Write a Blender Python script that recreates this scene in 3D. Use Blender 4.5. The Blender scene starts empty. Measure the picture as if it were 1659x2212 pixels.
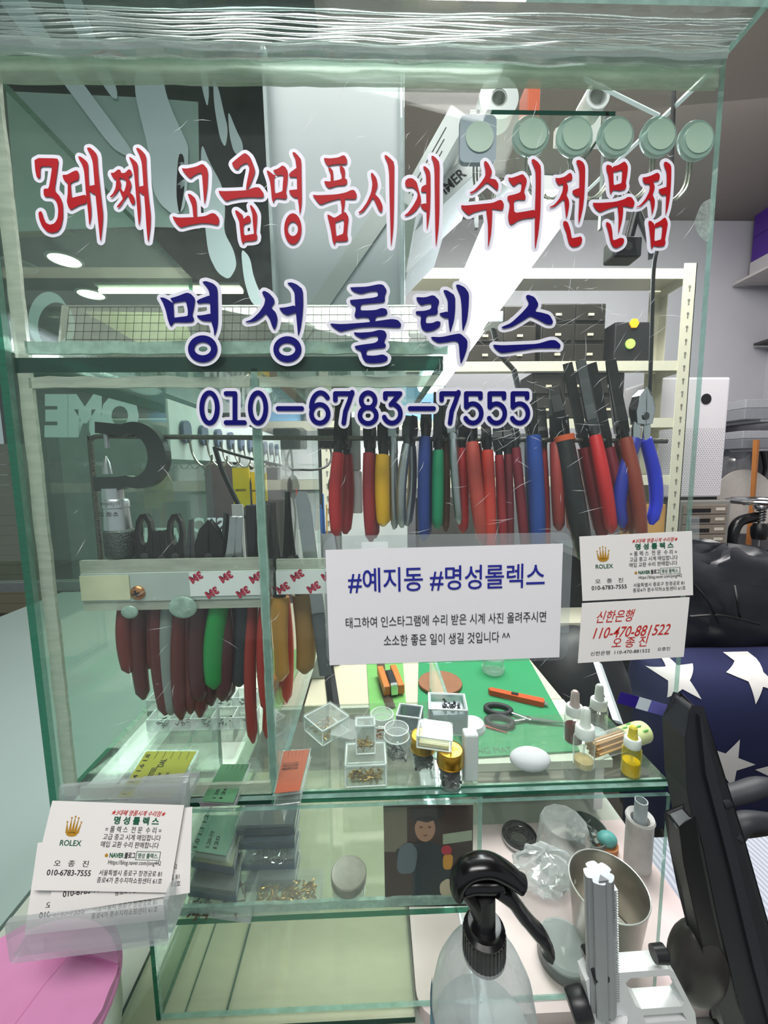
import bpy, math, random
import numpy as np
from mathutils import Vector, Matrix
from mathutils.geometry import tessellate_polygon
random.seed(7)
SC = bpy.context.scene
COL = SC.collection
PI = math.pi

# ------------------------------------------------------------------ camera
CAM = Vector((0.00576, -0.30717, 0.27935))
PITCH, YAW, ROLL, FPX = -0.1107, -0.02759, -0.01229, 840.0
# (yaw is measured to the left of +Y)
_fw = Vector((-math.sin(YAW) * math.cos(PITCH), math.cos(YAW) * math.cos(PITCH), math.sin(PITCH)))
_r0 = Vector((math.cos(YAW), math.sin(YAW), 0))
_u0 = _r0.cross(_fw)
_rt = _r0 * math.cos(ROLL) + _u0 * math.sin(ROLL)
_up = _u0 * math.cos(ROLL) - _r0 * math.sin(ROLL)
cd = bpy.data.cameras.new('camera')
cd.sensor_fit = 'HORIZONTAL'
cd.sensor_width = 36.0
cd.lens = 36.0 * FPX / 1659.0
cd.clip_start = 0.01
cam = bpy.data.objects.new('camera', cd)
COL.objects.link(cam)
cam.matrix_world = Matrix(((_rt.x, _up.x, -_fw.x, CAM.x), (_rt.y, _up.y, -_fw.y, CAM.y), (_rt.z, _up.z, -_fw.z, CAM.z), (0, 0, 0, 1)))
SC.camera = cam

SC.view_settings.view_transform = 'Standard'
SC.view_settings.look = 'None'
SC.view_settings.gamma = 1
SC.view_settings.use_curve_mapping = False
SC.view_settings.exposure = 0.35
SC.cycles.transparent_max_bounces = 40
SC.cycles.max_bounces = 7
SC.cycles.diffuse_bounces = 3
SC.cycles.glossy_bounces = 4
SC.cycles.use_denoising = True

# ------------------------------------------------------------------ world and lights
w = bpy.data.worlds.new('mall_light')
SC.world = w
w.use_nodes = True
w.node_tree.nodes['Background'].inputs[0].default_value = (0.80, 0.88, 0.92, 1)
w.node_tree.nodes['Background'].inputs[1].default_value = 0.38


def area(name, loc, target, sx, sy, power, color=(1, 1, 1)):
    l = bpy.data.lights.new(name, 'AREA')
    l.shape = 'RECTANGLE'
    l.size, l.size_y, l.energy, l.color = sx, sy, power, color
    o = bpy.data.objects.new(name, l)
    COL.objects.link(o)
    o.location = loc
    o.rotation_euler = (Vector(target) - Vector(loc)).to_track_quat('-Z', 'Y').to_euler()
    return o


area('shop_ceiling_light', (0.5, 0.75, 1.5), (0.5, 0.75, 0), 1.2, 0.5, 34, (1.0, 0.98, 0.95))
area('back_wall_fill', (1.25, 1.1, 1.55), (1.3, 1.5, 0.4), 0.8, 0.5, 8, (1.0, 0.98, 0.97))  # added fill that brightens the back wall, no fixture there
area('counter_ceiling_light', (-0.2, -0.75, 1.5), (0.0, 0.0, 0.1), 1.3, 0.4, 22, (1.0, 0.98, 0.96))
area('corridor_ceiling_light', (-2.0, 3.6, 2.3), (-2.0, 3.6, 0), 1.5, 1.5, 65, (1.0, 0.95, 0.86))


def at(px, py, Y):
    d = _fw * FPX + _rt * (px - 829.5) - _up * (py - 1106.0)
    return CAM + d * ((Y - CAM.y) / d.y)


def atz(px, py, Z):
    d = _fw * FPX + _rt * (px - 829.5) - _up * (py - 1106.0)
    return CAM + d * ((Z - CAM.z) / d.z)


def pxm(Y):
    """metres per image pixel on the plane at depth Y"""
    return (Y - CAM.y) / FPX


# ------------------------------------------------------------------ materials
def lin(c):
    return c / 12.92 if c <= 0.04045 else ((c + 0.055) / 1.055) ** 2.4


def C(h):
    h = h.lstrip('#')
    return tuple(lin(int(h[i:i + 2], 16) / 255.0) for i in (0, 2, 4)) + (1.0,)


MATS = {}


def mat(name, col, rough=0.5, metal=0.0, var=0.12, scale=60.0, bump=0.0, spec=0.5, emit=0.0):
    if name in MATS:
        return MATS[name]
    m = bpy.data.materials.new(name)
    m.use_nodes = True
    nt = m.node_tree
    b = nt.nodes['Principled BSDF']
    c = C(col) if isinstance(col, str) else col
    tc = nt.nodes.new('ShaderNodeTexCoord')
    nz = nt.nodes.new('ShaderNodeTexNoise')
    nz.inputs['Scale'].default_value = scale
    nz.inputs['Detail'].default_value = 4
    nt.links.new(tc.outputs['Object'], nz.inputs['Vector'])
    mx = nt.nodes.new('ShaderNodeMix')
    mx.data_type = 'RGBA'
    mx.inputs[6].default_value = tuple(x * (1 - var) for x in c[:3]) + (1,)
    mx.inputs[7].default_value = tuple(min(1, x * (1 + var)) for x in c[:3]) + (1,)
    nt.links.new(nz.outputs['Fac'], mx.inputs[0])
    nt.links.new(mx.outputs[2], b.inputs['Base Color'])
    b.inputs['Roughness'].default_value = rough
    b.inputs['Metallic'].default_value = metal
    b.inputs['Specular IOR Level'].default_value = spec
    if emit:
        b.inputs['Emission Color'].default_value = c
        b.inputs['Emission Strength'].default_value = emit
    if bump:
        bp = nt.nodes.new('ShaderNodeBump')
        bp.inputs['Strength'].default_value = bump
        bp.inputs['Distance'].default_value = 0.002
        nt.links.new(nz.outputs['Fac'], bp.inputs['Height'])
        nt.links.new(bp.outputs['Normal'], b.inputs['Normal'])
    MATS[name] = m
    return m


def clear(name, tint, haze=0.03, hazecol='#dfe6e4', edge=0.0, gloss=0.05, rough=0.02, hscale=25.0, streak=None, solid=0.0):
    """thin clear sheet: tinted transparency, Schlick gloss and a film of dust"""
    if name in MATS:
        return MATS[name]
    m = bpy.data.materials.new(name)
    m.use_nodes = True
    nt = m.node_tree
    nt.nodes.clear()
    N, L = nt.nodes.new, nt.links.new
    out = N('ShaderNodeOutputMaterial')
    tr = N('ShaderNodeBsdfTransparent')
    tr.inputs[0].default_value = C(tint)
    gl = N('ShaderNodeBsdfGlossy')
    gl.inputs['Roughness'].default_value = rough
    gl.inputs[0].default_value = (1, 1, 1, 1)
    df = N('ShaderNodeBsdfDiffuse')
    df.inputs[0].default_value = C(hazecol)
    lw = N('ShaderNodeLayerWeight')
    lw.inputs[0].default_value = 0.5
    pw = N('ShaderNodeMath'); pw.operation = 'POWER'; pw.inputs[1].default_value = 5.0
    L(lw.outputs['Facing'], pw.inputs[0])
    ma = N('ShaderNodeMath'); ma.operation = 'MULTIPLY_ADD'; ma.inputs[1].default_value = 0.8; ma.inputs[2].default_value = gloss
    L(pw.outputs[0], ma.inputs[0])
    m1 = N('ShaderNodeMixShader')
    L(ma.outputs[0], m1.inputs[0]); L(tr.outputs[0], m1.inputs[1]); L(gl.outputs[0], m1.inputs[2])
    tc = N('ShaderNodeTexCoord')
    mp = N('ShaderNodeMapping')
    if streak:
        mp.inputs['Scale'].default_value = streak
    L(tc.outputs['Object'], mp.inputs[0])
    nz = N('ShaderNodeTexNoise'); nz.inputs['Scale'].default_value = hscale; nz.inputs['Detail'].default_value = 6
    L(mp.outputs[0], nz.inputs['Vector'])
    p2 = N('ShaderNodeMath'); p2.operation = 'POWER'; p2.inputs[1].default_value = 3.0
    L(lw.outputs['Facing'], p2.inputs[0])
    h1 = N('ShaderNodeMath'); h1.operation = 'MULTIPLY'; h1.inputs[1].default_value = haze * 2
    L(nz.outputs['Fac'], h1.inputs[0])
    h2 = N('ShaderNodeMath'); h2.operation = 'MULTIPLY_ADD'; h2.inputs[1].default_value = edge
    L(p2.outputs[0], h2.inputs[0]); L(h1.outputs[0], h2.inputs[2])
    h3 = N('ShaderNodeMath'); h3.operation = 'ADD'; h3.inputs[1].default_value = solid; h3.use_clamp = True
    L(h2.outputs[0], h3.inputs[0])
    m2 = N('ShaderNodeMixShader')
    L(h3.outputs[0], m2.inputs[0]); L(m1.outputs[0], m2.inputs[1]); L(df.outputs[0], m2.inputs[2])
    L(m2.outputs[0], out.inputs[0])
    MATS[name] = m
    return m


GLASS = clear('pane_glass', '#fafdfb', 0.012, '#dfe9e6', gloss=0.014, hscale=9)
GLASS_T = clear('top_glass', '#f2f7f5', 0.07, '#b9c6c3', gloss=0.06, hscale=30, streak=(0.5, 6, 6))
GLASS_G = clear('green_glass', '#e2f0e8', 0.035, '#bcd6c9', gloss=0.03, hscale=20)
GLASS_F = clear('shelf_glass', '#f6faf6', 0.05, '#d6ddd2', gloss=0.06, hscale=25, streak=(1, 4, 4))
EDGE = clear('glass_edge', '#3f8a70', 0.30, '#2f7a60', gloss=0.10, hscale=60, streak=(1, 5, 5), solid=0.18)
EDGE_D = clear('glass_edge_dark', '#18463a', 0.25, '#123c31', gloss=0.10, hscale=60, streak=(1, 5, 5), solid=0.45)
EDGE_L = clear('glass_edge_pale', '#b9d9d0', 0.30, '#9fc4ba', gloss=0.14, hscale=80, solid=0.12)
SEAM = clear('silicone', '#e9eee8', 0.30, '#c3c9bb', gloss=0.10, rough=0.12, hscale=35, streak=(1, 5, 5), solid=0.18)
SEAM_B = clear('silicone_wavy', '#d9e8e2', 0.5, '#a8c4b8', gloss=0.12, rough=0.1, hscale=120, solid=0.10)
PLAS = clear('clear_plastic', '#fbfdfc', 0.05, '#e9efee', edge=0.55, gloss=0.07)
PLAS_H = clear('cloudy_plastic', '#f3f6f5', 0.16, '#e4e9e8', edge=0.5, gloss=0.07)
LAMI = clear('laminate_film', '#f6f8f8', 0.06, '#e6eaec', edge=0.3, gloss=0.10)
MILK = clear('milky_plastic', '#eef2f2', 0.42, '#dde6e8', edge=0.4, gloss=0.06)
WHITE = mat('white_vinyl', '#dcdbe6', 0.45, var=0.02)
RED = mat('red_vinyl', '#a8141c', 0.5, var=0.06, spec=0.15)
NAVY = mat('navy_vinyl', '#0c0a66', 0.5, var=0.05, spec=0.15)
PAPER = mat('paper', '#e9e7ea', 0.7, var=0.02)
CARD = mat('card_stock', '#ece8e4', 0.65, var=0.02)
INK = mat('black_ink', '#17161a', 0.6, var=0.05)
INKB = mat('blue_ink', '#1a2090', 0.6, var=0.05)
INKG = mat('green_ink', '#0d5b3c', 0.6, var=0.05)
INKR = mat('red_ink', '#c4281f', 0.6, var=0.05)
GOLDI = mat('gold_ink', '#b8861f', 0.5, var=0.1)
STEEL = mat('steel', '#b4b8ba', 0.28, 0.9, 0.15, 80)
CHROME = mat('chrome', '#d4d6d8', 0.12, 1.0, 0.05)
GUN = mat('blackened_steel', '#2b2c2d', 0.38, 0.7, 0.4, 90)
DARKST = mat('dark_steel', '#56585a', 0.4, 0.8, 0.3, 90)
BLACKP = mat('black_plastic', '#151619', 0.38, var=0.15)
BLACKM = mat('matte_black_plastic', '#24262b', 0.55, var=0.1)
WHITEP = mat('white_plastic', '#e8e8ea', 0.4, var=0.03)
CREAM = mat('cream_paint', '#cfc7ae', 0.5, var=0.05)
BRASS = mat('brass', '#c79a3a', 0.28, 0.95, 0.12)
ALU = mat('aluminium', '#c9ccd0', 0.3, 0.9, 0.08)

# ------------------------------------------------------------------ mesh builder


class MB:
    def __init__(s):
        s.v, s.f, s.mi = [], [], []
        s.cur = 0

    def add(s, vs, fs, M=None):
        n = len(s.v)
        for p in vs:
            p = Vector(p)
            s.v.append(M @ p if M is not None else p)
        for f in fs:
            s.f.append([i + n for i in f])
            s.mi.append(s.cur)
        return s

    def box(s, c, d, M=None):
        x, y, z = d[0] / 2, d[1] / 2, d[2] / 2
        vs = [Vector((c[0] + i * x, c[1] + j * y, c[2] + k * z)) for i in (-1, 1) for j in (-1, 1) for k in (-1, 1)]
        return s.add(vs, [(0, 1, 3, 2), (4, 6, 7, 5), (0, 4, 5, 1), (2, 3, 7, 6), (0, 2, 6, 4), (1, 5, 7, 3)], M)

    def bx(s, x0, x1, y0, y1, z0, z1, M=None):
        return s.box(((x0 + x1) / 2, (y0 + y1) / 2, (z0 + z1) / 2), (x1 - x0, y1 - y0, z1 - z0), M)

    def tube(s, pts, r, n=10, ry=None, cap=True, M=None, up=None):
        pts = [Vector(p) for p in pts]
        k = len(pts)
        rs = [r] * k if isinstance(r, (int, float)) else list(r)
        rys = rs if ry is None else ([ry] * k if isinstance(ry, (int, float)) else list(ry))
        vs, fs = [], []
        ref = None
        for i, p in enumerate(pts):
            t = (pts[min(i + 1, k - 1)] - pts[max(i - 1, 0)])
            t = t.normalized() if t.length > 1e-9 else Vector((0, 0, 1))
            if ref is None:
                ref = Vector(up) if up else (Vector((0, 1, 0)) if abs(t.y) < 0.9 else Vector((1, 0, 0)))
            a = (ref - t * ref.dot(t)).normalized()
            ref = a
            b = t.cross(a)
            for j in range(n):
                q = 2 * PI * j / n
                vs.append(p + b * (math.cos(q) * rs[i]) + a * (math.sin(q) * rys[i]))
        for i in range(k - 1):
            for j in range(n):
                fs.append((i * n + j, i * n + (j + 1) % n, (i + 1) * n + (j + 1) % n, (i + 1) * n + j))
        if cap:
            fs.append(tuple(reversed(range(n))))
            fs.append(tuple(range((k - 1) * n, k * n)))
        return s.add(vs, fs, M)

    def lathe(s, prof, n=28, c=(0, 0, 0), M=None, sx=1.0, sy=1.0, cap=True):
        cap = cap and prof[0] != prof[-1]
        vs, fs = [], []
        k = len(prof)
        for r, z in prof:
            for j in range(n):
                q = 2 * PI * j / n
                vs.append((c[0] + r * sx * math.cos(q), c[1] + r * sy * math.sin(q), c[2] + z))
        for i in range(k - 1):
            for j in range(n):
                fs.append((i * n + j, i * n + (j + 1) % n, (i + 1) * n + (j + 1) % n, (i + 1) * n + j))
        if cap and prof[0][0] > 1e-5:
            fs.append(tuple(reversed(range(n))))
        if cap and prof[-1][0] > 1e-5:
            fs.append(tuple(range((k - 1) * n, k * n)))
        return s.add(vs, fs, M)

    def flat(s, loops, fn):
        """fill polygon loops given as 2d points; fn maps (x, y) to 3d"""
        l3 = [[Vector((p[0], p[1], 0)) for p in l] for l in loops]
        tris = tessellate_polygon(l3)
        allp = [p for l in loops for p in l]
        return s.add([fn(p[0], p[1]) for p in allp], tris)

    def prism(s, poly, fn0, fn1):
        """extrude one 2d polygon between two mappings"""
        n = len(poly)
        tris = tessellate_polygon([[Vector((p[0], p[1], 0)) for p in poly]])
        vs = [fn0(*p) for p in poly] + [fn1(*p) for p in poly]
        fs = [tuple(t) for t in tris] + [tuple(i + n for i in reversed(t)) for t in tris]
        fs += [(i, (i + 1) % n, (i + 1) % n + n, i + n) for i in range(n)]
        return s.add(vs, fs)

    def ball(s, c, r, n=14, m=8, M=None):
        rx, ry, rz = (r, r, r) if isinstance(r, (int, float)) else r
        vs, fs = [], []
        for i in range(m + 1):
            a = PI * i / m
            for j in range(n):
                q = 2 * PI * j / n
                vs.append((c[0] + rx * math.sin(a) * math.cos(q), c[1] + ry * math.sin(a) * math.sin(q), c[2] - rz * math.cos(a)))
        for i in range(m):
            for j in range(n):
                fs.append((i * n + j, i * n + (j + 1) % n, (i + 1) * n + (j + 1) % n, (i + 1) * n + j))
        return s.add(vs, fs, M)

    def build(s, name, material, parent=None, smooth=False, bev=0.0, world=False):
        me = bpy.data.meshes.new(name)
        vs = s.v
        if world and parent is not None:
            rt = parent
            off = Vector(rt.location)
            while rt.parent is not None:
                rt = rt.parent
                off += Vector(rt.location)
            vs = [p - off for p in vs]
        me.from_pydata([tuple(p) for p in vs], [], s.f)
        ms = material if isinstance(material, (list, tuple)) else [material]
        for m_ in ms:
            me.materials.append(m_)
        if len(ms) > 1:
            me.polygons.foreach_set('material_index', s.mi)
        me.validate()
        if smooth:
            me.shade_smooth()
            me.set_sharp_from_angle(angle=math.radians(38 if smooth is True else smooth))
        o = bpy.data.objects.new(name, me)
        COL.objects.link(o)
        if parent is not None:
            o.parent = parent
        if bev:
            bm = o.modifiers.new('edge_softening', 'BEVEL')
            bm.width = bev
            bm.segments = 3
            bm.limit_method = 'ANGLE'
            bm.angle_limit = math.radians(35)
        return o


def tag(o, label, cat, group=None, kind=None):
    o['label'] = label
    o['category'] = cat
    if group:
        o['group'] = group
    if kind:
        o['kind'] = kind
    return o


def thing(name, label, cat, loc=(0, 0, 0), rz=0.0, group=None, rot=None):
    o = bpy.data.objects.new(name, None)
    o.empty_display_size = 0.02
    COL.objects.link(o)
    o.location = loc
    o.rotation_euler = rot if rot else (0, 0, rz)
    return tag(o, label, cat, group)


def struct(name, mb, m, **k):
    o = mb.build(name, m, **k)
    o['kind'] = 'structure'
    return o


def copy_tree(o, parent=None):
    c = o.copy()
    COL.objects.link(c)
    if parent is not None:
        c.parent = parent
        c.matrix_parent_inverse = o.matrix_parent_inverse.copy()
    for ch in [x for x in bpy.data.objects if x.parent is o]:
        copy_tree(ch, c)
    return c


def chaikin(pts, it=2, r=0.2):
    for _ in range(it):
        q = []
        n = len(pts)
        for i in range(n):
            a, b = pts[i], pts[(i + 1) % n]
            q.append((a[0] + (b[0] - a[0]) * r, a[1] + (b[1] - a[1]) * r))
            q.append((a[0] + (b[0] - a[0]) * (1 - r), a[1] + (b[1] - a[1]) * (1 - r)))
        pts = q
    return pts


def spline(pts, n=6):
    """catmull-rom through 3d points"""
    P = [Vector(p) for p in pts]
    out = []
    for i in range(len(P) - 1):
        a, b, c, d = P[max(i - 1, 0)], P[i], P[i + 1], P[min(i + 2, len(P) - 1)]
        for k in range(n):
            t = k / n
            out.append(0.5 * (2 * b + (c - a) * t + (2 * a - 5 * b + 4 * c - d) * t * t + (3 * b - a - 3 * c + d) * t ** 3))
    out.append(P[-1])
    return out


# ------------------------------------------------------------------ writing
_TXT = {}


def text_geo(s, bold=0.0):
    key = (s, bold)
    if key in _TXT:
        return _TXT[key]
    cu = bpy.data.curves.new('writing', 'FONT')
    cu.body = s
    cu.size = 1.0
    cu.offset = bold
    cu.resolution_u = 3
    ob = bpy.data.objects.new('writing', cu)
    COL.objects.link(ob)
    dg = bpy.context.evaluated_depsgraph_get()
    dg.update()
    me = bpy.data.meshes.new_from_object(ob.evaluated_get(dg))
    vs = [(v.co.x, v.co.y) for v in me.vertices]
    fs = [tuple(p.vertices) for p in me.polygons]
    bpy.data.objects.remove(ob)
    bpy.data.curves.remove(cu)
    bpy.data.meshes.remove(me)
    if vs:
        x0, x1 = min(p[0] for p in vs), max(p[0] for p in vs)
        y0, y1 = min(p[1] for p in vs), max(p[1] for p in vs)
        vs = [((p[0] - x0) / max(x1 - x0, 1e-6), (p[1] - y0) / max(y1 - y0, 1e-6)) for p in vs]
    _TXT[key] = (vs, fs)
    return _TXT[key]


def put_text(mb, s, box, fn, bold=0.0, mirror=False, slant=0.0):
    """writing stretched to box (u0, v0, u1, v1) of a surface; fn maps (u, v) to 3d"""
    vs, fs = text_geo(s, bold)
    u0, v0, u1, v1 = box
    mb.add([fn(u0 + (u1 - u0) * ((1 - x) if mirror else x) + slant * y * (v1 - v0), v0 + (v1 - v0) * y) for x, y in vs], fs)


def capsules(mb, pts, r, fn, closed=True, n=10):
    """flat border of radius r round a polyline, in the plane fn maps to"""
    k = len(pts)
    for i in range(k if closed else k - 1):
        a, b = pts[i], pts[(i + 1) % k]
        dx, dy = b[0] - a[0], b[1] - a[1]
        l = math.hypot(dx, dy)
        if l < 1e-9:
            continue
        th = math.atan2(dy, dx)
        ring = [(b[0] + r * math.cos(th - PI / 2 + PI * j / n), b[1] + r * math.sin(th - PI / 2 + PI * j / n)) for j in range(n + 1)]
        ring += [(a[0] + r * math.cos(th + PI / 2 + PI * j / n), a[1] + r * math.sin(th + PI / 2 + PI * j / n)) for j in range(n + 1)]
        mb.add([fn(*p) for p in ring], [tuple(range(len(ring)))])


class Field:
    """union of round-ended strokes, contoured into one flat mesh"""

    def __init__(s, h=0.00045):
        s.segs, s.h = [], h

    def line(s, pts, r, closed=True):
        k = len(pts)
        for i in range(k if closed else k - 1):
            s.segs.append((pts[i], pts[(i + 1) % k], r))

    def mesh(s, mb, y):
        h = s.h
        x0 = min(min(a[0], b[0]) - r for a, b, r in s.segs) - 2 * h
        z0 = min(min(a[1], b[1]) - r for a, b, r in s.segs) - 2 * h
        x1 = max(max(a[0], b[0]) + r for a, b, r in s.segs) + 2 * h
        z1 = max(max(a[1], b[1]) + r for a, b, r in s.segs) + 2 * h
        nx, nz = int((x1 - x0) / h) + 2, int((z1 - z0) / h) + 2
        D = np.full((nx, nz), 1.0)
        for a, b, r in s.segs:
            i0, i1 = int((min(a[0], b[0]) - r - x0) / h) - 1, int((max(a[0], b[0]) + r - x0) / h) + 3
            k0, k1 = int((min(a[1], b[1]) - r - z0) / h) - 1, int((max(a[1], b[1]) + r - z0) / h) + 3
            i0, k0 = max(i0, 0), max(k0, 0)
            gx = (x0 + np.arange(i0, min(i1, nx)) * h)[:, None]
            gz = (z0 + np.arange(k0, min(k1, nz)) * h)[None, :]
            dx, dz = b[0] - a[0], b[1] - a[1]
            t = np.clip(((gx - a[0]) * dx + (gz - a[1]) * dz) / max(dx * dx + dz * dz, 1e-12), 0, 1)
            d = np.hypot(gx - a[0] - t * dx, gz - a[1] - t * dz) - r
            v = D[i0:i0 + d.shape[0], k0:k0 + d.shape[1]]
            np.minimum(v, d, out=v)
        idx = {}

        def vert(key, x, z):
            if key not in idx:
                idx[key] = len(mb.v)
                mb.v.append(Vector((x, y, z)))
            return idx[key]
        inn = D < 0
        cnt = inn[:-1, :-1].astype(int) + inn[1:, :-1] + inn[1:, 1:] + inn[:-1, 1:]
        # whole cells are merged into columns, cut cells are contoured
        for i in range(nx - 1):
            k = 0
            row = cnt[i]
            while k < nz - 1:
                c = row[k]
                if c == 0:
                    k += 1
                    continue
                cor = ((i, k), (i + 1, k), (i + 1, k + 1), (i, k + 1))
                pl = []
                for q in range(4):
                    a, b = cor[q], cor[(q + 1) % 4]
                    da, db = D[a], D[b]
                    if da < 0:
                        pl.append(vert(a, x0 + a[0] * h, z0 + a[1] * h))
                    if (da < 0) != (db < 0):
                        t = da / (da - db)
                        pl.append(vert((a, b) if a < b else (b, a), x0 + (a[0] + (b[0] - a[0]) * t) * h, z0 + (a[1] + (b[1] - a[1]) * t) * h))
                if len(pl) > 2:
                    mb.f.append(pl)
                    mb.mi.append(0)
                k += 1
        return mb


def ell(cx, cy, rx, ry, n=40, a0=0.0):
    return [(cx + rx * math.cos(2 * PI * i / n + a0), cy + ry * math.sin(2 * PI * i / n + a0)) for i in range(n)]


# ================================================================== THE SETTING
HALFW, TOPZ = 0.265, 0.571
COUNTER_Z = -0.232
FLOOR_Z, CEIL_Z, BACK_Y, HALL_Z = -0.98, 1.60, 1.92, 2.45
SPECK = mat('ceiling_texture', '#8b8480', 0.9, var=0.12, scale=260, bump=0.25)
WALLG = mat('wall_paint', '#b3b2b8', 0.85, var=0.04, scale=8)
struct('floor', MB().bx(-7, 4, -2.5, 7.6, FLOOR_Z - 0.05, FLOOR_Z), mat('floor_tile', '#4a443e', 0.4, var=0.2, scale=6))
struct('ceiling', MB().bx(-0.14, 4, -2.5, BACK_Y + 0.1, CEIL_Z, CEIL_Z + 0.05), SPECK)
struct('ceiling_corridor', MB().bx(-7, -0.14, -2.5, 7.6, HALL_Z, HALL_Z + 0.05), mat('corridor_ceiling', '#4c4b49', 0.8, var=0.2, scale=4))
struct('wall_back', MB().bx(-0.14, 4, BACK_Y, BACK_Y + 0.08, FLOOR_Z, CEIL_Z), WALLG)
struct('wall_right', MB().bx(2.25, 2.33, -0.5, BACK_Y, FLOOR_Z, CEIL_Z), WALLG)
struct('wall_side', MB().bx(-0.18, -0.14, 1.46, 7.4, FLOOR_Z, HALL_Z), mat('side_paint', '#6c7471', 0.8, var=0.1))
struct('wall_corridor', MB().bx(-7, -0.18, 7.4, 7.5, FLOOR_Z, HALL_Z), mat('corridor_wall', '#3a3835', 0.7, var=0.35, scale=3))
# white table that runs on to the left of the case
tag(MB().bx(-1.34, -0.425, -0.9, 1.36, -0.262, -0.232).build('side_table', mat('table_white', '#8fa09d', 0.35, var=0.05, scale=3)), 'wide white table that runs back beside the glass case', 'table')
struct('trim_table_base', MB().bx(-1.30, -0.46, -0.8, 1.30, FLOOR_Z, -0.262), mat('table_base', '#55534f', 0.6))
# shop window behind the case with frosted lettering
WINY = 1.42
struct('window_1', MB().bx(-3.2, -0.18, WINY, WINY + 0.008, -0.2, HALL_Z), clear('shop_window_glass', '#e6efec', 0.02, '#c8d6d4', gloss=0.05))
struct('trim_1', MB().bx(-3.2, -0.18, WINY - 0.015, WINY + 0.03, -0.24, -0.2), mat('window_frame', '#8a918f', 0.4, 0.6))
# counter under the case
cn = struct('counter', MB().bx(-0.42, 0.36, -0.24, 0.30, COUNTER_Z - 0.03, COUNTER_Z), mat('counter_top', '#aab0a6', 0.45, var=0.06))
del cn['kind']
tag(cn, 'greyish counter top that carries the glass case and tumbler', 'counter')
struct('trim_counter_front', MB().bx(-0.42, 0.36, -0.235, -0.21, FLOOR_Z, COUNTER_Z - 0.03), mat('counter_front', '#8b918a', 0.6))

FROST = mat('frosted_film', '#b7cdcd', 0.8, var=0.04)
fo = thing('window_lettering', 'frosted brush strokes and mirrored letters stuck across the shop window', 'lettering', at(280, 700, WINY - 0.002))
ff = lambda px, py: at(px, py, WINY - 0.002)
for lp in (
    [(0, 0), (-30, -60), (20, -60), (61, 0), (70, 22), (145, 134), (197, 204), (240, 262), (282, 320), (292, 345), (268, 335), (240, 318), (152, 200), (100, 130), (10, 22)],
    [(136, 0), (120, -40), (160, -40), (177, 0), (184, 25), (233, 150), (252, 190), (254, 215), (240, 210), (197, 143), (145, 24)],
    [(290, 150), (350, 155), (358, 200), (372, 240), (400, 300), (408, 322), (402, 450), (375, 466), (345, 440), (330, 410), (320, 320), (305, 260), (292, 205)],
    [(435, 305), (452, 350), (480, 400), (487, 450), (483, 500), (505, 540), (512, 575), (495, 605), (470, 590), (450, 550), (442, 480), (433, 380)],
    [(460, 165), (472, 190), (483, 240), (493, 280), (487, 320), (475, 300), (462, 225)],
    [(492, 235), (510, 280), (525, 310), (524, 340), (505, 330), (495, 290)],
    [(520, 535), (540, 555), (548, 600), (572, 655), (560, 668), (540, 650), (526, 600)],
    [(434, 100), (446, 145), (452, 200), (448, 235), (436, 190), (430, 130)],
    [(385, 330), (398, 335), (400, 400), (388, 470), (380, 420)],
):
    MB().flat([chaikin(lp, 2)], ff).build('brush_stroke', FROST, fo, world=True)
MB().flat([ell(105, 692, 44, 62, 30), ell(122, 705, 40, 52, 30)], ff).build('ring', FROST, fo, world=True)
fr = MB()
put_text(fr, 'OME', (96, 946, 300, 850), ff, 0.07, mirror=True)
put_text(fr, 'SEC', (420, 1150, 486, 1118), ff, 0.03, mirror=True)
put_text(fr, 'WELL', (300, 1176, 400, 1140), ff, 0.04, mirror=True)
fr.build('lettering', FROST, fo, world=True)
for nm, q4, lb in (
    ('paper_notice', [(13, 197), (318, 211), (322, 488), (38, 500)], 'wide white paper sheet taped to shop window at upper left of case'),
    ('paper_notice', [(326, 212), (428, 220), (432, 494), (330, 490)], 'narrow white paper sheet beside a wider one on the shop window')):
    q = [at(x, y, WINY + 0.012) for x, y in q4]
    m_ = MB().add(q + [p + Vector((0, 0.0012, 0)) for p in q], [(0, 1, 2, 3), (7, 6, 5, 4), (0, 4, 5, 1), (1, 5, 6, 2), (2, 6, 7, 3), (3, 7, 4, 0)])
    tag(m_.build(nm, mat('notice_paper', '#e6ecea', 0.7, var=0.08, scale=9)), lb, 'paper')
# corridor beyond the window
GLOW = mat('lamp_glow', '#fff6e0', 0.4, var=0.0, emit=4.0)
for i, (px, py, lb) in enumerate(((140, 563, 'round recessed downlight, higher one of the pair behind the shop window'), (197, 637, 'round recessed downlight, lower one of the pair above the square ruler'),
                                  (40, 575, 'dim round downlight beside the case edge'))):
    p = atz(px, py, HALL_Z - 0.012)
    t = thing('downlight', lb, 'ceiling light', (p.x, p.y, HALL_Z))
    MB().lathe([(0.14, -0.010), (0.14, -0.001)], 28).build('lens', GLOW if i < 2 else mat('dim_lens', '#b9b7a8', 0.5), t)
    MB().lathe([(0.14, -0.012), (0.155, -0.014), (0.165, -0.001), (0.14, -0.001), (0.14, -0.012)], 28).build('trim_ring', WHITEP, t, True)
p0, p1 = atz(215, 625, HALL_Z - 0.04), atz(520, 620, HALL_Z - 0.04)
t = thing('batten_light', 'long fluorescent batten on the corridor ceiling behind the blue lettering', 'ceiling light', ((p0.x + p1.x) / 2, p0.y, HALL_Z))
MB().bx(-(p1.x - p0.x) / 2, (p1.x - p0.x) / 2, -0.09, 0.09, -0.03, -0.001).build('housing', WHITEP, t)
MB().tube([(-(p1.x - p0.x) / 2, 0, -0.06), ((p1.x - p0.x) / 2, 0, -0.06)], 0.028, 12).build('lamp_tube', GLOW, t, True)
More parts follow.
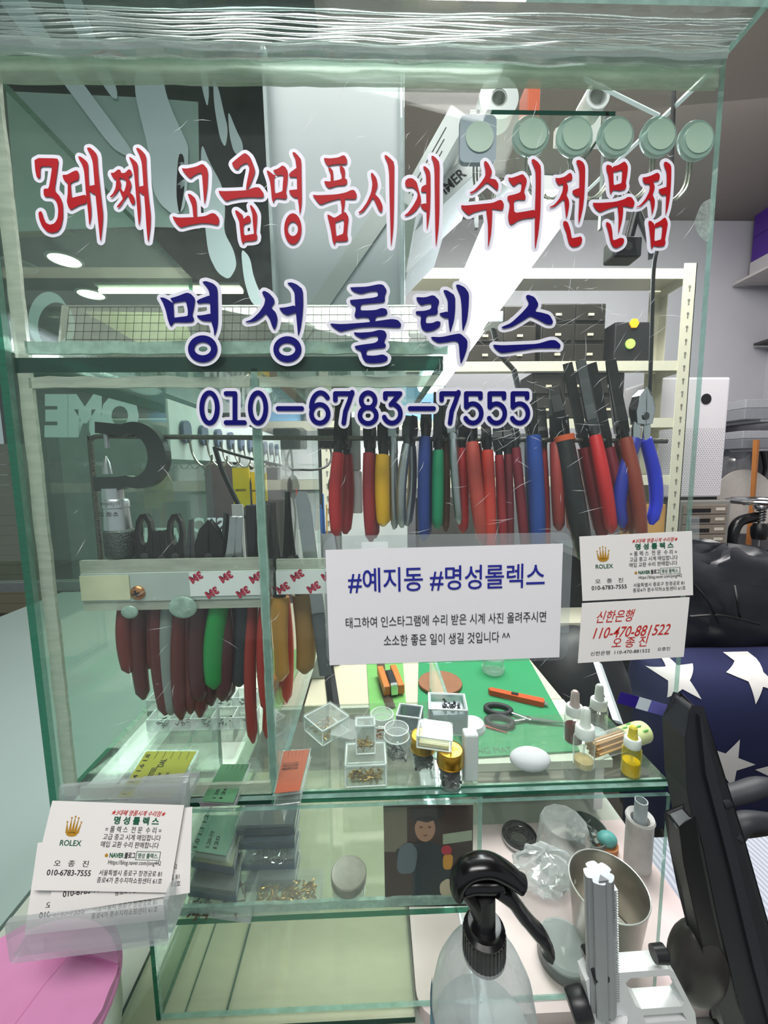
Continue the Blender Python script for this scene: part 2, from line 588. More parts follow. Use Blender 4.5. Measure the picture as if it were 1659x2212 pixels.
for nm, q4, Yd, cl in (('trim_2', [(180, 672), (390, 676), (430, 770), (300, 742)], 4.2, '#b7a97c'), ('trim_3', [(20, 410), (150, 500), (30, 506), (12, 470)], 2.6, '#c9b878')):
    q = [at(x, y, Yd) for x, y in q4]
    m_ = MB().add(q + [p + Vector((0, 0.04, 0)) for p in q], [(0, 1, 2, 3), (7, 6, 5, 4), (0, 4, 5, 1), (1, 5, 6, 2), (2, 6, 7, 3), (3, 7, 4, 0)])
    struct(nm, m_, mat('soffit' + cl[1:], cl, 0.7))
p0, p1 = at(-160, 960, 3.2), at(90, 1150, 3.2)
m_ = MB()
hs = (p0.z - FLOOR_Z) / 17
for i in range(17):
    z = FLOOR_Z + hs * i
    m_.bx(p0.x, p1.x, 3.2, 3.23 + 0.01 * (i % 2), z, z + hs * 0.97)
tag(m_.build('roller_shutter', mat('shutter_beige', '#a59f86', 0.5)), 'beige slatted roller shutter across the corridor', 'shutter')
for (xa, ya, xb, yb, cl, lb) in ((120, 905, 420, 1010, '#8f9a98', 'pale display counter across the corridor behind the micrometer'), (430, 1000, 640, 1180, '#6e3a36', 'dull red stall across the corridor behind the yellow packets'),
                                 (170, 1010, 420, 1180, '#4f6a74', 'blue grey stall front in the corridor behind the micrometer')):
    D_ = 3.4 + 0.6 * (xa % 3)
    p0, p1 = at(xa, ya, D_), at(xb, yb, D_)
    tag(MB().bx(p0.x, p1.x, D_, D_ + 0.4, FLOOR_Z, p0.z).build('market_stall', mat('stall' + cl[1:], cl, 0.5, var=0.4, scale=7), bev=0.02), lb, 'stall')

# ================================================================== THE GLASS CASE
case = thing('display_case', 'tall glass display case with glued panes and red and blue lettering', 'display case', (0, 0, COUNTER_Z))


def pane(name, x0, x1, y0, y1, z0, z1, face=GLASS, edge=EDGE):
    """a glass sheet: the two large faces are clear, the narrow ones show the green of the cut"""
    d = (x1 - x0, y1 - y0, z1 - z0)
    thin = d.index(min(d))
    m_ = MB().bx(x0, x1, y0, y1, z0, z1)
    fl = {0: (0, 1), 1: (2, 3), 2: (4, 5)}[thin]
    m_.mi = [0 if i in fl or (thin == 2 and i == 3) else 1 for i in range(6)]
    return m_.build(name, [face, edge], case, world=True)


front = pane('front_panel', -HALFW, HALFW, 0, 0.005, -0.002, TOPZ, GLASS, EDGE_L)
pane('side_panel', -HALFW - 0.006, -HALFW, 0.0, 0.33, -0.002, TOPZ, GLASS_G, EDGE)
pane('top_panel', -HALFW - 0.03, HALFW, -0.030, 0.018, TOPZ + 0.0005, TOPZ + 0.0065, GLASS_T, EDGE_L)
pane('floor_panel', -0.0868, HALFW, 0.0055, 0.10, -0.011, 0.0, GLASS_F, EDGE)
pane('compartment_floor', -HALFW, -0.0872, 0.0055, 0.33, -0.011, -0.001, GLASS_F, EDGE_D)
pane('partition_panel', -0.087, -0.082, 0.0055, 0.33, 0.0005, 0.3575, GLASS, EDGE_L)
pane('shelf_panel', -HALFW + 0.001, 0.062, 0.0055, 0.22, 0.355, 0.366, GLASS_G, EDGE_D)
pane('lower_front_panel', -0.195, HALFW, 0.0, 0.004, -0.2170, -0.0115, GLASS, EDGE_L)
pane('lower_shelf_panel', -0.195, 0.094, 0.0045, 0.32, -0.126, -0.120, GLASS_F, EDGE)
pane('lower_side_panel', -0.199, -0.1952, 0.0, 0.32, -0.2180, -0.0115, GLASS_G, EDGE)
pane('lower_divider_panel', 0.0945, 0.0985, 0.0045, 0.30, -0.2170, -0.0115, GLASS, EDGE_L)
pane('bottom_panel', -0.235, 0.037, -0.006, 0.30, -0.2245, -0.2185, GLASS_F, EDGE_D)
# board under the bottom glass, with its joint line
MB().bx(-0.235, 0.037, -0.004, 0.30, COUNTER_Z + 0.0005, -0.2250).build('base_board', mat('base_board', '#cdc3b0', 0.6, var=0.08, scale=14), case, world=True)
bl = MB()
bl.bx(-0.138, -0.136, 0.002, 0.28, -0.2182, -0.2176)
bl.bx(-0.176, -0.1745, 0.002, 0.25, -0.2182, -0.2176)
bl.build('joint_strip', mat('joint_line', '#3f5a4c', 0.4), case, world=True)

# silicone along the joints


def seam(pts2, w0, name='silicone_seam', m_=SEAM, y=0.0056, d=0.003, wav=0.0, n=40):
    """a slightly uneven strip of silicone between two points of the front pane"""
    (x0, z0), (x1, z1) = pts2
    L = math.hypot(x1 - x0, z1 - z0)
    tx, tz = (x1 - x0) / L, (z1 - z0) / L
    nx, nz = -tz, tx
    a, b = [], []
    ph = random.random() * 6
    for i in range(n + 1):
        s_ = L * i / n
        wv = wav * (math.sin(s_ * 90 + ph) * 0.6 + math.sin(s_ * 210 + ph * 2) * 0.4)
        for lst, sg in ((a, 1), (b, -1)):
            o_ = sg * w0 / 2 + wv * (1 if sg > 0 else 0.5) + random.uniform(-1, 1) * w0 * 0.03
            lst.append((x0 + tx * s_ + nx * o_, z0 + tz * s_ + nz * o_))
    mb_ = MB()
    vs = [(p[0], y, p[1]) for p in a] + [(p[0], y, p[1]) for p in b] + [(p[0], y + d, p[1]) for p in a] + [(p[0], y + d, p[1]) for p in b]
    k = n + 1
    fs = []
    for i in range(n):
        fs += [(i, i + 1, k + i + 1, k + i), (2 * k + i, 3 * k + i, 3 * k + i + 1, 2 * k + i + 1), (i, 2 * k + i, 2 * k + i + 1, i + 1), (k + i, k + i + 1, 3 * k + i + 1, 3 * k + i)]
    mb_.add(vs, fs)
    return mb_.build(name, m_, case, smooth=True, world=True)


seam([(-HALFW, 0.5620), (HALFW, 0.5645)], 0.0155, wav=0.0006)
seam([(-0.258, 0.003), (-0.258, 0.568)], 0.010, wav=0.0004)
seam([(-0.255, 0.3735), (0.066, 0.3725)], 0.009, wav=0.0008, m_=SEAM_B)
seam([(-0.255, 0.3480), (0.064, 0.347)], 0.008, wav=0.0010)
seam([(-0.25, 0.005), (-0.088, 0.004)], 0.010, wav=0.0004)
seam([(-0.080, -0.0045), (0.262, -0.0045)], 0.0075, wav=0.0005, m_=SEAM_B)
seam([(-0.0845, 0.012), (-0.0845, 0.35)], 0.007, wav=0.0003, m_=SEAM_B)
seam([(-0.19, -0.113), (0.09, -0.113)], 0.008, y=0.0046, wav=0.0006, m_=SEAM_B)
# bead under the top panel in front of the pane
bd = MB()
bd.tube([(x, -0.004 + 0.0008 * math.sin(x * 60), 0.566 + 0.0006 * math.sin(x * 130)) for x in [-0.27 + 0.53 * i / 60 for i in range(61)]], 0.0045, 8)
bd.build('corner_bead', clear('bead', '#e9efec', 0.25, '#c6cfcb', gloss=0.25, rough=0.05, hscale=90, streak=(0.3, 4, 4), edge=0.3), case, True, world=True)
# glue ridges under the overhanging top panel
gr = MB()
for k in range(7):
    y0 = -0.024 + k * 0.0032
    gr.tube([(x, y0 + 0.0009 * math.sin(x * (37 + 9 * k) + k), 0.5702) for x in [-0.27 + 0.53 * i / 50 for i in range(51)]], [0.0005 + 0.0006 * random.random() for _ in range(51)], 6)
gr.build('glue_ridges', clear('ridge', '#f2f5f5', 0.1, '#e8eef0', gloss=0.22, rough=0.10, edge=0.4, hscale=90), case, True, world=True)
# chip in the edge of the front pane
ch = MB()
pc = at(1527, 470, -0.0004)
ch.flat([chaikin([(pc.x - 0.010, pc.z - 0.004), (pc.x - 0.004, pc.z - 0.014), (pc.x + 0.003, pc.z - 0.018), (pc.x + 0.005, pc.z), (pc.x + 0.003, pc.z + 0.014), (pc.x - 0.005, pc.z + 0.010)], 2)], lambda x, z: Vector((x, -0.0004, z)))
ch.build('chipped_spot', clear('chip', '#cfe6dc', 0.25, '#e6f2ec', gloss=0.2, hscale=300), case, world=True)
# scratches in the front pane
sc_ = MB()
for i in range(330):
    if i < 230:
        cx, cy = random.gauss(1090, 150), random.gauss(690, 230)
    else:
        cx, cy = random.uniform(80, 1480), random.uniform(200, 1680)
    if not (40 < cx < 1500 and 160 < cy < 1690):
        continue
    a = random.gauss(-0.6, 0.7)
    l = random.uniform(8, 70)
    p, q = at(cx, cy, -0.0002), at(cx + l * math.cos(a), cy + l * math.sin(a), -0.0002)
    if max(p.x, q.x) > HALFW - 0.003 or min(p.x, q.x) < -HALFW:
        continue
    dv = (q - p).normalized()
    nv = Vector((-dv.z, 0, dv.x)) * random.uniform(0.00008, 0.0002)
    mid = (p + q) / 2 + nv * random.uniform(-8, 8)
    sc_.add([p, mid + nv, q, mid - nv], [(0, 1, 2, 3)])
so = sc_.build('scratches', clear('scratch', '#ffffff', 0.3, '#f3f5f8', gloss=0.05, solid=0.5), case, world=True)
so['kind'] = 'stuff'

# ------------------------------------------------------------------ vinyl lettering on the front pane
RA, RB, RC, RD = (60, 320, 3.95), (460, 320, 3.95), (760, 320, 4.608), (1100, 330, 4.608)
BE, BF = (330, 590, 3.687), (700, 600, 3.13)
# every stroke outline as it runs on the glass
RED_L = [
 (RA, [[(68,95),(262,98),(273,115),(262,210),(238,370),(285,420),(310,480),(312,600),(295,680),(265,720),(215,733),(170,718),(130,670),(108,610),(102,560),(118,545),(133,555),(145,600),(165,645),(200,663),(240,650),(265,610),(272,540),(262,480),(238,440),(205,425),(160,425),(148,410),(146,365),(155,355),(190,355),(208,250),(218,175),(205,166),(130,165),(118,180),(118,255),(105,268),(88,258),(75,200)]]),
 (RA, [[(308,238),(345,238),(400,208),(425,200),(443,212),(448,245),(443,280),(400,296),(375,308),(380,370),(386,435),(440,420),(510,405),(512,480),(450,495),(405,520),(375,535),(358,515),(343,465),(352,400),(352,310),(325,290),(310,262)]]),
 (RA, [[(440,78),(465,85),(505,115),(525,140),(528,250),(540,420),(552,520),(552,590),(535,680),(525,560),(515,470),(505,380),(498,280),(490,200),(470,140),(448,108)]]),
 (RA, [[(525,335),(590,322),(595,405),(570,400),(540,380)]]),
 (RA, [[(512,10),(540,5),(575,35),(603,68),(610,190),(625,330),(640,460),(652,560),(650,640),(630,825),(615,680),(600,520),(585,380),(575,250),(565,130),(545,70)]]),
 (RA, [[(715,222),(745,222),(780,192),(800,198),(808,225),(840,222),(870,190),(890,200),(900,225),(893,245),(865,262),(890,300),(893,335),(875,385),(905,410),(922,440),(922,480),(905,493),(890,480),(870,430),(862,410),(835,450),(800,505),(780,518),(768,512),(775,500),(800,470),(822,440),(800,390),(790,355),(765,395),(735,425),(715,432),(710,424),(735,400),(760,350),(765,275),(750,275),(735,262)], [(788,265),(805,310),(800,345),(828,390),(848,330),(850,290),(828,272)]]),
 (RA, [[(870,85),(895,95),(935,130),(948,150),(950,260),(960,380),(972,520),(970,600),(957,685),(945,560),(935,440),(925,320),(915,220),(900,150)]]),
 (RA, [[(950,340),(1005,328),(1010,405),(985,405),(962,385)]]),
 (RA, [[(930,12),(950,8),(985,35),(1018,75),(1022,190),(1030,330),(1045,470),(1058,580),(1055,680),(1035,828),(1020,680),(1010,520),(998,380),(990,250),(980,130),(958,65)]]),
 (RA, [[(1320,182),(1360,186),(1440,170),(1500,142),(1545,195),(1540,340),(1525,440),(1512,492),(1508,440),(1500,330),(1492,230),(1475,220),(1430,240),(1392,270),(1360,240),(1330,205)]]),
 (RA, [[(1370,400),(1395,402),(1435,435),(1447,475),(1450,605),(1420,605),(1410,500),(1385,440)]]),
 (RA, [[(1243,590),(1290,603),(1430,598),(1520,590),(1575,563),(1605,568),(1640,608),(1635,655),(1620,665),(1560,652),(1490,648),(1390,665),(1310,687),(1280,660),(1250,615)]]),
 (RB, [[(165,140),(205,105),(265,58),(285,55),(325,90),(365,195),(360,230),(325,320),(285,378),(292,310),(318,185),(305,150),(290,135),(240,160),(222,190),(200,190),(180,170)]]),
 (RB, [[(52,375),(100,378),(200,375),(290,370),(360,345),(400,345),(440,400),(435,425),(415,432),(330,428),(230,435),(155,450),(115,462),(85,430),(60,395)]]),
 (RB, [[(192,540),(210,540),(260,580),(265,615),(300,582),(320,590),(328,625),(318,645),(265,660),(268,755),(335,742),(355,740),(345,650),(340,570),(318,500),(330,493),(360,530),(382,575),(380,640),(372,735),(383,755),(378,790),(345,800),(275,803),(260,830),(245,790),(235,700),(228,630),(200,570)]]),
 (RB, [[(460,200),(480,205),(525,240),(552,240),(525,215),(515,200),(560,185),(595,157),(620,170),(643,210),(640,290),(625,390),(637,415),(625,445),(550,435),(530,445),(520,480),(505,440),(500,370),(490,290),(470,230)], [(527,248),(598,237),(605,260),(600,300),(597,375),(575,385),(533,398),(528,330)]]),
 (RB, [[(678,48),(700,45),(735,80),(757,112),(760,300),(762,470),(755,530),(742,580),(738,520),(725,430),(720,350),(718,200),(705,100)]]),
 (RB, [[(650,240),(665,215),(715,180),(726,182),(726,260),(690,255),(660,258)]]),
 (RB, [[(650,370),(690,365),(726,362),(728,435),(690,428),(660,400)]]),
 (RB, [ell(685,697,74,132,24), ell(685,697,44,62,18)]),
 (RB, [[(945,95),(1000,100),(1070,92),(1110,72),(1130,78),(1150,120),(1138,150),(1060,148),(1010,155),(985,165),(960,135)]]),
 (RB, [[(982,178),(1000,175),(1025,200),(1030,250),(1030,295),(1005,295),(1005,230)]]),
 (RB, [[(1082,165),(1095,155),(1130,195),(1125,290),(1100,290),(1100,240),(1085,200)]]),
 (RB, [[(948,290),(1000,295),(1080,280),(1115,262),(1148,280),(1145,310),(1125,327),(1060,330),(990,353),(965,330)]]),
 (RB, [[(850,408),(900,412),(1050,405),(1130,390),(1185,365),(1210,370),(1230,410),(1222,440),(1200,445),(1080,440),(990,465),(920,493),(890,465),(865,430)]]),
 (RB, [[(1085,430),(1130,435),(1125,500),(1112,565),(1098,565),(1100,510)]]),
 (RB, [[(975,575),(995,580),(1036,605),(1065,590),(1120,553),(1135,558),(1160,600),(1150,680),(1145,755),(1155,775),(1148,800),(1075,805),(1050,800),(1038,838),(1022,800),(1010,720),(995,650)], [(1045,640),(1075,632),(1112,615),(1120,640),(1113,740),(1080,750),(1055,762),(1048,700)]]),
 (RB, [[(1345,228),(1360,220),(1395,265),(1408,330),(1380,400),(1420,440),(1448,500),(1445,545),(1430,557),(1410,530),(1385,470),(1365,430),(1330,490),(1285,550),(1250,568),(1240,560),(1270,535),(1315,470),(1350,390),(1362,310)]]),
 (RB, [[(1460,75),(1475,68),(1510,95),(1548,135),(1547,300),(1545,500),(1540,680),(1530,780),(1518,858),(1515,740),(1510,560),(1505,380),(1503,220),(1490,140)]]),
 (RC, [[(528,360),(535,330),(565,310),(605,312),(645,350),(665,430),(685,500),(688,560),(640,630),(590,670),(535,688),(520,680),(560,650),(610,580),(648,510),(655,460),(640,430),(605,400),(550,402),(535,390)]]),
 (RC, [[(705,200),(725,190),(765,225),(780,260),(782,450),(778,600),(770,700),(745,838),(742,700),(740,560),(738,420),(738,290),(725,240)]]),
 (RC, [[(685,430),(695,395),(742,370),(748,450),(690,447)]]),
 (RC, [[(678,570),(745,558),(750,640),(715,628),(690,600)]]),
 (RC, [[(785,95),(805,88),(840,115),(872,160),(870,400),(870,620),(862,800),(835,1010),(828,820),(825,620),(822,400),(820,220),(805,140)]]),
 (RC, [[(1308,155),(1325,138),(1355,165),(1388,235),(1390,265),(1365,315),(1425,322),(1455,370),(1450,420),(1440,432),(1400,395),(1340,350),(1290,395),(1235,440),(1190,465),(1170,460),(1172,450),(1210,435),(1270,370),(1325,290),(1325,230)]]),
 (RC, [[(1082,578),(1130,582),(1300,565),(1400,555),(1465,525),(1490,530),(1510,570),(1500,625),(1475,628),(1400,615),(1300,625),(1210,650),(1160,678),(1125,650),(1090,610)]]),
 (RC, [[(1330,612),(1395,608),(1390,760),(1380,880),(1350,1010),(1352,900),(1350,760)]]),
 (RD, [[(-20,258),(20,262),(70,245),(130,222),(165,270),(170,300),(140,400),(158,445),(155,478),(120,480),(80,478),(45,490),(40,520),(45,610),(150,595),(255,575),(252,655),(150,665),(80,685),(40,715),(10,728),(-10,700),(-18,640),(0,540),(-5,500),(-25,470),(-20,440),(50,425),(105,405),(115,360),(115,310),(90,310),(45,343),(25,335),(0,300)]]),
 (RD, [[(213,85),(235,72),(280,105),(310,150),(308,400),(303,620),(285,800),(250,990),(248,800),(250,560),(258,330),(255,190),(230,130)]]),
 (RD, [[(448,262),(490,265),(545,250),(595,210),(615,225),(622,270),(610,285),(560,300),(578,350),(575,390),(560,430),(585,480),(590,530),(575,620),(560,672),(553,600),(545,520),(538,470),(500,500),(450,545),(400,560),(395,550),(440,530),(490,470),(525,390),(530,320),(500,330),(485,332),(462,300)]]),
 (RD, [[(620,390),(650,375),(700,358),(702,440),(660,450),(640,430),(622,410)]]),
 (RD, [[(655,95),(685,82),(725,105),(747,150),(745,300),(738,450),(725,560),(705,650),(683,725),(680,640),(688,500),(690,330),(690,200),(670,130)]]),
 (RD, [[(528,700),(545,685),(575,700),(600,770),(610,830),(615,860),(660,852),(705,840),(720,870),(710,915),(680,940),(625,950),(590,920),(575,870),(560,800),(535,740)]]),
 (RD, [[(955,140),(975,130),(1010,145),(1020,170),(1020,150),(1075,135),(1135,97),(1155,115),(1172,150),(1165,230),(1150,310),(1158,345),(1145,375),(1090,390),(1050,382),(1020,385),(1003,430),(990,380),(985,300),(975,230),(960,190)], [(1026,200),(1060,198),(1110,182),(1116,195),(1110,312),(1070,325),(1030,335),(1028,260)]]),
 (RD, [[(820,508),(900,510),(1040,500),(1130,475),(1175,448),(1210,455),(1240,505),(1225,555),(1200,555),(1130,540),(1050,545),(970,570),(895,603),(850,570),(828,530)]]),
 (RD, [[(1068,535),(1120,532),(1125,590),(1115,680),(1075,830),(1078,740),(1080,640)]]),
 (RD, [[(950,710),(965,698),(1000,720),(1015,780),(1022,880),(1050,875),(1095,855),(1130,862),(1135,895),(1115,930),(1060,958),(1025,945),(1000,900),(985,830),(970,770)]]),
 (RD, [[(1313,258),(1350,255),(1400,240),(1465,207),(1488,235),(1483,280),(1470,290),(1420,298),(1438,350),(1430,390),(1415,430),(1438,480),(1435,545),(1410,638),(1405,560),(1392,480),(1380,465),(1350,500),(1300,545),(1255,555),(1250,550),(1290,535),(1345,470),(1385,390),(1390,320),(1345,322),(1325,300)]]),
 (RD, [[(1470,380),(1500,368),(1562,348),(1566,425),(1515,435),(1495,420)]]),
 (RD, [[(1525,110),(1550,98),(1590,125),(1603,155),(1600,300),(1590,450),(1570,560),(1545,640),(1548,540),(1552,420),(1558,280),(1555,200),(1535,150)]]),
 (RD, [[(1373,690),(1395,685),(1430,715),(1435,738),(1440,715),(1490,690),(1535,652),(1550,665),(1568,710),(1555,790),(1540,870),(1545,905),(1535,935),(1480,945),(1440,935),(1420,940),(1412,975),(1400,940),(1395,860),(1385,770)], [(1440,752),(1470,748),(1508,732),(1513,760),(1503,870),(1470,880),(1434,890),(1436,820)]]),
]
BLUE_L = [
 (BE, [[(62,198),(95,200),(135,220),(163,242),(168,235),(150,215),(145,205),(200,190),(275,160),(310,170),(345,210),(335,280),(320,340),(337,375),(320,395),(260,398),(180,395),(165,410),(152,428),(140,415),(125,370),(110,300),(85,235)], [(170,242),(215,235),(268,228),(275,250),(285,300),(285,345),(250,350),(210,355),(176,360),(174,300)]]),
 (BE, [[(397,75),(430,68),(490,90),(522,125),(525,300),(525,400),(515,460),(495,510),(490,450),(470,390),(465,330),(462,250),(455,150),(430,110)]]),
 (BE, [[(353,235),(370,215),(468,178),(470,245),(420,242),(370,248)]]),
 (BE, [[(355,342),(400,340),(475,325),(478,390),(400,385),(365,360)]]),
 (BE, [ell(403,607,117,108,28), ell(403,606,66,52,22)]),
 (BE, [[(873,160),(890,145),(930,165),(970,210),(975,240),(945,280),(985,320),(998,370),(990,420),(972,458),(955,430),(935,370),(905,325),(870,360),(820,390),(750,400),(740,392),(790,375),(850,320),(890,260),(900,210),(885,185)]]),
 (BE, [[(1008,282),(1060,278),(1140,260),(1145,320),(1110,330),(1075,342),(1040,325),(1020,300)]]),
 (BE, [[(1070,85),(1105,78),(1150,95),(1198,135),(1202,250),(1195,350),(1180,450),(1160,510),(1155,450),(1145,350),(1135,250),(1132,160),(1105,115)]]),
 (BE, [ell(1075,610,112,104,28), ell(1072,611,66,50,22)]),
 (BF, [[(173,70),(210,68),(290,65),(370,48),(400,52),(425,90),(410,130),(412,160),(400,172),(300,180),(250,185),(245,225),(300,225),(350,222),(390,208),(420,215),(430,240),(415,260),(350,268),(345,306),(310,306),(305,275),(260,272),(220,278),(205,262),(215,220),(212,195),(185,185),(172,155),(230,150),(330,140),(365,130),(362,95),(310,98),(250,115),(200,100)]]),
 (BF, [[(35,312),(120,318),(300,305),(400,290),(460,282),(500,290),(522,318),(515,340),(490,342),(350,335),(240,340),(150,360),(110,370),(70,345)]]),
 (BF, [[(197,372),(240,375),(320,370),(375,355),(410,362),(425,390),(405,440),(420,460),(410,478),(330,485),(290,492),(285,528),(340,530),(400,520),(432,540),(425,565),(390,578),(320,582),(280,575),(258,540),(250,500),(215,485),(205,465),(260,455),(340,445),(365,430),(365,398),(320,400),(260,418),(215,395)]]),
 (BF, [[(620,135),(680,138),(740,120),(780,160),(765,205),(768,240),(755,255),(690,260),(685,312),(730,310),(765,295),(788,305),(780,335),(740,360),(690,370),(660,350),(650,310),(655,260),(620,250),(618,230),(680,228),(722,215),(725,178),(690,182),(655,192),(630,165)]]),
 (BF, [[(775,245),(838,230),(842,278),(810,275),(785,258)]]),
 (BF, [[(803,88),(830,88),(885,125),(885,220),(878,290),(850,378),(842,320),(835,240),(835,160),(815,115)]]),
 (BF, [[(888,52),(910,50),(950,70),(978,110),(975,200),(965,290),(935,370),(930,300),(928,200),(920,130),(900,85)]]),
 (BF, [[(717,402),(790,405),(880,385),(920,380),(968,425),(965,480),(945,540),(922,588),(915,530),(908,440),(880,430),(820,440),(770,445),(735,425)]]),
 (BF, [[(1358,130),(1375,118),(1420,135),(1448,185),(1420,232),(1470,240),(1520,255),(1545,300),(1535,320),(1500,318),(1440,285),(1390,262),(1340,295),(1270,335),(1215,348),(1195,342),(1200,335),(1260,310),(1330,245),(1375,195),(1380,170)]]),
 (BF, [[(1135,455),(1200,460),(1330,455),(1440,450),(1520,425),(1560,425),(1595,455),(1590,482),(1560,478),(1430,480),(1330,495),(1230,510),(1190,512),(1155,485)]]),
]


def lay(y):
    return lambda x, z: Vector((x, y, z))


def lettering(name, rows, m_, border):
    body, rim = MB(), Field()
    for ri, ((ox, oy, k), loops) in enumerate(rows):
        w = []
        for lp in loops:
            g = []
            for x, y in chaikin(lp, 1, 0.18):
                p = at(ox + x / k, oy + y / k, 0)
                g.append((p.x, p.z))
            w.append(g)
        body.flat(w, lay(-0.0012 - 0.00002 * (ri % 7)))
        for g in w:
            rim.line(g, border)
    o = body.build(name, m_, case, world=True)
    rim.mesh(MB(), -0.0006).build('white_outline', WHITE, o, world=True)
    return o


lettering('red_lettering', RED_L, RED, 0.0027)
lettering('blue_lettering', BLUE_L, NAVY, 0.0027)


def num_px(x, y):
    p = at(410 + x / 2.212, 830 + y / 2.212, 0)
    return (p.x, p.z)


def arc(cx, cy, rx, ry, a0, a1, n=16):
    return [(cx + rx * math.cos(math.radians(a0 + (a1 - a0) * i / n)), cy + ry * math.sin(math.radians(a0 + (a1 - a0) * i / n))) for i in range(n + 1)]


def glyph(ch, cx):
    if ch == '0':
        return [arc(cx, 114, 37, 72, 0, 360, 30)]
    if ch == '1':
        return [[(cx - 42, 46), (cx, 46), (cx, 184)], [(cx - 42, 184), (cx + 45, 184)]]
    if ch == '-':
        return [[(cx - 56, 117), (cx + 56, 117)]]
    if ch == '6':
        return [arc(cx, 142, 40, 44, 0, 360, 26), arc(cx + 4, 112, 44, 70, 180, 318, 14)]
    if ch == '7':
        return [[(cx - 40, 76), (cx - 40, 46), (cx + 40, 46)], [(cx + 40, 40), (cx + 26, 84), (cx + 8, 130), (cx, 186)]]
    if ch == '8':
        return [arc(cx, 78, 33, 36, 0, 360, 24), arc(cx, 150, 39, 38, 0, 360, 24)]
    if ch == '3':
        return [[(cx - 36, 68), (cx - 36, 46), (cx + 34, 46), (cx - 10, 98)], arc(cx - 4, 141, 40, 45, -80, 158, 20)]
    if ch == '5':
        return [[(cx + 34, 66), (cx + 34, 46), (cx - 34, 46), (cx - 34, 108)], arc(cx - 2, 140, 40, 46, -140, 150, 22)]


nb, nr = Field(0.0004), Field()
for ch_, cx_ in (('0', 97), ('1', 218), ('0', 328), ('-', 480), ('6', 622), ('7', 736), ('8', 852), ('3', 970), ('-', 1108), ('7', 1242), ('5', 1353), ('5', 1465), ('5', 1575)):
    for st in glyph(ch_, cx_):
        g = [num_px(*p) for p in st]
        nb.line(g, 0.0018, False)
        nr.line(g, 0.0042, False)
no = nb.mesh(MB(), -0.0012).build('phone_number', NAVY, case, world=True)
nr.mesh(MB(), -0.0006).build('white_outline', WHITE, no, world=True)

# ------------------------------------------------------------------ things stuck to the front pane


def quad_frame(tl, tr, bl, y):
    """(u, v) on a sheet fixed to the pane, from three of its corners in the photograph"""
    TL, TR, BL = at(tl[0], tl[1], y), at(tr[0], tr[1], y), at(bl[0], bl[1], y)
    ux, uz = TR - TL, TL - BL
    return BL, ux, uz


def sheet(name, frame, t, m_, parent=None, rim=0.0):
    O, ux, uz = frame
    n = ux.cross(uz).normalized() * t
    k = [(0, 0), (1, 0), (1, 1), (0, 1)]
    pts = [O + ux * a + uz * b for a, b in k]
    return MB().add(pts + [p + n for p in pts], [(0, 1, 2, 3), (7, 6, 5, 4), (0, 4, 5, 1), (1, 5, 6, 2), (2, 6, 7, 3), (3, 7, 4, 0)]).build(name, m_, parent, world=True)


def writer(frame, eps=0.0007):
    O, ux, uz = frame
    n = ux.cross(uz).normalized()
    return lambda u, v: O + ux * u + uz * v + n * eps


def rrect(x0, y0, x1, y1, r, n=6):
    q = []
    for cx, cy, a in ((x1 - r, y1 - r, 0), (x0 + r, y1 - r, 90), (x0 + r, y0 + r, 180), (x1 - r, y0 + r, 270)):
        q += [(cx + r * math.cos(math.radians(a + 90 * i / n)), cy + r * math.sin(math.radians(a + 90 * i / n))) for i in range(n + 1)]
    return q


# laminated notice
f_out = quad_frame((698, 1158), (1238, 1150), (706, 1438), -0.0006)
f_in = quad_frame((703, 1188), (1216, 1174), (712, 1437), -0.0010)
nt_ = thing('laminated_notice', 'white laminated notice with blue hashtags, stuck on the front glass below the phone number', 'notice', at(960, 1437, -0.001))
O, ux, uz = f_out
lw_, lh_ = ux.length, uz.length
pl = rrect(0, 0, lw_, lh_, 0.010)
ex, ez = ux.normalized(), uz.normalized()
MB().prism(pl, lambda a, b: O + ex * a + ez * b, lambda a, b: O + ex * a + ez * b + Vector((0, 0.0003, 0))).build('laminate_film', LAMI, nt_, world=True)
sheet('paper_sheet', f_in, 0.0002, PAPER, nt_)
wf = writer(f_in)
m_ = MB()
put_text(m_, '#예지동 #명성롤렉스', (0.09, 0.63, 0.925, 0.84), wf, 0.008)
m_.build('hashtag_line', INKB, nt_, world=True)
m_ = MB()
put_text(m_, '태그하여 인스타그램에 수리 받은 시계 사진 올려주시면', (0.075, 0.325, 0.935, 0.42), wf)
put_text(m_, '소소한 좋은 일이 생길 것입니다 ^^', (0.235, 0.155, 0.78, 0.255), wf)
m_.build('message_lines', INK, nt_, world=True)


def crown(mb, box, fn):
    u0, v0, u1, v1 = box
    g = lambda x, y: fn(u0 + (u1 - u0) * x, v0 + (v1 - v0) * y)
    tips = [(0.03, 0.72), (0.27, 0.93), (0.5, 1.0), (0.73, 0.93), (0.97, 0.72)]
    base = [(0.16, 0.16), (0.33, 0.16), (0.5, 0.16), (0.67, 0.16), (0.84, 0.16)]
    for (tx, ty), (bx_, by) in zip(tips, base):
        mb.add([g(bx_ - 0.10, by), g(bx_ + 0.10, by), g(tx + 0.012, ty - 0.05), g(tx - 0.012, ty - 0.05)], [(0, 1, 2, 3)])
        mb.add([g(tx + 0.055 * math.cos(2 * PI * i / 12), ty + 0.05 * math.sin(2 * PI * i / 12)) for i in range(12)], [tuple(range(12))])
    mb.add([g(0.5 + 0.36 * math.cos(2 * PI * i / 20), 0.12 + 0.12 * math.sin(2 * PI * i / 20)) for i in range(20)], [tuple(range(20))])


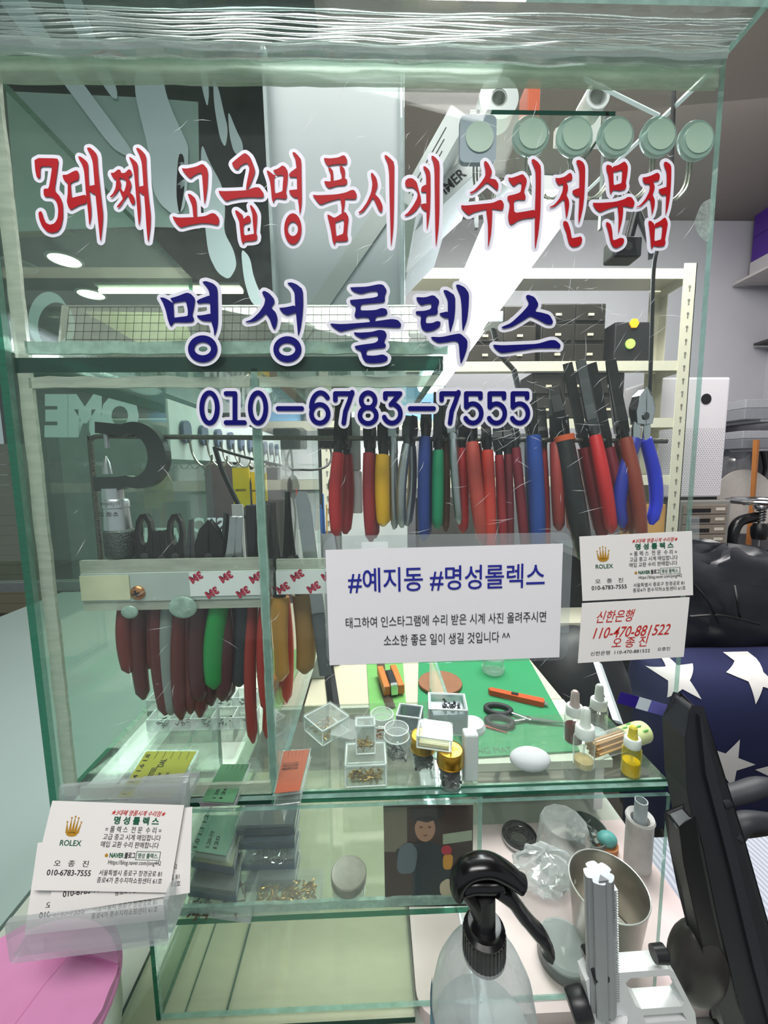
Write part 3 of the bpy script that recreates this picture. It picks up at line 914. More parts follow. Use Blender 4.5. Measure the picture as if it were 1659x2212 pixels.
def card_print(fn, parent, only=None):
    """everything printed on the shop's business card"""
    K, R, G, Y = MB(), MB(), MB(), MB()
    put_text(R, '★3대째 명품시계 수리점★', (0.455, 0.86, 0.865, 0.925), fn, 0.008, slant=0.2)
    put_text(G, '명 성 롤 렉 스', (0.49, 0.755, 0.83, 0.85), fn, 0.03)
    put_text(K, '= 롤 렉 스  전 문  수 리 =', (0.44, 0.66, 0.86, 0.735), fn)
    put_text(K, '고급 중고 시계 매입합니다', (0.435, 0.575, 0.865, 0.645), fn)
    put_text(K, '매입 교환 수리 판매합니다', (0.43, 0.49, 0.86, 0.56), fn)
    put_text(G, 'NAVER', (0.51, 0.375, 0.615, 0.43), fn, 0.03)
    put_text(K, '블로그', (0.62, 0.37, 0.70, 0.44), fn, 0.02)
    put_text(G, '명성 롤렉스.', (0.72, 0.375, 0.87, 0.435), fn, 0.012)
    for a, b, c_, d_ in ((0.705, 0.355, 0.885, 0.360), (0.705, 0.45, 0.885, 0.455), (0.705, 0.355, 0.709, 0.455), (0.881, 0.355, 0.885, 0.455)):
        G.add([fn(a, b), fn(c_, b), fn(c_, d_), fn(a, d_)], [(0, 1, 2, 3)])
    Y.add([fn(0.487 + 0.012 * math.cos(i), 0.40 + 0.022 * math.sin(i)) for i in [2 * PI * j / 10 for j in range(10)]], [tuple(range(10))])
    put_text(K, 'Https://blog.naver.com/jong442', (0.51, 0.285, 0.90, 0.35), fn)
    put_text(K, '서울특별시 종로구 창경궁로 81', (0.46, 0.175, 0.92, 0.24), fn)
    put_text(K, '종로4가 혼수지하쇼핑센터 61호', (0.455, 0.095, 0.93, 0.16), fn)
    put_text(K, '오   종   진', (0.12, 0.265, 0.37, 0.335), fn)
    put_text(K, '010-6783-7555', (0.085, 0.165, 0.40, 0.23), fn, 0.008)
    crown(Y, (0.145, 0.60, 0.255, 0.83), fn)
    put_text(G, 'ROLEX', (0.13, 0.495, 0.285, 0.56), fn, 0.01)
    for mb_, nm, mt in ((K, 'black_print', INK), (R, 'red_print', INKR), (G, 'green_lettering', INKG), (Y, 'crown_logo', GOLDI)):
        mb_.build(nm, mt, parent, world=True)


f_c = quad_frame((1251, 1159), (1494, 1147), (1258, 1298), -0.0012)
bc = thing('business_card', 'printed business card with gold crown stuck on the glass above the handwritten card', 'business card', at(1375, 1290, -0.001))
sheet('card', f_c, 0.0004, CARD, bc)
card_print(writer(f_c), bc)
f_d = quad_frame((1257, 1303), (1489, 1290), (1248, 1432), -0.0013)
bd_ = thing('bank_card', 'white card with red handwriting stuck on the glass below the printed crown card', 'business card', at(1365, 1425, -0.001))
sheet('card', f_d, 0.0004, CARD, bd_)
wf = writer(f_d)
m_ = MB()
put_text(m_, '신한은행', (0.13, 0.66, 0.47, 0.86), wf, 0.004, slant=0.15)
put_text(m_, '110-470-881522', (0.12, 0.40, 0.83, 0.58), wf, 0.006, slant=0.15)
put_text(m_, '오 종 진', (0.30, 0.22, 0.63, 0.40), wf, 0.004, slant=0.1)
m_.build('red_handwriting', INKR, bd_, world=True)
m_ = MB()
put_text(m_, '신한은행  110-470-881522', (0.11, 0.115, 0.67, 0.185), wf)
put_text(m_, '오종진', (0.74, 0.13, 0.86, 0.19), wf)
m_.build('black_print', INK, bd_, world=True)
# clear tape on the card's corner
f_t = quad_frame((1490, 1115), (1511, 1117), (1489, 1165), -0.0009)
tag(sheet('tape_strip', f_t, 0.0002, LAMI), 'short strip of clear tape sticking out above the crown card', 'tape')
# three-colour sticker
ts = thing('striped_sticker', 'violet, white and lilac sticker stuck on the glass over the yellow dropper bottle', 'sticker', at(1390, 1523, -0.001))
for i, (a, b, cl) in enumerate(((0, 0.38, '#2a1a78'), (0.38, 0.63, '#c9d6dc'), (0.63, 1, '#6464ac'))):
    TL, TR, BL = at(1341, 1494, -0.0008), at(1446, 1524, -0.0008), at(1332, 1518, -0.0008)
    ux, uz = TR - TL, TL - BL
    sheet(('violet_band', 'white_band', 'lilac_band')[i], (BL + ux * a, ux * (b - a), uz), 0.0002, mat('sticker' + str(i), cl, 0.4, var=0.03), ts)

# hooks with round adhesive pads
PADM = mat('hook_pad', '#a9bcae', 0.5, var=0.05)
PADC = clear('hook_base', '#dbe9e4', 0.2, '#b3c9c3', edge=0.7, gloss=0.1, solid=0.2)
WIRE = mat('hook_wire', '#a8a69a', 0.25, 0.95)
hk_l = ('adhesive hook on a square grey plate, first of the row on the glass', 'round adhesive hook next to the square plate hook', 'round adhesive hook, third in the row from the square plate',
        'round adhesive hook, third in the row from the open side of the case', 'round adhesive hook, second from the open side of the case', 'round adhesive hook at the open side of the case')
for i, (px, py) in enumerate(((1033, 298), (1148, 290), (1243, 292), (1332, 292), (1425, 292), (1507, 300))):
    p = at(px, py, 0.0055)
    t = thing('wall_hook', hk_l[i], 'hook', p, group='hooks along the top of the front glass')
    if i == 0:
        MB().prism(rrect(-0.0135, -0.0165, 0.0135, 0.0155, 0.004), lambda a, b: Vector((a, 0.0, b)), lambda a, b: Vector((a, 0.004, b))).build('square_plate', mat('hook_plate', '#8f99a8', 0.4), t)
    else:
        MB().lathe([(0.0, 0.0002), (0.0132, 0.0002), (0.0138, 0.001), (0.0132, 0.004), (0.0105, 0.0065), (0, 0.0065)], 30, M=Matrix.Rotation(-PI / 2, 4, 'X')).build('clear_base', PADC, t, True)
    MB().lathe([(0, -0.0001), (0.0104, -0.0001), (0.0104, 0.0030), (0, 0.0030)], 28, M=Matrix.Translation((0.001, -0.0003 if i else -0.0006, 0.0005)) @ Matrix.Rotation(-PI / 2, 4, 'X')).build('adhesive_pad', PADM, t, True)
    tw = 1 if i in (0, 1) else -1
    hk = MB()
    for s_ in (-1, 1):
        hk.tube(spline([(s_ * 0.0013, 0.006, -0.006), (s_ * 0.0013, 0.007, -0.020), (s_ * 0.0013 + 0.002 * tw, 0.008, -0.030), (s_ * 0.0012 + 0.009 * tw, 0.010, -0.0365), (s_ * 0.0012 + 0.015 * tw, 0.013, -0.034), (s_ * 0.0008 + 0.0165 * tw, 0.014, -0.029)], 5), 0.0009, 7)
    hk.build('hook', WIRE, t, True)

# ================================================================== TOOLS HUNG INSIDE THE CASE
ROD_Y = 0.050
RODM = mat('threaded_rod', '#6b6a62', 0.4, 0.85, 0.4, 400, bump=0.5)
rd = MB()
pR = at(1440, 953, ROD_Y)
path = spline([(-0.2445, ROD_Y, 0.175), (-0.2445, ROD_Y, 0.300), (-0.2435, ROD_Y, 0.3075), (-0.240, ROD_Y, 0.3105), (-0.232, ROD_Y, 0.311)], 5) + [Vector((-0.1, ROD_Y, 0.3085)), Vector((0.05, ROD_Y, 0.306)), Vector((pR.x, ROD_Y, pR.z))]
rd.tube(path, 0.0022, 10)
tag(rd.build('hanging_rod', RODM, None, True), 'thin threaded metal rod bent down at its end, carrying the pliers inside the case', 'rod')

GRIPS = {}


def grip_mat(col, worn=0.12, rough=0.38, bump=0.0):
    return mat('grip_' + col[1:] + ('w' if worn > 0.2 else '') + ('r' if bump else ''), col, rough, var=worn, scale=45, bump=bump)


def jaw_poly(kind, L, wb):
    """half outline of one jaw, x outwards, z up from the pivot"""
    if kind == 'long':
        return [(0.0003, -0.008), (wb, -0.006), (wb * 1.05, 0.004), (wb * 0.75, L * 0.3), (wb * 0.4, L * 0.7), (wb * 0.22, L), (0.0003, L)]
    if kind == 'flat':
        return [(0.0003, -0.008), (wb, -0.006), (wb * 1.05, 0.004), (wb * 0.9, L * 0.4), (wb * 0.75, L), (0.0003, L)]
    if kind == 'cut':
        return [(0.0003, -0.008), (wb, -0.006), (wb * 1.2, 0.004), (wb * 1.25, L * 0.35), (wb * 0.8, L * 0.75), (0.0008, L), (0.0003, L * 0.4)]
    if kind == 'open':
        return [(0.0003, -0.008), (wb, -0.006), (wb * 1.0, L * 0.25), (wb * 1.12, L * 0.55), (wb * 0.85, L * 0.85), (wb * 0.3, L), (0.0003, L), (wb * 0.1, L * 0.93), (wb * 0.5, L * 0.78), (wb * 0.62, L * 0.55), (wb * 0.45, L * 0.34), (0.0003, L * 0.26)]


def pliers(name, label, piv, lean, yaw, jaw, jl, jw, gtop, glen, gr_, cols, spread=0.010, bow=0.004, th=0.0075, steel=GUN, flatg=0.75, group=None, splay=None, ringc=None, cat='pliers', bump=0.0, gap=None, worn=0.12):
    """pliers held jaws up: piv pivot point, gtop/glen start and length of the dipped grips below the pivot"""
    t = thing(name, label, cat, piv, group=group)
    t.rotation_euler = (Matrix.Rotation(lean, 3, 'Y') @ Matrix.Rotation(yaw, 3, 'Z')).to_euler()
    for s_ in (-1, 1):
        pl = [(s_ * x, z) for x, z in jaw_poly(jaw, jl, jw)]
        if s_ < 0:
            pl = pl[::-1]
        MB().prism(pl, lambda a, b: Vector((a, -th / 2, b)), lambda a, b: Vector((a, th / 2, b))).build('jaw', steel, t, bev=0.0008)
    MB().lathe([(0, -th / 2 - 0.0012), (0.0032, -th / 2 - 0.0012), (0.0034, th / 2 + 0.0012), (0, th / 2 + 0.0012)], 16, M=Matrix.Rotation(PI / 2, 4, 'X')).build('pivot', DARKST, t, True)
    g0 = gap if gap is not None else gr_ * 1.05
    for s_, col in ((-1, cols[0]), (1, cols[1])):
        e = splay if splay is not None else spread
        def hx(u):
            return s_ * (g0 + (e - g0) * min(1, u * 1.3) ** 1.2 + bow * math.sin(PI * min(1, u)))
        sh = MB()
        sh.tube([(s_ * jw * 0.45, 0, 0.0), (s_ * (g0 + 0.0005), 0, -gtop * 0.5), (hx(0.0), 0, -gtop), (hx(0.12), 0, -gtop - glen * 0.12)], [gr_ * 0.62, gr_ * 0.6, gr_ * 0.62, gr_ * 0.55], 10, ry=[th * 0.45] * 4, up=(0, 1, 0))
        sh.build('shank', steel, t, True)
        if col is None:
            m2, rr = CHROME, 0.62
        elif isinstance(col, str):
            m2, rr = grip_mat(col, worn, bump=bump), 1.0
        else:
            m2, rr = col, 1.0
        n = 14
        pts, r1 = [], []
        for i in range(n + 1):
            u = i / n
            pts.append((hx(u), 0, -gtop - glen * u))
            f = 0.82 + 0.22 * math.sin(PI * (0.15 + 0.75 * u))
            if u > 0.92:
                f *= math.sqrt(max(0.05, 1 - ((u - 0.92) / 0.085) ** 2))
            r1.append(gr_ * rr * f)
        G = MB()
        G.tube(pts, r1, 14, ry=[x * flatg + 0.0005 for x in r1], up=(0, 1, 0))
        G.build('grip', m2, t, True)
        if ringc:
            MB().tube([(hx(0), 0, -gtop + 0.002), (hx(0.03), 0, -gtop - 0.003)], gr_ * 0.95, 14, ry=gr_ * 0.85, up=(0, 1, 0)).build('ring', grip_mat(ringc), t, True)
    return t


def hang(label, xt, yt, xb, yb, wpx, col, col2=None, jaw='long', jt=850, yaw=72, bow=0.004, steel=GUN, Y=ROD_Y, bump=0.0, ringc=None, spread=None, worn=0.12, name='pliers', jw=0.0075, group='pliers hanging on the rod', piv_up=0.012):
    """place pliers from where the grip starts (xt, yt) and ends (xb, yb) in the photograph"""
    a, b = at(xt, yt, Y), at(xb, yb, Y)
    gl = (a - b).length
    lean = math.atan2(a.x - b.x, a.z - b.z)
    dr = (a - b).normalized()
    pv = a + dr * piv_up
    gr_ = wpx / 2 * pxm(Y) * 1.08
    jl = max(0.012, (at(xt, jt, Y) - pv).length)
    return pliers(name, label, pv, lean, math.radians(yaw), jaw, jl, jw, piv_up, gl, gr_, (col, col2 or col), spread=spread if spread is not None else gr_ * 1.1, bow=bow, steel=steel, bump=bump, ringc=ringc, worn=worn, group=group)


R1, R2, R3, MAR, BRN = '#b5252a', '#98202a', '#c93a2c', '#6d1726', '#8b3a2a'
hang('red gripped pliers hanging first on the rod, beside the white plastic bar', 740, 980, 737, 1156, 28, R1, R2, 'flat', 850, 62, jw=0.008)
hang('dark red pliers hanging between the white plastic bar and the yellow pliers', 800, 980, 805, 1166, 28, R2, None, 'flat', 850, 78)
hang('yellow dipped pliers, the only yellow grips on the rod', 829, 985, 831, 1133, 34, '#e0aa10', None, 'flat', 870, 80, worn=0.05)
hang('slim bare steel pliers hanging right after the yellow pair', 850, 958, 853, 1142, 14, STEEL, STEEL, 'long', 850, 76, steel=STEEL, jw=0.006, name='steel_pliers')
hang('thick chrome pliers with bowed bare handles hanging before the dark blue pair', 884, 962, 874, 1138, 22, STEEL, STEEL, 'flat', 900, 60, steel=DARKST, bow=0.006, name='steel_pliers')
hang('dark blue gripped pliers hanging between chrome pliers and the green pair', 920, 946, 918, 1165, 29, '#1d3a86', None, 'long', 870, 75)
hang('green dipped pliers, the only green grips on the rod', 946, 975, 944, 1139, 28, '#118a5e', None, 'flat', 850, 82, worn=0.05)
hang('brown gripped pliers tucked behind the green pair', 964, 950, 963, 1146, 19, '#5c3a22', None, 'long', 860, 78, Y=0.060)
hang('short bare steel nippers hanging over the first scarlet pair after the green', 980, 950, 994, 1130, 19, STEEL, STEEL, 'flat', 920, 70, steel=STEEL, Y=0.043, name='steel_pliers')
hang('red pliers half covered by the bare steel nippers', 999, 970, 1001, 1148, 27, R1, None, 'flat', 860, 74, Y=0.058)
hang('worn blotched red pliers with a fat bowed grip', 1022, 957, 1046, 1170, 33, '#b8473c', R1, 'flat', 855, 68, worn=0.4, bow=0.006)
hang('scarlet pliers hanging just after the worn blotched pair', 1052, 974, 1060, 1205, 30, R3, None, 'flat', 900, 76)
hang('narrow crimson pliers after the scarlet pair', 1078, 984, 1088, 1200, 21, R2, None, 'long', 880, 72)
hang('narrow wine red pliers, second of the slim dark ones before the royal blue', 1097, 982, 1101, 1200, 18, MAR, None, 'long', 880, 76)
hang('long maroon pliers hanging directly before the ribbed royal blue pair', 1114, 968, 1136, 1198, 23, '#7a1a2c', None, 'long', 870, 70)
hang('thick royal blue ribbed pliers hanging under the end of the phone number', 1150, 943, 1160, 1200, 37, '#1c4496', '#173777', 'flat', 850, 74, bump=0.4)
hang('thin red pliers peeking out behind the royal blue pair', 1172, 968, 1180, 1190, 16, R1, None, 'long', 880, 76, Y=0.062)
hang('brick red curved pliers between the royal blue and black pairs', 1200, 958, 1207, 1142, 29, '#9c3530', '#7d2f24', 'cut', 840, 66, bow=0.007)
hang('dull orange red pliers hanging low behind the black ribbed pair', 1226, 1020, 1236, 1150, 20, '#94442c', None, 'flat', 900, 70, Y=0.066)
hang('large black ribbed pliers with an orange ring at the top of the grip', 1218, 946, 1263, 1205, 46, '#1c1d1f', None, 'cut', 832, 64, bump=0.9, ringc='#c8552a', bow=0.008, jw=0.011)
hang('wine red pliers seen behind the glossy bright red pair', 1262, 967, 1300, 1160, 31, '#7c1822', None, 'long', 780, 66, Y=0.058, jw=0.010)
hang('glossy bright red bowed pliers near the open side of the case', 1283, 943, 1318, 1146, 31, '#c8242a', '#8a1a22', 'long', 775, 66, steel=DARKST, bow=0.009, Y=0.046, jw=0.010)
hang('maroon pliers between the glossy red and the brown red pairs', 1312, 968, 1345, 1146, 27, '#701628', None, 'long', 780, 68, bow=0.006, Y=0.056)
hang('brown red pliers with a long grip beside the blue handled cutter', 1345, 948, 1378, 1165, 32, BRN, '#7a3224', 'long', 775, 72, bow=0.008, jw=0.010)
pv = at(1386, 900, 0.045)
pliers('cutting_pliers', 'bright blue handled chrome cutters seen face on, last on the rod', pv, -0.02, 0.30, 'cut', 0.024, 0.0085, 0.020, 0.080, 0.0062, ('#27319c', '#1f2fd0'), bow=0.008, steel=CHROME, splay=0.018, gap=0.006, cat='pliers', group='pliers hanging on the rod')

# ------------------------------------------------------------------ tool bar across the lower compartment
BAR_Y0, BAR_Y1 = 0.030, 0.036
b0, b1 = at(155, 1240, BAR_Y0), at(560, 1300, BAR_Y0)
zt, zb = 0.192, 0.166
tb = thing('tool_rail', 'aluminium tool rail with printed adhesive tape and a copper screw', 'tool rail', (-0.1, 0.033, zb))
MB().bx(-0.250, -0.0875, BAR_Y0, BAR_Y1, zb, zt).build('rail_strip', mat('rail_paint', '#b9c4be', 0.35, 0.4, 0.1), tb, world=True, bev=0.0006)
MB().bx(-0.081, 0.03, BAR_Y0, BAR_Y1, zb + 0.004, zt).build('rail_end', mat('rail_paint', '#b9c4be'), tb, world=True, bev=0.0006)
MB().bx(-0.250, -0.088, BAR_Y0 + 0.001, BAR_Y1 - 0.001, zt + 0.0003, zt + 0.011).build('clear_backing', SEAM, tb, world=True)
MB().bx(-0.0805, 0.03, BAR_Y0 + 0.001, BAR_Y1 - 0.001, zt + 0.0003, zt + 0.009).build('clear_backing', SEAM, tb, world=True)
MB().bx(-0.250, -0.088, BAR_Y0 + 0.001, BAR_Y1 - 0.001, zb - 0.008, zb - 0.0003).build('clear_backing', SEAM, tb, world=True)
MB().bx(-0.250, -0.208, BAR_Y0 - 0.0008, BAR_Y0 - 0.0001, zb + 0.002, zt - 0.002).build('masking_tape', mat('masking_tape', '#c3c7a8', 0.7, var=0.15), tb, world=True)
for xa, xb in ((-0.156, -0.0877), (-0.0808, 0.012)):
    MB().bx(xa, xb, BAR_Y0 - 0.0009, BAR_Y0 - 0.0002, zb + 0.004, zt - 0.001).build('adhesive_tape', mat('tape_liner', '#d9dede', 0.4, var=0.02), tb, world=True)
m_ = MB()
ang = math.radians(-150)
for i, (x, z) in enumerate(((-0.150, 0.187), (-0.137, 0.173), (-0.124, 0.187), (-0.110, 0.173), (-0.098, 0.186), (-0.075, 0.176), (-0.062, 0.187), (-0.048, 0.176), (-0.035, 0.187), (-0.02, 0.177), (-0.006, 0.188))):
    put_text(m_, '3M', (-0.0058, -0.0036, 0.0058, 0.0036), lambda u, v, x=x, z=z: Vector((x + u * math.cos(ang) - v * math.sin(ang), BAR_Y0 - 0.0011, z + u * math.sin(ang) + v * math.cos(ang))), 0.06)
m_.build('tape_print', mat('tape_red', '#a8173c', 0.5), tb, world=True)
sp = at(297, 1281, BAR_Y0 - 0.001)
sM = Matrix.Translation(sp) @ Matrix.Rotation(PI / 2, 4, 'X')
s1 = MB().lathe([(0, -0.001), (0.0062, -0.001), (0.0062, 0.0005), (0.0045, 0.002), (0, 0.0026)], 24, M=sM).build('screw', mat('copper', '#c98a5a', 0.3, 0.95), tb, True, world=True)
m_ = MB()
for a in (0.3, 0.3 + PI / 2):
    m_.box((0, 0, 0.0024), (0.0062, 0.0016, 0.0008), sM @ Matrix.Rotation(a, 4, 'Z'))
m_.build('cross_slot', INK, tb, world=True)
for px, py, r in ((395, 1312, 0.0125), (280, 1322, 0.0075)):
    p = at(px, py, BAR_Y0 - 0.002)
    MB().ball(p, (r, 0.002, r * 0.8), 20, 8).build('silicone_blob', SEAM_B, tb, True, world=True)

HOLD_Y = 0.046


def stuck(label, xj, yj0, yj1, wj, xh0, xh1, yh, wh, col, col2=None, jaw='long', yaw=70, steel=GUN, Y=HOLD_Y, bow=0.003, name='pliers', bump=0.0, worn=0.12, th=0.0075):
    """pliers dropped into the rail: jaw tip (xj, yj0), jaw width px, grips from the rail down to (xh1, yh)"""
    tip, end = at(xj, yj0, Y), at(xh1, yh, Y)
    piv = at(xj + (xh0 - xj) * 0.3, yj1, Y)
    top = at(xh0, 1285, Y)
    lean = math.atan2(piv.x - end.x, piv.z - end.z)
    gt = (piv - top).length
    jw = wj / 2 * pxm(Y)
    g = wh / 2 * pxm(Y)
    return pliers(name, label, piv, lean * 0.9, math.radians(yaw), jaw, (tip - piv).length, jw, gt, (top - end).length, g, (col, col2 or col), spread=g * 1.2, bow=bow, steel=steel, group='pliers standing in the tool rail', bump=bump, worn=worn, th=th)


stuck('grey tipped pliers in the rail right beside the micrometer', 284, 1150, 1215, 20, 297, 300, 1448, 30, '#6a2a28', None, 'long', 30, DARKST)
stuck('pliers with open oval black jaws, nearer of the two to the micrometer', 314, 1112, 1200, 32, 322, 330, 1508, 32, '#4f1f20', None, 'open', 8, th=0.006)
stuck('short flat black jawed pliers between the two oval jawed pairs', 352, 1148, 1205, 26, 345, 378, 1538, 30, '#552022', None, 'flat', 20)
stuck('oval jawed pliers with grey sleeved handle in the rail', 384, 1112, 1200, 31, 378, 390, 1541, 34, '#77827e', '#54201f', 'open', 8, worn=0.2, th=0.006)
stuck('pliers with serrated slender jaws and brick red handle in the rail', 415, 1122, 1215, 24, 407, 410, 1550, 32, '#551c1c', None, 'long', 15, DARKST)
stuck('wide black end cutter with maroon handles in the rail', 460, 1126, 1200, 44, 440, 455, 1512, 40, '#44161d', None, 'cut', 6, th=0.009)
stuck('slim black cutter leaning in the rail beside the wide black end cutter', 492, 1109, 1200, 18, 470, 472, 1516, 30, '#42151c', None, 'long', 40, Y=0.056)
stuck('grey steel pliers with green and black handle in the rail', 512, 1118, 1205, 30, 492, 487, 1483, 42, '#10843c', '#20222a', 'flat', 18, steel=STEEL)
stuck('pliers with very long red handles next to the glass partition', 561, 1095, 1205, 24, 556, 560, 1598, 26, '#86261f', '#92301f', 'flat', 35, Y=0.052)
stuck('speckled grey jawed pliers with bright red handle past the partition', 591, 1085, 1205, 20, 592, 597, 1528, 34, '#9a231c', '#b43a22', 'long', 40, DARKST, Y=0.05)
t_ = stuck('pointed black pliers with tan orange handle past the partition', 626, 1062, 1205, 22, 623, 633, 1461, 46, '#b98536', '#8d6b3a', 'long', 30)
# black holder block and steel blade
p = at(555, 1150, 0.050)
bh = thing('bit_holder', 'black block holding thin steel bits, standing in the rail by the glass partition', 'holder', (p.x, 0.0545, zt - 0.02))
MB().bx(-0.009, 0.009, -0.007, 0.007, 0, 0.076).build('block', BLACKP, bh, bev=0.001)
for dx in (-0.005, 0.0, 0.005):
    MB().tube([(dx, 0, 0.074), (dx, 0, 0.100 - abs(dx)), (dx, 0, 0.106 - abs(dx))], [0.0009, 0.0009, 0.0003], 8).build('bit', DARKST, bh, True)
p0, p1 = at(652, 1065, 0.05), at(672, 1215, 0.05)
bt = thing('steel_spatula', 'flat polished steel blade leaning in the rail past the tan handled pliers', 'blade', (p1.x, 0.05, p1.z), rot=(0, math.atan2(p0.x - p1.x, p0.z - p1.z), 0))
MB().prism([(-0.0065, -0.06), (0.0065, -0.06), (0.0065, 0.055), (0.004, 0.066), (-0.003, 0.067), (-0.0065, 0.06)], lambda a, b: Vector((a, -0.0006, b)), lambda a, b: Vector((a, 0.0006, b))).build('blade', STEEL, bt, bev=0.0003)
MB().tube([(0, -0.002, -0.11), (0, -0.002, -0.05)], 0.006, 12, ry=0.003).build('handle', mat('grey_grip', '#5a6064', 0.5), bt, True)
# white paper strip behind the cutters
p0, p1 = at(500, 1090, 0.085), at(531, 1225, 0.085)
tag(MB().bx(p0.x, p1.x, 0.085, 0.087, zb - 0.02, p0.z).build('white_label', PAPER), 'upright white label strip behind the grey steel pliers', 'label')

# ------------------------------------------------------------------ micrometer
mc = at(240, 1060, 0.0435)
mi = thing('micrometer', 'steel outside micrometer with black frame hung on the bent rod', 'micrometer', (mc.x, 0.0435, zt))
FRM = mat('micrometer_frame', '#39413f', 0.4, 0.5, 0.25, 60)
lz = lambda py, px=240: at(px, py, 0.0435).z - zt
lx = lambda px, py=1000: at(px, py, 0.0435).x - mc.x
cx_, cz_ = lx(300, 985), lz(985)
R_o = lx(364, 985) - cx_
ring = [(cx_ + R_o * 1.0 * math.cos(math.radians(a)), cz_ + R_o * 1.12 * math.sin(math.radians(a))) for a in range(-112, 113, 8)]
inn = [(cx_ - 0.004 + R_o * 0.56 * math.cos(math.radians(a)), cz_ + R_o * 0.72 * math.sin(math.radians(a))) for a in range(112, -113, -8)]
poly = ring + [(lx(215, 930), lz(912)), (lx(213, 930), lz(936)), (lx(243, 940), lz(940))] + inn + [(lx(262, 1040), lz(1030)), (lx(210, 1040), lz(1030)), (lx(210, 1040), lz(1060)), (lx(258, 1050), lz(1060))]
poly = [(a, b) for a, b in poly]
MB().prism(poly, lambda a, b: Vector((a, -0.005, b)), lambda a, b: Vector((a, 0.005, b))).build('frame', FRM, mi, bev=0.0015)
zz = lambda *pys: [lz(y) for y in pys]
MB().tube([(0, 0, z) for z in zz(935, 968)], 0.0022, 12).build('anvil', STEEL, mi, True)
MB().tube([(lx(230), 0, z) for z in zz(985, 1000, 1024)], [0.0006, 0.003, 0.0042], 14).build('spindle', STEEL, mi, True)
MB().tube([(lx(238), 0, z) for z in zz(1055, 1062, 1082)], [0.0085, 0.0085, 0.0085], 20).build('sleeve', ALU, mi, True)
th_ = MB().tube([(lx(243), 0, z) for z in zz(1078, 1082, 1096, 1098, 1143)], [0.0095, 0.0105, 0.0105, 0.0098, 0.0108], 24).build('thimble', ALU, mi, True)
m_ = MB()
for i in range(14):
    x = lx(243) - 0.008 + 0.0012 * i
    yy = -math.sqrt(max(0.0, 0.0107 ** 2 - (x - lx(243)) ** 2)) - 0.0002
    z0 = lz(1083)
    m_.bx(x - 0.00012, x + 0.00012, yy - 0.0001, yy, z0 - (0.0042 if i % 5 == 0 else 0.0026), z0)
for s_, dx in (('35', -0.006), ('40', 0.0), ('45', 0.006)):
    put_text(m_, s_, (-0.0016, -0.002, 0.0016, 0.002), lambda u, v, dx=dx: Vector((lx(243) + dx + v, -0.0112, lz(1108) - u * 1.2)))
m_.build('scale', INK, th_)
KN = MB()
KN.tube([(lx(245), 0, z) for z in zz(1143, 1147, 1196, 1202)], [0.0108, 0.0124, 0.0124, 0.0112], 28)
KN.build('knurled_grip', mat('knurl', '#59605e', 0.35, 0.9, 0.5, 900, bump=0.8), mi, True)
MB().tube([(lx(246), 0, z) for z in zz(1202, 1206, 1232)], [0.007, 0.0065, 0.0065], 18).build('ratchet', DARKST, mi, True)

# ------------------------------------------------------------------ strip of hooks, yellow packets, leads on the left
hs_ = thing('hook_strip', 'long white strip carrying a row of small blue padded hooks behind the partition', 'hook rail', (-0.2, 0.35, 0.31))
Ys = [0.13 + 0.045 * i for i in range(10)]
MB().bx(-0.2015, -0.1995, 0.10, 0.58, 0.292, 0.352).build('backing_strip', mat('strip_white', '#c4cecb', 0.5), hs_, world=True)
for i, y in enumerate(Ys):
    k = MB().prism(rrect(-0.0095, -0.012, 0.0095, 0.012, 0.008), lambda a, b: Vector((-0.199, y + a, 0.322 + b)), lambda a, b: Vector((-0.195, y + a, 0.322 + b))).build('hook_pad', mat('blue_pad', '#56657a', 0.5), hs_, True, world=True)
    m_ = MB().tube(spline([(-0.194, y, 0.318), (-0.192, y, 0.300), (-0.186, y, 0.288), (-0.178, y, 0.284), (-0.172, y, 0.290), (-0.171, y, 0.297)], 4), 0.0013, 7)
    m_.build('wire_hook', WIRE, k, True, world=True)
YEL = mat('packet_yellow', '#e3c41f', 0.5, var=0.04)
for i, (x0, x1, y0, y1, dy, lb) in enumerate(((501, 542, 1010, 1095, 0.30, 'yellow blister packet hanging nearest the partition glass'), (540, 562, 1020, 1090, 0.335, 'yellow packet hanging half hidden behind the partition edge'), (556, 578, 1022, 1082, 0.37, 'small yellow packet seen past the partition edge'))):
    p0, p1 = at(x0, y0, dy), at(x1, y1, dy)
    t = thing('blister_packet', lb, 'packet', (p0.x, dy, p1.z), group='yellow packets on the hook strip')
    w_, h_ = p1.x - p0.x, p0.z - p1.z
    MB().bx(0, w_, 0, 0.002, 0, h_).build('backing_card', YEL, t)
    MB().bx(0.0, w_, -0.0006, -0.0001, h_, h_ + 0.016).build('header', WHITEP, t)
    m_ = MB()
    put_text(m_, 'BERGEON', (w_ * 0.15, h_ * 0.40, w_ * 0.75, h_ * 0.46), lambda u, v: Vector((u, -0.0004, v)), 0.02)
    m_.add([Vector((w_ * 0.2 + 0.004 * math.cos(a), -0.0009, h_ + 0.008 + 0.004 * math.sin(a))) for a in [2 * PI * j / 16 for j in range(16)]], [tuple(range(16))])
    m_.build('print', INK, t)
CORD = mat('black_cord', '#141416', 0.45, var=0.1)
m_ = MB().tube(spline([at(x, y, d) for x, y, d in ((466, 968, 0.11), (520, 985, 0.13), (600, 1004, 0.16), (660, 1015, 0.19), (700, 1010, 0.22), (716, 990, 0.24), (712, 960, 0.26))], 6), 0.0016, 8)
tag(m_.build('sagging_wire', CORD, None, True), 'black twin power cord sagging behind the rod towards the adapter', 'cord')
m_ = MB().tube(spline([at(x, y, 0.12) for x, y in ((464, 965), (478, 1010), (505, 1070), (530, 1120))], 6), 0.0028, 8)
tag(m_.build('black_stick', CORD, None, True), 'thin black stick slanting down from the hooks in front of the yellow packets', 'stick')
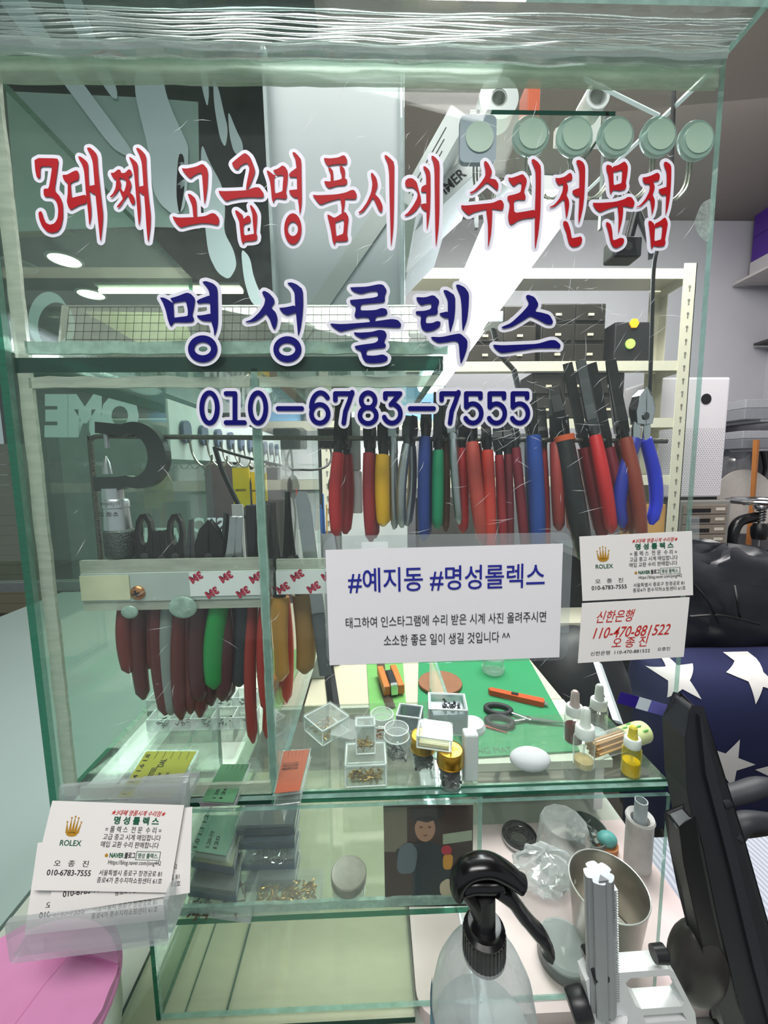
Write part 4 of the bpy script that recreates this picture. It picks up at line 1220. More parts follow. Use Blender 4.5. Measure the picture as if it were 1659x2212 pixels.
p = at(720, 950, 0.26)
t = thing('power_adapter', 'black plug adapter with cords just above the start of the rod', 'adapter', (p.x, 0.26, p.z - 0.012))
MB().bx(-0.022, 0.022, 0, 0.03, 0, 0.03).build('body', BLACKP, t, bev=0.003)
MB().tube(spline([(0.0, 0.015, 0.0), (-0.002, 0.012, -0.03), (0.0, 0.012, -0.06), (-0.004, 0.01, -0.10), (0.002, 0.008, -0.16)], 5), 0.0015, 8).build('cord', CORD, t, True)
MB().ball((-0.002, 0.012, -0.055), (0.009, 0.007, 0.018), 14, 10).build('inline_switch', BLACKP, t, True)
# white plastic bar among the pliers
p0, p1 = at(755, 900, 0.062), at(778, 1110, 0.062)
t = thing('white_bar', 'white plastic tube hanging between the first red pliers and the next red pair', 'tube', ((p0.x + p1.x) / 2, 0.068, p1.z))
h_ = p0.z - p1.z
MB().bx(-0.0065, 0.0065, -0.004, 0.004, 0, h_ * 0.45).build('body', WHITEP, t, bev=0.002)
MB().bx(-0.0055, 0.0055, -0.0035, 0.0035, h_ * 0.45, h_).build('cap', mat('white_cap', '#d8dadc', 0.3), t, bev=0.002)
# cable hanging by the open side of the case
m_ = MB().tube(spline([at(x, y, 0.09) for x, y in ((1455, 190), (1452, 300), (1446, 420), (1424, 520), (1412, 580), (1408, 700), (1405, 800), (1402, 860))], 6), 0.0019, 9)
tag(m_.build('hanging_cable', CORD, None, True), 'black cable hanging down inside the glass by the blue handled cutters', 'cable')

# ================================================================== ON THE UPPER SHELF
SH = 0.3665
# clear quilting ruler leaning behind the front pane
q0, q1, q2 = at(80, 658, 0.022), at(1012, 690, 0.028), at(100, 776, 0.010)
zr = q2.z
rw, rh = 0.285, 0.047
t = thing('grid_ruler', 'clear square-lined ruler lying on the shelf edge behind the blue lettering', 'ruler', (-0.238, 0.0125, SH), rot=(math.radians(-14), 0, math.radians(0)))
MB().bx(0, 0.312, 0, 0.0022, 0, 0.046).build('ruler_body', clear('ruler_acrylic', '#f4f6f2', 0.10, '#d9dccf', edge=0.5, gloss=0.06, solid=0.05), t)
m_ = MB()
for i in range(48):
    x = 0.006 + i * 0.0064
    m_.bx(x, x + 0.00022, -0.0004, -0.0001, 0.0095, 0.044)
for j in range(6):
    z = 0.0095 + j * 0.0069
    m_.bx(0.006, 0.308, -0.0004, -0.0001, z, z + 0.00022)
for i in range(200):
    x = 0.006 + i * 0.0015
    m_.bx(x, x + 0.00012, -0.0004, -0.0001, 0.0005, 0.0028)
m_.build('grid_lines', INK, t)
m_ = MB()
for i in range(18):
    x = 0.020 + i * 0.0160
    put_text(m_, str(24 - i), (x, 0.0040, x + 0.0042, 0.0078), lambda u, v: Vector((u, -0.0005, v)), mirror=True)
m_.build('numbers', INK, t)
for x, cl in ((0.200, '#d8c846'), (0.262, '#d8c846')):
    MB().bx(x, x + 0.009, -0.0006, -0.0005, 0.004, 0.010).build('yellow_mark', mat('mark' + cl[1:], cl), t)
# long white translucent tray standing on end
a0, a1 = at(583, 150, 0.10), at(866, 780, 0.10)
tw_, thh = a1.x - a0.x, a0.z - SH
t = thing('plastic_tray', 'tall white plastic tray stood on end on the shelf behind the lettering', 'tray', (a0.x, 0.10, SH + 0.001), rot=(math.radians(2), 0, 0))
xf = lambda a, b, y=0.0: Vector((a, y, b))
m_ = MB()
oz = min(thh, 0.34)
po = [(0, 0), (tw_, 0), (tw_, oz - 0.02)] + [(tw_ - 0.02 + 0.02 * math.cos(math.radians(q)), oz - 0.02 + 0.02 * math.sin(math.radians(q))) for q in range(10, 91, 16)] + [(0, oz)]
m_.prism(po, lambda a, b: Vector((a, 0, b)), lambda a, b: Vector((a, 0.002, b)))
m_.build('tray_base', mat('tray_white', '#aab1b4', 0.3, var=0.02), t)
m_ = MB()
m_.bx(-0.002, 0.001, -0.014, 0.002, 0, oz)
m_.bx(tw_ - 0.001, tw_ + 0.002, -0.014, 0.002, 0, oz - 0.02)
m_.tube([(tw_ + 0.001, -0.014, 0), (tw_ + 0.001, -0.014, oz - 0.02)], 0.0022, 8)
m_.build('tray_wall', MILK, t)
MB().prism([(0.01, 0.02), (tw_ - 0.004, 0.158), (tw_ - 0.004, 0.186), (0.01, 0.046)], lambda a, b: Vector((a, -0.0020, b)), lambda a, b: Vector((a, -0.0004, b))).build('diagonal_reflection', mat('tray_reflection', '#a3aaa8', 0.4, var=0.05), t)  # grey reflection painted as a slanting band across the tray
# stack of brochures and flat boxes leaning to the right of the tray
PRT = [('#c9cfce', 'pale brochure with printed lines leaning right beside the white tray', 860, 430, 975, 225, 0.12), ('#dfe2e2', 'white flat box with black letters on its edge, leaning beneath the pale brochure', 862, 470, 1010, 330, 0.16),
       ('#9aa1a3', 'grey magazine in the slanted stack beside the white tray', 866, 500, 970, 400, 0.20), ('#2e3436', 'black folder in the slanted stack beside the white tray', 864, 532, 960, 440, 0.23), ('#b9bdbd', 'lowest pale booklet of the slanted stack beside the white tray', 868, 575, 950, 490, 0.26)]
for i, (cl, lb, xa, ya, xb, yb, dy) in enumerate(PRT):
    a, b = at(xa, ya, dy), at(xb, yb, dy)
    an = math.atan2(b.z - a.z, b.x - a.x)
    L_ = (b - a).length
    t = thing('brochure', lb, 'brochure', a, rot=(0, -an, 0), group='slanted stack of printed papers')
    wd = 0.05
    MB().bx(0, L_, 0, 0.09, -0.022 if i < 2 else -0.010, 0.0).build('cover', mat('paper' + cl[1:], cl, 0.5, var=0.1), t, bev=0.001)
    m_ = MB()
    if i == 1:
        put_text(m_, 'TIMER', (L_ * 0.45, -0.017, L_ * 0.85, -0.006), lambda u, v: Vector((u, -0.0004, v)), 0.02)
    else:
        for k in range(4 if i == 0 else 2):
            m_.bx(L_ * 0.1, L_ * (0.5 + 0.1 * k), -0.0004, -0.0001, -0.019 + 0.004 * k if i == 0 else -0.008 + 0.003 * k, -0.0182 + 0.004 * k if i == 0 else -0.0072 + 0.003 * k)
    m_.build('print', INK if i != 3 else PAPER, t)
# small high glass shelf with tape rolls
hz = at(1130, 238, 0.20)
g0, g1 = at(1015, 243, 0.20), at(1330, 236, 0.20)
t = thing('upper_glass_shelf', 'small glass shelf high in the case holding the tape rolls', 'shelf', (g0.x, 0.20, hz.z))
MB().bx(0, g1.x - g0.x, 0, 0.10, -0.005, 0).build('glass_panel', [GLASS_F, EDGE_D], t)
for ch in t.children:
    for i, p_ in enumerate(ch.data.polygons):
        p_.material_index = 0 if abs(p_.normal.z) > 0.5 else 1
for x_ in (0.01, g1.x - g0.x - 0.01):
    MB().bx(x_ - 0.002, x_ + 0.002, 0.0, 0.006, 0.0, TOPZ - hz.z).build('hanger_strip', STEEL, t)
zsh = hz.z
for px, py, ro, ri, dy, lb, m2 in ((1072, 203, 0.024, 0.008, 0.225, 'thick roll of clear tape standing on the upper glass shelf', mat('tape_roll', '#c9cfce', 0.2, var=0.06)), (1281, 185, 0.0145, 0.009, 0.21, 'small narrow ring of tape on the upper glass shelf', mat('tape_roll_s', '#d5dad9', 0.25, var=0.05))):
    p = at(px, py, dy)
    t = thing('tape_roll', lb, 'tape roll', (p.x, dy, zsh + 0.0005))
    RM = Matrix.Translation((0, 0.012, ro)) @ Matrix.Rotation(PI / 2, 4, 'X')
    MB().lathe([(ri + 0.002, 0), (ro, 0), (ro, 0.024), (ri + 0.002, 0.024), (ri + 0.002, 0)], 36, M=RM).build('tape', m2, t, True)
    MB().lathe([(ri, 0.0005), (ri + 0.0019, 0.0005), (ri + 0.0019, 0.0235), (ri, 0.0235), (ri, 0.0005)], 30, M=RM).build('core', mat('roll_core', '#8e938f', 0.6), t, True)
p0, p1 = at(1141, 170, 0.23), at(1166, 240, 0.23)
tag(MB().bx(p0.x, p1.x, 0.23, 0.26, zsh + 0.0005, p0.z).build('orange_box', mat('box_orange', '#c4552e', 0.5), bev=0.001), 'narrow orange box between the two tape rolls', 'box')
p0, p1 = at(1196, 190, 0.26), at(1300, 290, 0.26)
m_ = MB().prism([(0, 0), (0.022, 0), (0.040, 0.030), (0.052, 0.0), (0.060, 0.0), (0.060, 0.045), (0.03, 0.035), (0.0, 0.02)], lambda a, b: Vector((p0.x + a, 0.25, zsh + 0.0006 + b)), lambda a, b: Vector((p0.x + a, 0.256, zsh + 0.0006 + b)))
tag(m_.build('folded_paper', PAPER), 'white folded paper scrap standing on the upper glass shelf', 'paper')
# pale rails crossing in the upper corner
for a, b, lb, r in (((1262, 170, 0.06), (1424, 250, 0.06), 'pale plastic strip slanting down towards the last hooks', 0.0022), ((1522, 168, 0.05), (1260, 420, 0.30), 'long pale rail running back from the upper case corner', 0.003)):
    m_ = MB().tube([at(*a), at(*b)], r, 4, ry=0.0012)
    tag(m_.build('plastic_rail', mat('rail_pale', '#c3cfd2', 0.35)), lb, 'rail')

# ================================================================== BENCH LAMP OVER THE WORK TABLE
la, lb_ = at(1170, 430, 0.16), Vector((0.2, 1.02, 0.532))
t = thing('led_bench_lamp', 'long bright white LED bench lamp running back above the work table', 'lamp', (0.2, 0.16, 0.578))
dv = Vector((0.2, 1.05, 0.545)) - Vector((0.2, 0.16, 0.578))
LB = mat('lamp_diffuser', '#eef4ff', 0.4, var=0.0, emit=5.0)
prof = []
m_ = MB()
pts = [dv * (i / 20) for i in range(21)]
m_.tube([(0, p.y, p.z) for p in pts], [0.026] + [0.044] * 19 + [0.036], 20, ry=[0.008] + [0.014] * 19 + [0.012], up=(0, 0, 1))
m_.build('diffuser', LB, t, True)
m_ = MB()
m_.tube([(0, p.y, p.z + 0.017) for p in pts], 0.047, 12, ry=0.008, up=(0, 0, 1))
m_.build('housing', WHITEP, t, True)
al_ = bpy.data.lights.new('bench_lamp_light', 'AREA')
al_.shape, al_.size, al_.size_y, al_.energy, al_.color = 'RECTANGLE', 0.07, 0.85, 3.4, (0.93, 0.97, 1.0)
ao = bpy.data.objects.new('bench_lamp_light', al_)
COL.objects.link(ao)
ao.parent = t
ao.location = (0, dv.y / 2, dv.z / 2 - 0.02)
arm = MB()
arm.tube([(0.03, 0.30, 0.0), (0.09, 0.42, -0.05), (0.16, 0.52, -0.06)], 0.006, 10)
arm.tube([(0.16, 0.52, -0.06), (0.28, 0.62, -0.36), (0.28, 0.64, -0.75)], 0.007, 10)
arm.build('lamp_arm', DARKST, t, True)
MB().box((0.045, 0.33, -0.012), (0.030, 0.05, 0.02)).build('clamp', WHITEP, t, bev=0.002)
# dark articulated holder beside it
p = at(1345, 520, 0.42)
t = thing('clamp_holder', 'dark jointed clamp holder hanging beside the bright bench lamp', 'holder', p)
MB().box((0, 0, -0.018), (0.050, 0.035, 0.034)).build('body', BLACKP, t, bev=0.004)
MB().lathe([(0, -0.02), (0.007, -0.02), (0.007, 0.0), (0, 0.0)], 18, M=Matrix.Translation((0, -0.018, -0.018)) @ Matrix.Rotation(PI / 2, 4, 'X')).build('knob', CHROME, t, True)
MB().tube([(0.01, 0, 0.0), (0.022, 0, 0.05), (-0.01, 0.01, 0.10)], 0.008, 10).build('arm', BLACKP, t, True)
MB().tube([(0.022, 0, 0.05), (0.05, -0.005, -0.01), (0.055, 0, -0.03)], 0.006, 10).build('side_arm', BLACKP, t, True)

# ================================================================== WORK TABLE BEHIND THE CASE
WT = -0.128
wt = thing('work_table', 'cream work table behind the glass case', 'table', (0.1, 0.45, FLOOR_Z))
MB().bx(-0.12, 0.335, 0.33, 0.86, WT - 0.02, WT).build('table_top', CREAM, wt, world=True, bev=0.002)
for x_ in (-0.10, 0.315):
    for y_ in (0.36, 0.83):
        MB().bx(x_ - 0.015, x_ + 0.015, y_ - 0.015, y_ + 0.015, FLOOR_Z, WT - 0.02).build('leg', STEEL, wt, world=True)
ext = thing('work_shelf', 'pale pull-out board between work table and case carrying the green mat', 'shelf', (0.1, 0.25, -0.2185))
MB().bx(0.0992, 0.335, 0.185, 0.328, WT - 0.012, WT).build('board', mat('pale_board', '#c9cdc0', 0.45), ext, world=True)
MB().bx(-0.07, 0.0940, 0.3205, 0.328, WT - 0.012, WT).build('filler_board', mat('pale_board', '#c9cdc0'), ext, world=True)
MB().bx(0.32, 0.333, 0.20, 0.32, -0.2185, WT - 0.012).build('support', WHITEP, ext, world=True)
GREEN = mat('cutting_mat', '#1f8a55', 0.55, var=0.05, scale=8)
mq = [atz(*p, WT) for p in ((900, 1640), (1045, 1638), (1252, 1625), (1128, 1400), (905, 1400))]
MB()
mt_ = thing('cutting_mat', 'bright green cutting mat lying on the work table behind the vials', 'mat', (0.16, 0.3, WT))
pm = [(p.x, p.y) for p in mq]
MB().prism(pm, lambda a, b: Vector((a, b, WT + 0.0005)), lambda a, b: Vector((a, b, WT + 0.003))).build('mat_sheet', GREEN, mt_, world=True)
m_ = MB()
put_text(m_, 'CUTTING MAT', (0.11, 0.20, 0.20, 0.212), lambda u, v: Vector((u, v, WT + 0.0034)))
m_.build('mat_print', mat('mat_print', '#0e5f38'), mt_, world=True)
mq = [atz(*p, WT) for p in ((800, 1560), (880, 1560), (868, 1400), (790, 1400))]
m_ = MB().prism([(p.x, p.y) for p in mq], lambda a, b: Vector((a, b, WT + 0.0005)), lambda a, b: Vector((a, b, WT + 0.0025)))
tag(m_.build('green_strip', mat('strip_green', '#6fae5c', 0.5)), 'light green strip lying beside the bright green mat', 'mat')
m_ = MB().tube([atz(x, y, WT + 0.003) for x, y in ((705, 1345), (710, 1440), (722, 1530))], 0.010, 4, ry=0.003, up=(0, 0, 1))
tag(m_.build('black_strap', BLACKP), 'black strap lying on the cream table behind the partition', 'strap')
m_ = MB().tube([atz(x, y, WT + 0.004) for x, y in ((822, 1430), (828, 1480), (845, 1530))], 0.008, 4, ry=0.003, up=(0, 0, 1))
tag(m_.build('brown_strap', mat('brown_leather', '#4a3a2c', 0.6)), 'dark brown leather strap lying across the light green strip', 'strap')
# coil cord
cc = atz(675, 1330, WT + 0.02)
m_ = MB().tube([(cc.x + 0.010 * math.cos(i * 0.9) + 0.0006 * i, cc.y + 0.06 - 0.0012 * i, cc.z + 0.012 * math.sin(i * 0.9) + 0.03 - 0.0006 * i) for i in range(90)], 0.0026, 6)
tag(m_.build('coiled_cord', CORD, None, True), 'black coiled spring cord behind the tan handled pliers', 'cord')
# orange stand with black device
p = atz(850, 1500, WT + 0.003)
t = thing('orange_stand', 'orange forked stand with black gadget on the light green strip', 'stand', (p.x, p.y, WT + 0.003), rz=0.15)
for s_ in (-1, 1):
    MB().box((s_ * 0.013, 0.03, 0.012), (0.012, 0.075, 0.018)).build('fork_arm', mat('fork_orange', '#c8742c', 0.5), t, bev=0.002)
MB().box((0, 0.02, 0.013), (0.014, 0.05, 0.022)).build('gadget', BLACKP, t, bev=0.003)
MB().box((0, -0.006, 0.014), (0.013, 0.008, 0.02)).build('clip', CHROME, t, bev=0.001)
# wooden coaster with pale cross bar
p = atz(951, 1478, WT + 0.004)
tag(MB().lathe([(0, 0), (0.040, 0), (0.041, 0.003), (0.040, 0.006), (0, 0.006)], 36, c=(p.x, p.y, WT + 0.0032)).build('wooden_coaster', mat('coaster_wood', '#8c5a3a', 0.6, var=0.2), None, True), 'round brown wooden coaster on the green mat', 'coaster')
p = atz(1065, 1450, WT + 0.003)
t = thing('glass_dish', 'small round clear glass pot on the back of the green mat', 'pot', (p.x, p.y, WT + 0.0033))
MB().lathe([(0.018, 0), (0.021, 0.001), (0.022, 0.010), (0.020, 0.012), (0.0205, 0.03), (0.019, 0.03), (0.018, 0.004), (0, 0.003)], 30).build('body', PLAS, t, True)
MB().lathe([(0.022, 0.0305), (0.023, 0.031), (0.023, 0.040), (0, 0.0415)], 30).build('lid', PLAS_H, t, True)
# orange craft knife, scissors, red pick
a, b = atz(1055, 1492, WT + 0.008), atz(1183, 1520, WT + 0.008)
L_ = (b - a).length
t = thing('craft_knife', 'orange craft knife lying above the scissors on the green mat', 'knife', (a.x, a.y, WT + 0.0035), rz=math.atan2(b.y - a.y, b.x - a.x))
MB().prism([(0.004, -0.005), (L_ * 0.93, -0.0065), (L_ * 0.95, 0.0), (L_ * 0.93, 0.0065), (0.004, 0.005), (0, 0.0)], lambda x, y: Vector((x, y, 0)), lambda x, y: Vector((x, y, 0.009))).build('handle', mat('knife_orange', '#e2501f', 0.4), t, bev=0.001)
MB().bx(L_ * 0.4, L_ * 0.52, -0.003, 0.003, 0.0085, 0.011).build('slider', BLACKP, t, bev=0.0006)
MB().prism([(L_ * 0.95, -0.004), (L_ * 1.02, -0.004), (L_ * 0.98, 0.004), (L_ * 0.95, 0.004)], lambda x, y: Vector((x, y, 0.004)), lambda x, y: Vector((x, y, 0.0046))).build('blade', STEEL, t)
a, b = atz(1075, 1545, WT + 0.007), atz(1215, 1562, WT + 0.007)
L_ = (b - a).length * 1.04
t = thing('scissors', 'scissors with black rubber rings lying on the green mat', 'scissors', (a.x, a.y, WT + 0.0035), rz=math.atan2(b.y - a.y, b.x - a.x))
for s_ in (-1, 1):
    rg = [(0.002 + 0.0200 * math.cos(2 * PI * i / 26), s_ * 0.0165 + 0.0125 * math.sin(2 * PI * i / 26), 0.004) for i in range(27)]
    MB().tube(rg, 0.0042, 10, ry=0.0038, cap=False, up=(0, 0, 1)).build('finger_ring', mat('rubber_black', '#202426', 0.6), t, True)
    MB().tube([(0.020, s_ * 0.012, 0.004), (0.032, s_ * 0.007, 0.004), (L_ * 0.45, -s_ * 0.001, 0.004 + 0.001 * s_), (L_ * 0.5, -s_ * 0.003, 0.004 + 0.001 * s_)], [0.003, 0.0028, 0.0034, 0.003], 10, ry=0.0014, up=(0, 0, 1)).build('shank', STEEL, t, True)
    MB().prism([(L_ * 0.44, -s_ * 0.0045), (L_ * 0.44, s_ * 0.003), (L_ * 0.97, s_ * 0.0005 + 0.0), (L_, -s_ * 0.0012), (L_ * 0.7, -s_ * 0.0042)][::s_], lambda x, y: Vector((x, y, 0.0032 + 0.0011 * s_)), lambda x, y: Vector((x, y, 0.0046 + 0.0011 * s_))).build('blade', STEEL, t)
MB().lathe([(0, 0), (0.003, 0), (0.003, 0.0015), (0, 0.002)], 16, c=(L_ * 0.46, 0, 0.0058)).build('screw', CHROME, t, True)
m_ = MB().tube([atz(1040, 1566, WT + 0.005), atz(1096, 1583, WT + 0.005)], [0.002, 0.0006], 8)
tag(m_.build('red_pick', mat('pick_red', '#c8372a', 0.5)), 'thin red pick lying under the scissors on the green mat', 'pick')
# dark things on the floor side of the bench: black bag and pale slat
t = MB().ball((0.475, 0.555, -0.27), (0.128, 0.11, 0.175), 26, 16)
tag(t.build('black_bag', mat('bag_black', '#17181b', 0.5, var=0.4, scale=25, bump=0.6), None, True), 'glossy black bag standing beside the work table behind the dropper bottles', 'bag')
a, b = at(1290, 1430, 0.34), at(1335, 1560, 0.24)
m_ = MB().tube([a, b], 0.010, 4, ry=0.003)
tag(m_.build('pale_slat', mat('slat', '#cdd4d8', 0.4)), 'pale slat slanting down behind the dropper bottles', 'slat')

# ================================================================== ON THE RIGHT HAND GLASS FLOOR
FZ = 0.0004
SCR = mat('brass_screws', '#a98a4a', 0.35, 0.9, 0.5, 300)
SCRD = mat('dark_screws', '#2f3334', 0.4, 0.6, 0.6, 400)


def bits(n, x0, x1, y0, y1, z, l, r, seed=1, pile=0.004):
    """a loose heap of tiny screws"""
    rnd = random.Random(seed)
    m_ = MB()
    for _ in range(n):
        c = Vector((rnd.uniform(x0, x1), rnd.uniform(y0, y1), z + rnd.uniform(0, pile)))
        d = Vector((rnd.gauss(0, 1), rnd.gauss(0, 1), rnd.gauss(0, 0.4))).normalized() * l / 2
        m_.tube([c - d, c + d], r * 1.25, 5)
    return m_


def plastic_box(name, label, loc, w_, d_, h_, rz=0, lid=None, cont=None, m2=PLAS, group=None, wall=0.0012, rot=None, cat='box', openlid=False):
    t = thing(name, label, cat, loc, rz, group, rot)
    m_ = MB()
    m_.bx(-w_ / 2, w_ / 2, -d_ / 2, d_ / 2, 0, wall)
    m_.bx(-w_ / 2, w_ / 2, -d_ / 2, -d_ / 2 + wall, wall, h_)
    m_.bx(-w_ / 2, w_ / 2, d_ / 2 - wall, d_ / 2, wall, h_)
    m_.bx(-w_ / 2, -w_ / 2 + wall, -d_ / 2 + wall, d_ / 2 - wall, wall, h_)
    m_.bx(w_ / 2 - wall, w_ / 2, -d_ / 2 + wall, d_ / 2 - wall, wall, h_)
    m_.build('body', m2, t)
    rm = MB()
    for a, b, c_, e in ((-w_ / 2, w_ / 2, -d_ / 2 - 0.0004, -d_ / 2 + 0.0008), (-w_ / 2, w_ / 2, d_ / 2 - 0.0008, d_ / 2 + 0.0004), (-w_ / 2 - 0.0004, -w_ / 2 + 0.0008, -d_ / 2, d_ / 2), (w_ / 2 - 0.0008, w_ / 2 + 0.0004, -d_ / 2, d_ / 2)):
        rm.bx(a, b, c_, e, h_ - 0.0008, h_ + 0.0004)
        rm.bx(a, b, c_, e, 0.0, 0.0006)
    for a in (-w_ / 2, w_ / 2):
        for b in (-d_ / 2, d_ / 2):
            rm.bx(a - 0.0005, a + 0.0005, b - 0.0005, b + 0.0005, 0.0006, h_ - 0.0008)
    rm.build('rim', mat('clear_rim', '#e9eeee', 0.2, var=0.1), t)
    if lid:
        l_ = MB()
        l_.bx(-w_ / 2 - 0.001, w_ / 2 + 0.001, -d_ / 2 - 0.001, d_ / 2 + 0.001, h_ + 0.0008, h_ + 0.002)
        for a, b, c_, e in ((-w_ / 2 - 0.001, w_ / 2 + 0.001, -d_ / 2 - 0.001, -d_ / 2 - 0.0002), (-w_ / 2 - 0.001, w_ / 2 + 0.001, d_ / 2 + 0.0002, d_ / 2 + 0.001), (-w_ / 2 - 0.001, -w_ / 2 - 0.0002, -d_ / 2, d_ / 2), (w_ / 2 + 0.0002, w_ / 2 + 0.001, -d_ / 2, d_ / 2)):
            l_.bx(a, b, c_, e, h_ - lid, h_ + 0.0008)
        l_.build('lid', m2, t)
    if cont:
        c_ = cont[0].build(cont[2], cont[1], t)
        c_['kind'] = 'stuff'
    return t


p = atz(706, 1578, FZ)
plastic_box('screw_box', 'square clear box turned corner-on, holding brass screws, next to the partition', (p.x, p.y, FZ), 0.034, 0.034, 0.016, math.radians(42), 0.003, (bits(60, -0.012, 0.012, -0.012, 0.012, 0.002, 0.006, 0.0006, 2), SCR, 'screws'))
p = atz(752, 1600, FZ)
t = thing('plastic_cover', 'cloudy empty plastic lid leaning on the corner-on screw box', 'lid', (p.x + 0.002, p.y, FZ + 0.001), rot=(math.radians(8), math.radians(-6), math.radians(-28)))
MB().prism(rrect(-0.015, -0.0125, 0.015, 0.0125, 0.004), lambda a, b: Vector((a, b, 0.013)), lambda a, b: Vector((a, b, 0.0142))).build('top', PLAS_H, t, bev=0.0004)
rr = rrect(-0.015, -0.0125, 0.015, 0.0125, 0.004)
m_ = MB()
k_ = len(rr)
m_.add([(a, b, 0.0) for a, b in rr] + [(a, b, 0.013) for a, b in rr], [(i, (i + 1) % k_, (i + 1) % k_ + k_, i + k_) for i in range(k_)])
m_.build('side_wall', PLAS_H, t, True)
p = atz(790, 1706, FZ)
plastic_box('clear_box', 'clear hinged box with loose brass bits at the very front of the floor glass', (p.x, 0.022, FZ), 0.036, 0.028, 0.020, 0.02, 0.003, (bits(70, -0.014, 0.014, -0.012, 0.0, 0.002, 0.006, 0.0006, 5), SCR, 'screws'))
p = atz(789, 1675, FZ + 0.0232)
plastic_box('clear_box', 'small clear box standing upright on the hinged box, with tiny brass pins', (p.x, 0.024, FZ + 0.0232), 0.017, 0.012, 0.027, 0.02, 0.003, (bits(26, -0.006, 0.006, -0.004, 0.004, 0.002, 0.009, 0.0004, 8, 0.006), SCR, 'pins'))


def jar(label, px, py, r, h, lidh, lidm, cont=None, group=None, bodym=PLAS, name='screw_jar', print_=None):
    p = atz(px, py, FZ)
    t = thing(name, label, 'jar', (p.x, p.y, FZ), 0, group)
    MB().lathe([(0, 0.0002), (r * 0.92, 0.0002), (r, 0.0015), (r, h - lidh * 0.9), (r * 0.93, h - lidh * 0.8), (r * 0.93, h - 0.001)], 30).build('body', bodym, t, True)
    rl = r * 1.06
    MB().lathe([(rl, h - lidh), (rl * 1.01, h - lidh * 0.6), (rl, h - 0.001), (rl * 0.95, h), (0, h)], 34).build('lid', lidm, t, True)
    m_ = MB()
    m_.tube([(rl * 1.0 * math.cos(2 * PI * i / 34), rl * 1.0 * math.sin(2 * PI * i / 34), h - lidh) for i in range(35)], 0.0006, 6, cap=False)
    m_.tube([(rl * 0.95 * math.cos(2 * PI * i / 34), rl * 0.95 * math.sin(2 * PI * i / 34), h) for i in range(35)], 0.0005, 6, cap=False)
    m_.build('rim', mat('clear_rim', '#cfd6d6') if lidm is not BRASS else BRASS, t, True)
    if cont:
        c_ = cont[0].build(cont[2], cont[1], t)
        c_['kind'] = 'stuff'
    if print_:
        m_ = MB()
        put_text(m_, print_, (-r * 0.6, -r * 0.2, r * 0.6, r * 0.2), lambda u, v: Vector((u, v, h + 0.0003)))
        m_.build('lid_print', mat('lid_print', '#8a6a24', 0.4, 0.8), t)
    return t


jar('round clear screw-top jar standing behind its twin, with a few copper bits', 826, 1592, 0.0115, 0.026, 0.008, PLAS, (bits(14, -0.007, 0.007, -0.007, 0.007, 0.001, 0.006, 0.0006, 3), mat('copper_bits', '#9a5a3c', 0.4, 0.8), 'bits'))
jar('round clear screw-top jar in front, holding dark steel pins', 857, 1630, 0.0115, 0.028, 0.008, PLAS, (bits(22, -0.007, 0.007, -0.007, 0.007, 0.001, 0.012, 0.0006, 4), DARKST, 'pins'))
jar('gold lidded jar of black beads under the flat clear box', 914, 1652, 0.0108, 0.030, 0.012, BRASS, (bits(300, -0.0075, 0.0075, -0.0075, 0.0075, 0.001, 0.0022, 0.0009, 6, 0.013), SCRD, 'beads'))
jar('gold lidded jar of black beads in front with embossed lid', 972, 1690, 0.0108, 0.032, 0.0125, BRASS, (bits(260, -0.0075, 0.0075, -0.0075, 0.0075, 0.001, 0.0032, 0.0010, 7, 0.012), SCRD, 'beads'), print_='CHATON')
p = atz(886, 1570, FZ)
plastic_box('grey_box', 'low empty grey box behind the jars, half hidden by the flat clear box', (p.x, p.y + 0.004, FZ), 0.026, 0.022, 0.016, -0.25, 0.0, None, clear('grey_box_plastic', '#c9d2d6', 0.25, '#aeb9be', edge=0.6, gloss=0.08, solid=0.25), wall=0.002)
p = atz(968, 1575, FZ)
plastic_box('grey_box', 'deep white-rimmed box with a few rings, tallest at the back of the glass floor', (p.x, p.y + 0.006, FZ), 0.040, 0.030, 0.028, -0.12, 0.0, (bits(40, -0.006, 0.014, -0.010, 0.008, 0.0215, 0.003, 0.0007, 9), DARKST, 'rings'), MILK, wall=0.0025)
tag(MB().bx(p.x - 0.017, p.x + 0.0175, p.y - 0.0065, p.y + 0.018, FZ + 0.0190, FZ + 0.0208).build('box_insert', mat('insert', '#dfe6ea', 0.4)), 'white paper insert inside the deep white-rimmed box', 'paper')
p = atz(935, 1612, FZ + 0.0305)
plastic_box('flat_clear_box', 'flat clear lidded box with pale lining resting tilted on the gold lids', (p.x + 0.002, p.y + 0.003, FZ + 0.0325), 0.030, 0.021, 0.011, -0.20, 0.003, (MB().bx(-0.013, 0.013, -0.009, 0.009, 0.0014, 0.004), mat('ivory_lining', '#e6d9ae', 0.5), 'lining'), rot=(0, 0.02, -0.22))
p0 = atz(1022, 1703, FZ)
t = MB().bx(p0.x - 0.0065, p0.x + 0.0065, 0.0085, 0.020, FZ, FZ + 0.045)
tag(t.build('white_block', mat('eraser', '#c9cccd', 0.55, var=0.03), bev=0.002), 'upright white eraser-like block beside the front gold lidded jar', 'block')
p = atz(1020, 1575, FZ)
tag(MB().lathe([(0, 0), (0.013, 0), (0.014, 0.004), (0.012, 0.008), (0, 0.009)], 28, c=(p.x, p.y, FZ)).build('white_disc', mat('disc_white', '#cbd3d3', 0.4), None, True), 'pale round disc lying behind the upright white block', 'disc')
p = atz(1150, 1668, FZ)
m_ = MB().ball((p.x, p.y + 0.006, FZ + 0.0085), (0.019, 0.013, 0.0085), 22, 12)
tag(m_.build('white_puff', mat('puff', '#bdbdc2', 0.9, var=0.06, bump=0.3), None, True), 'soft white oval pad lying alone between white block and dropper bottles', 'pad')

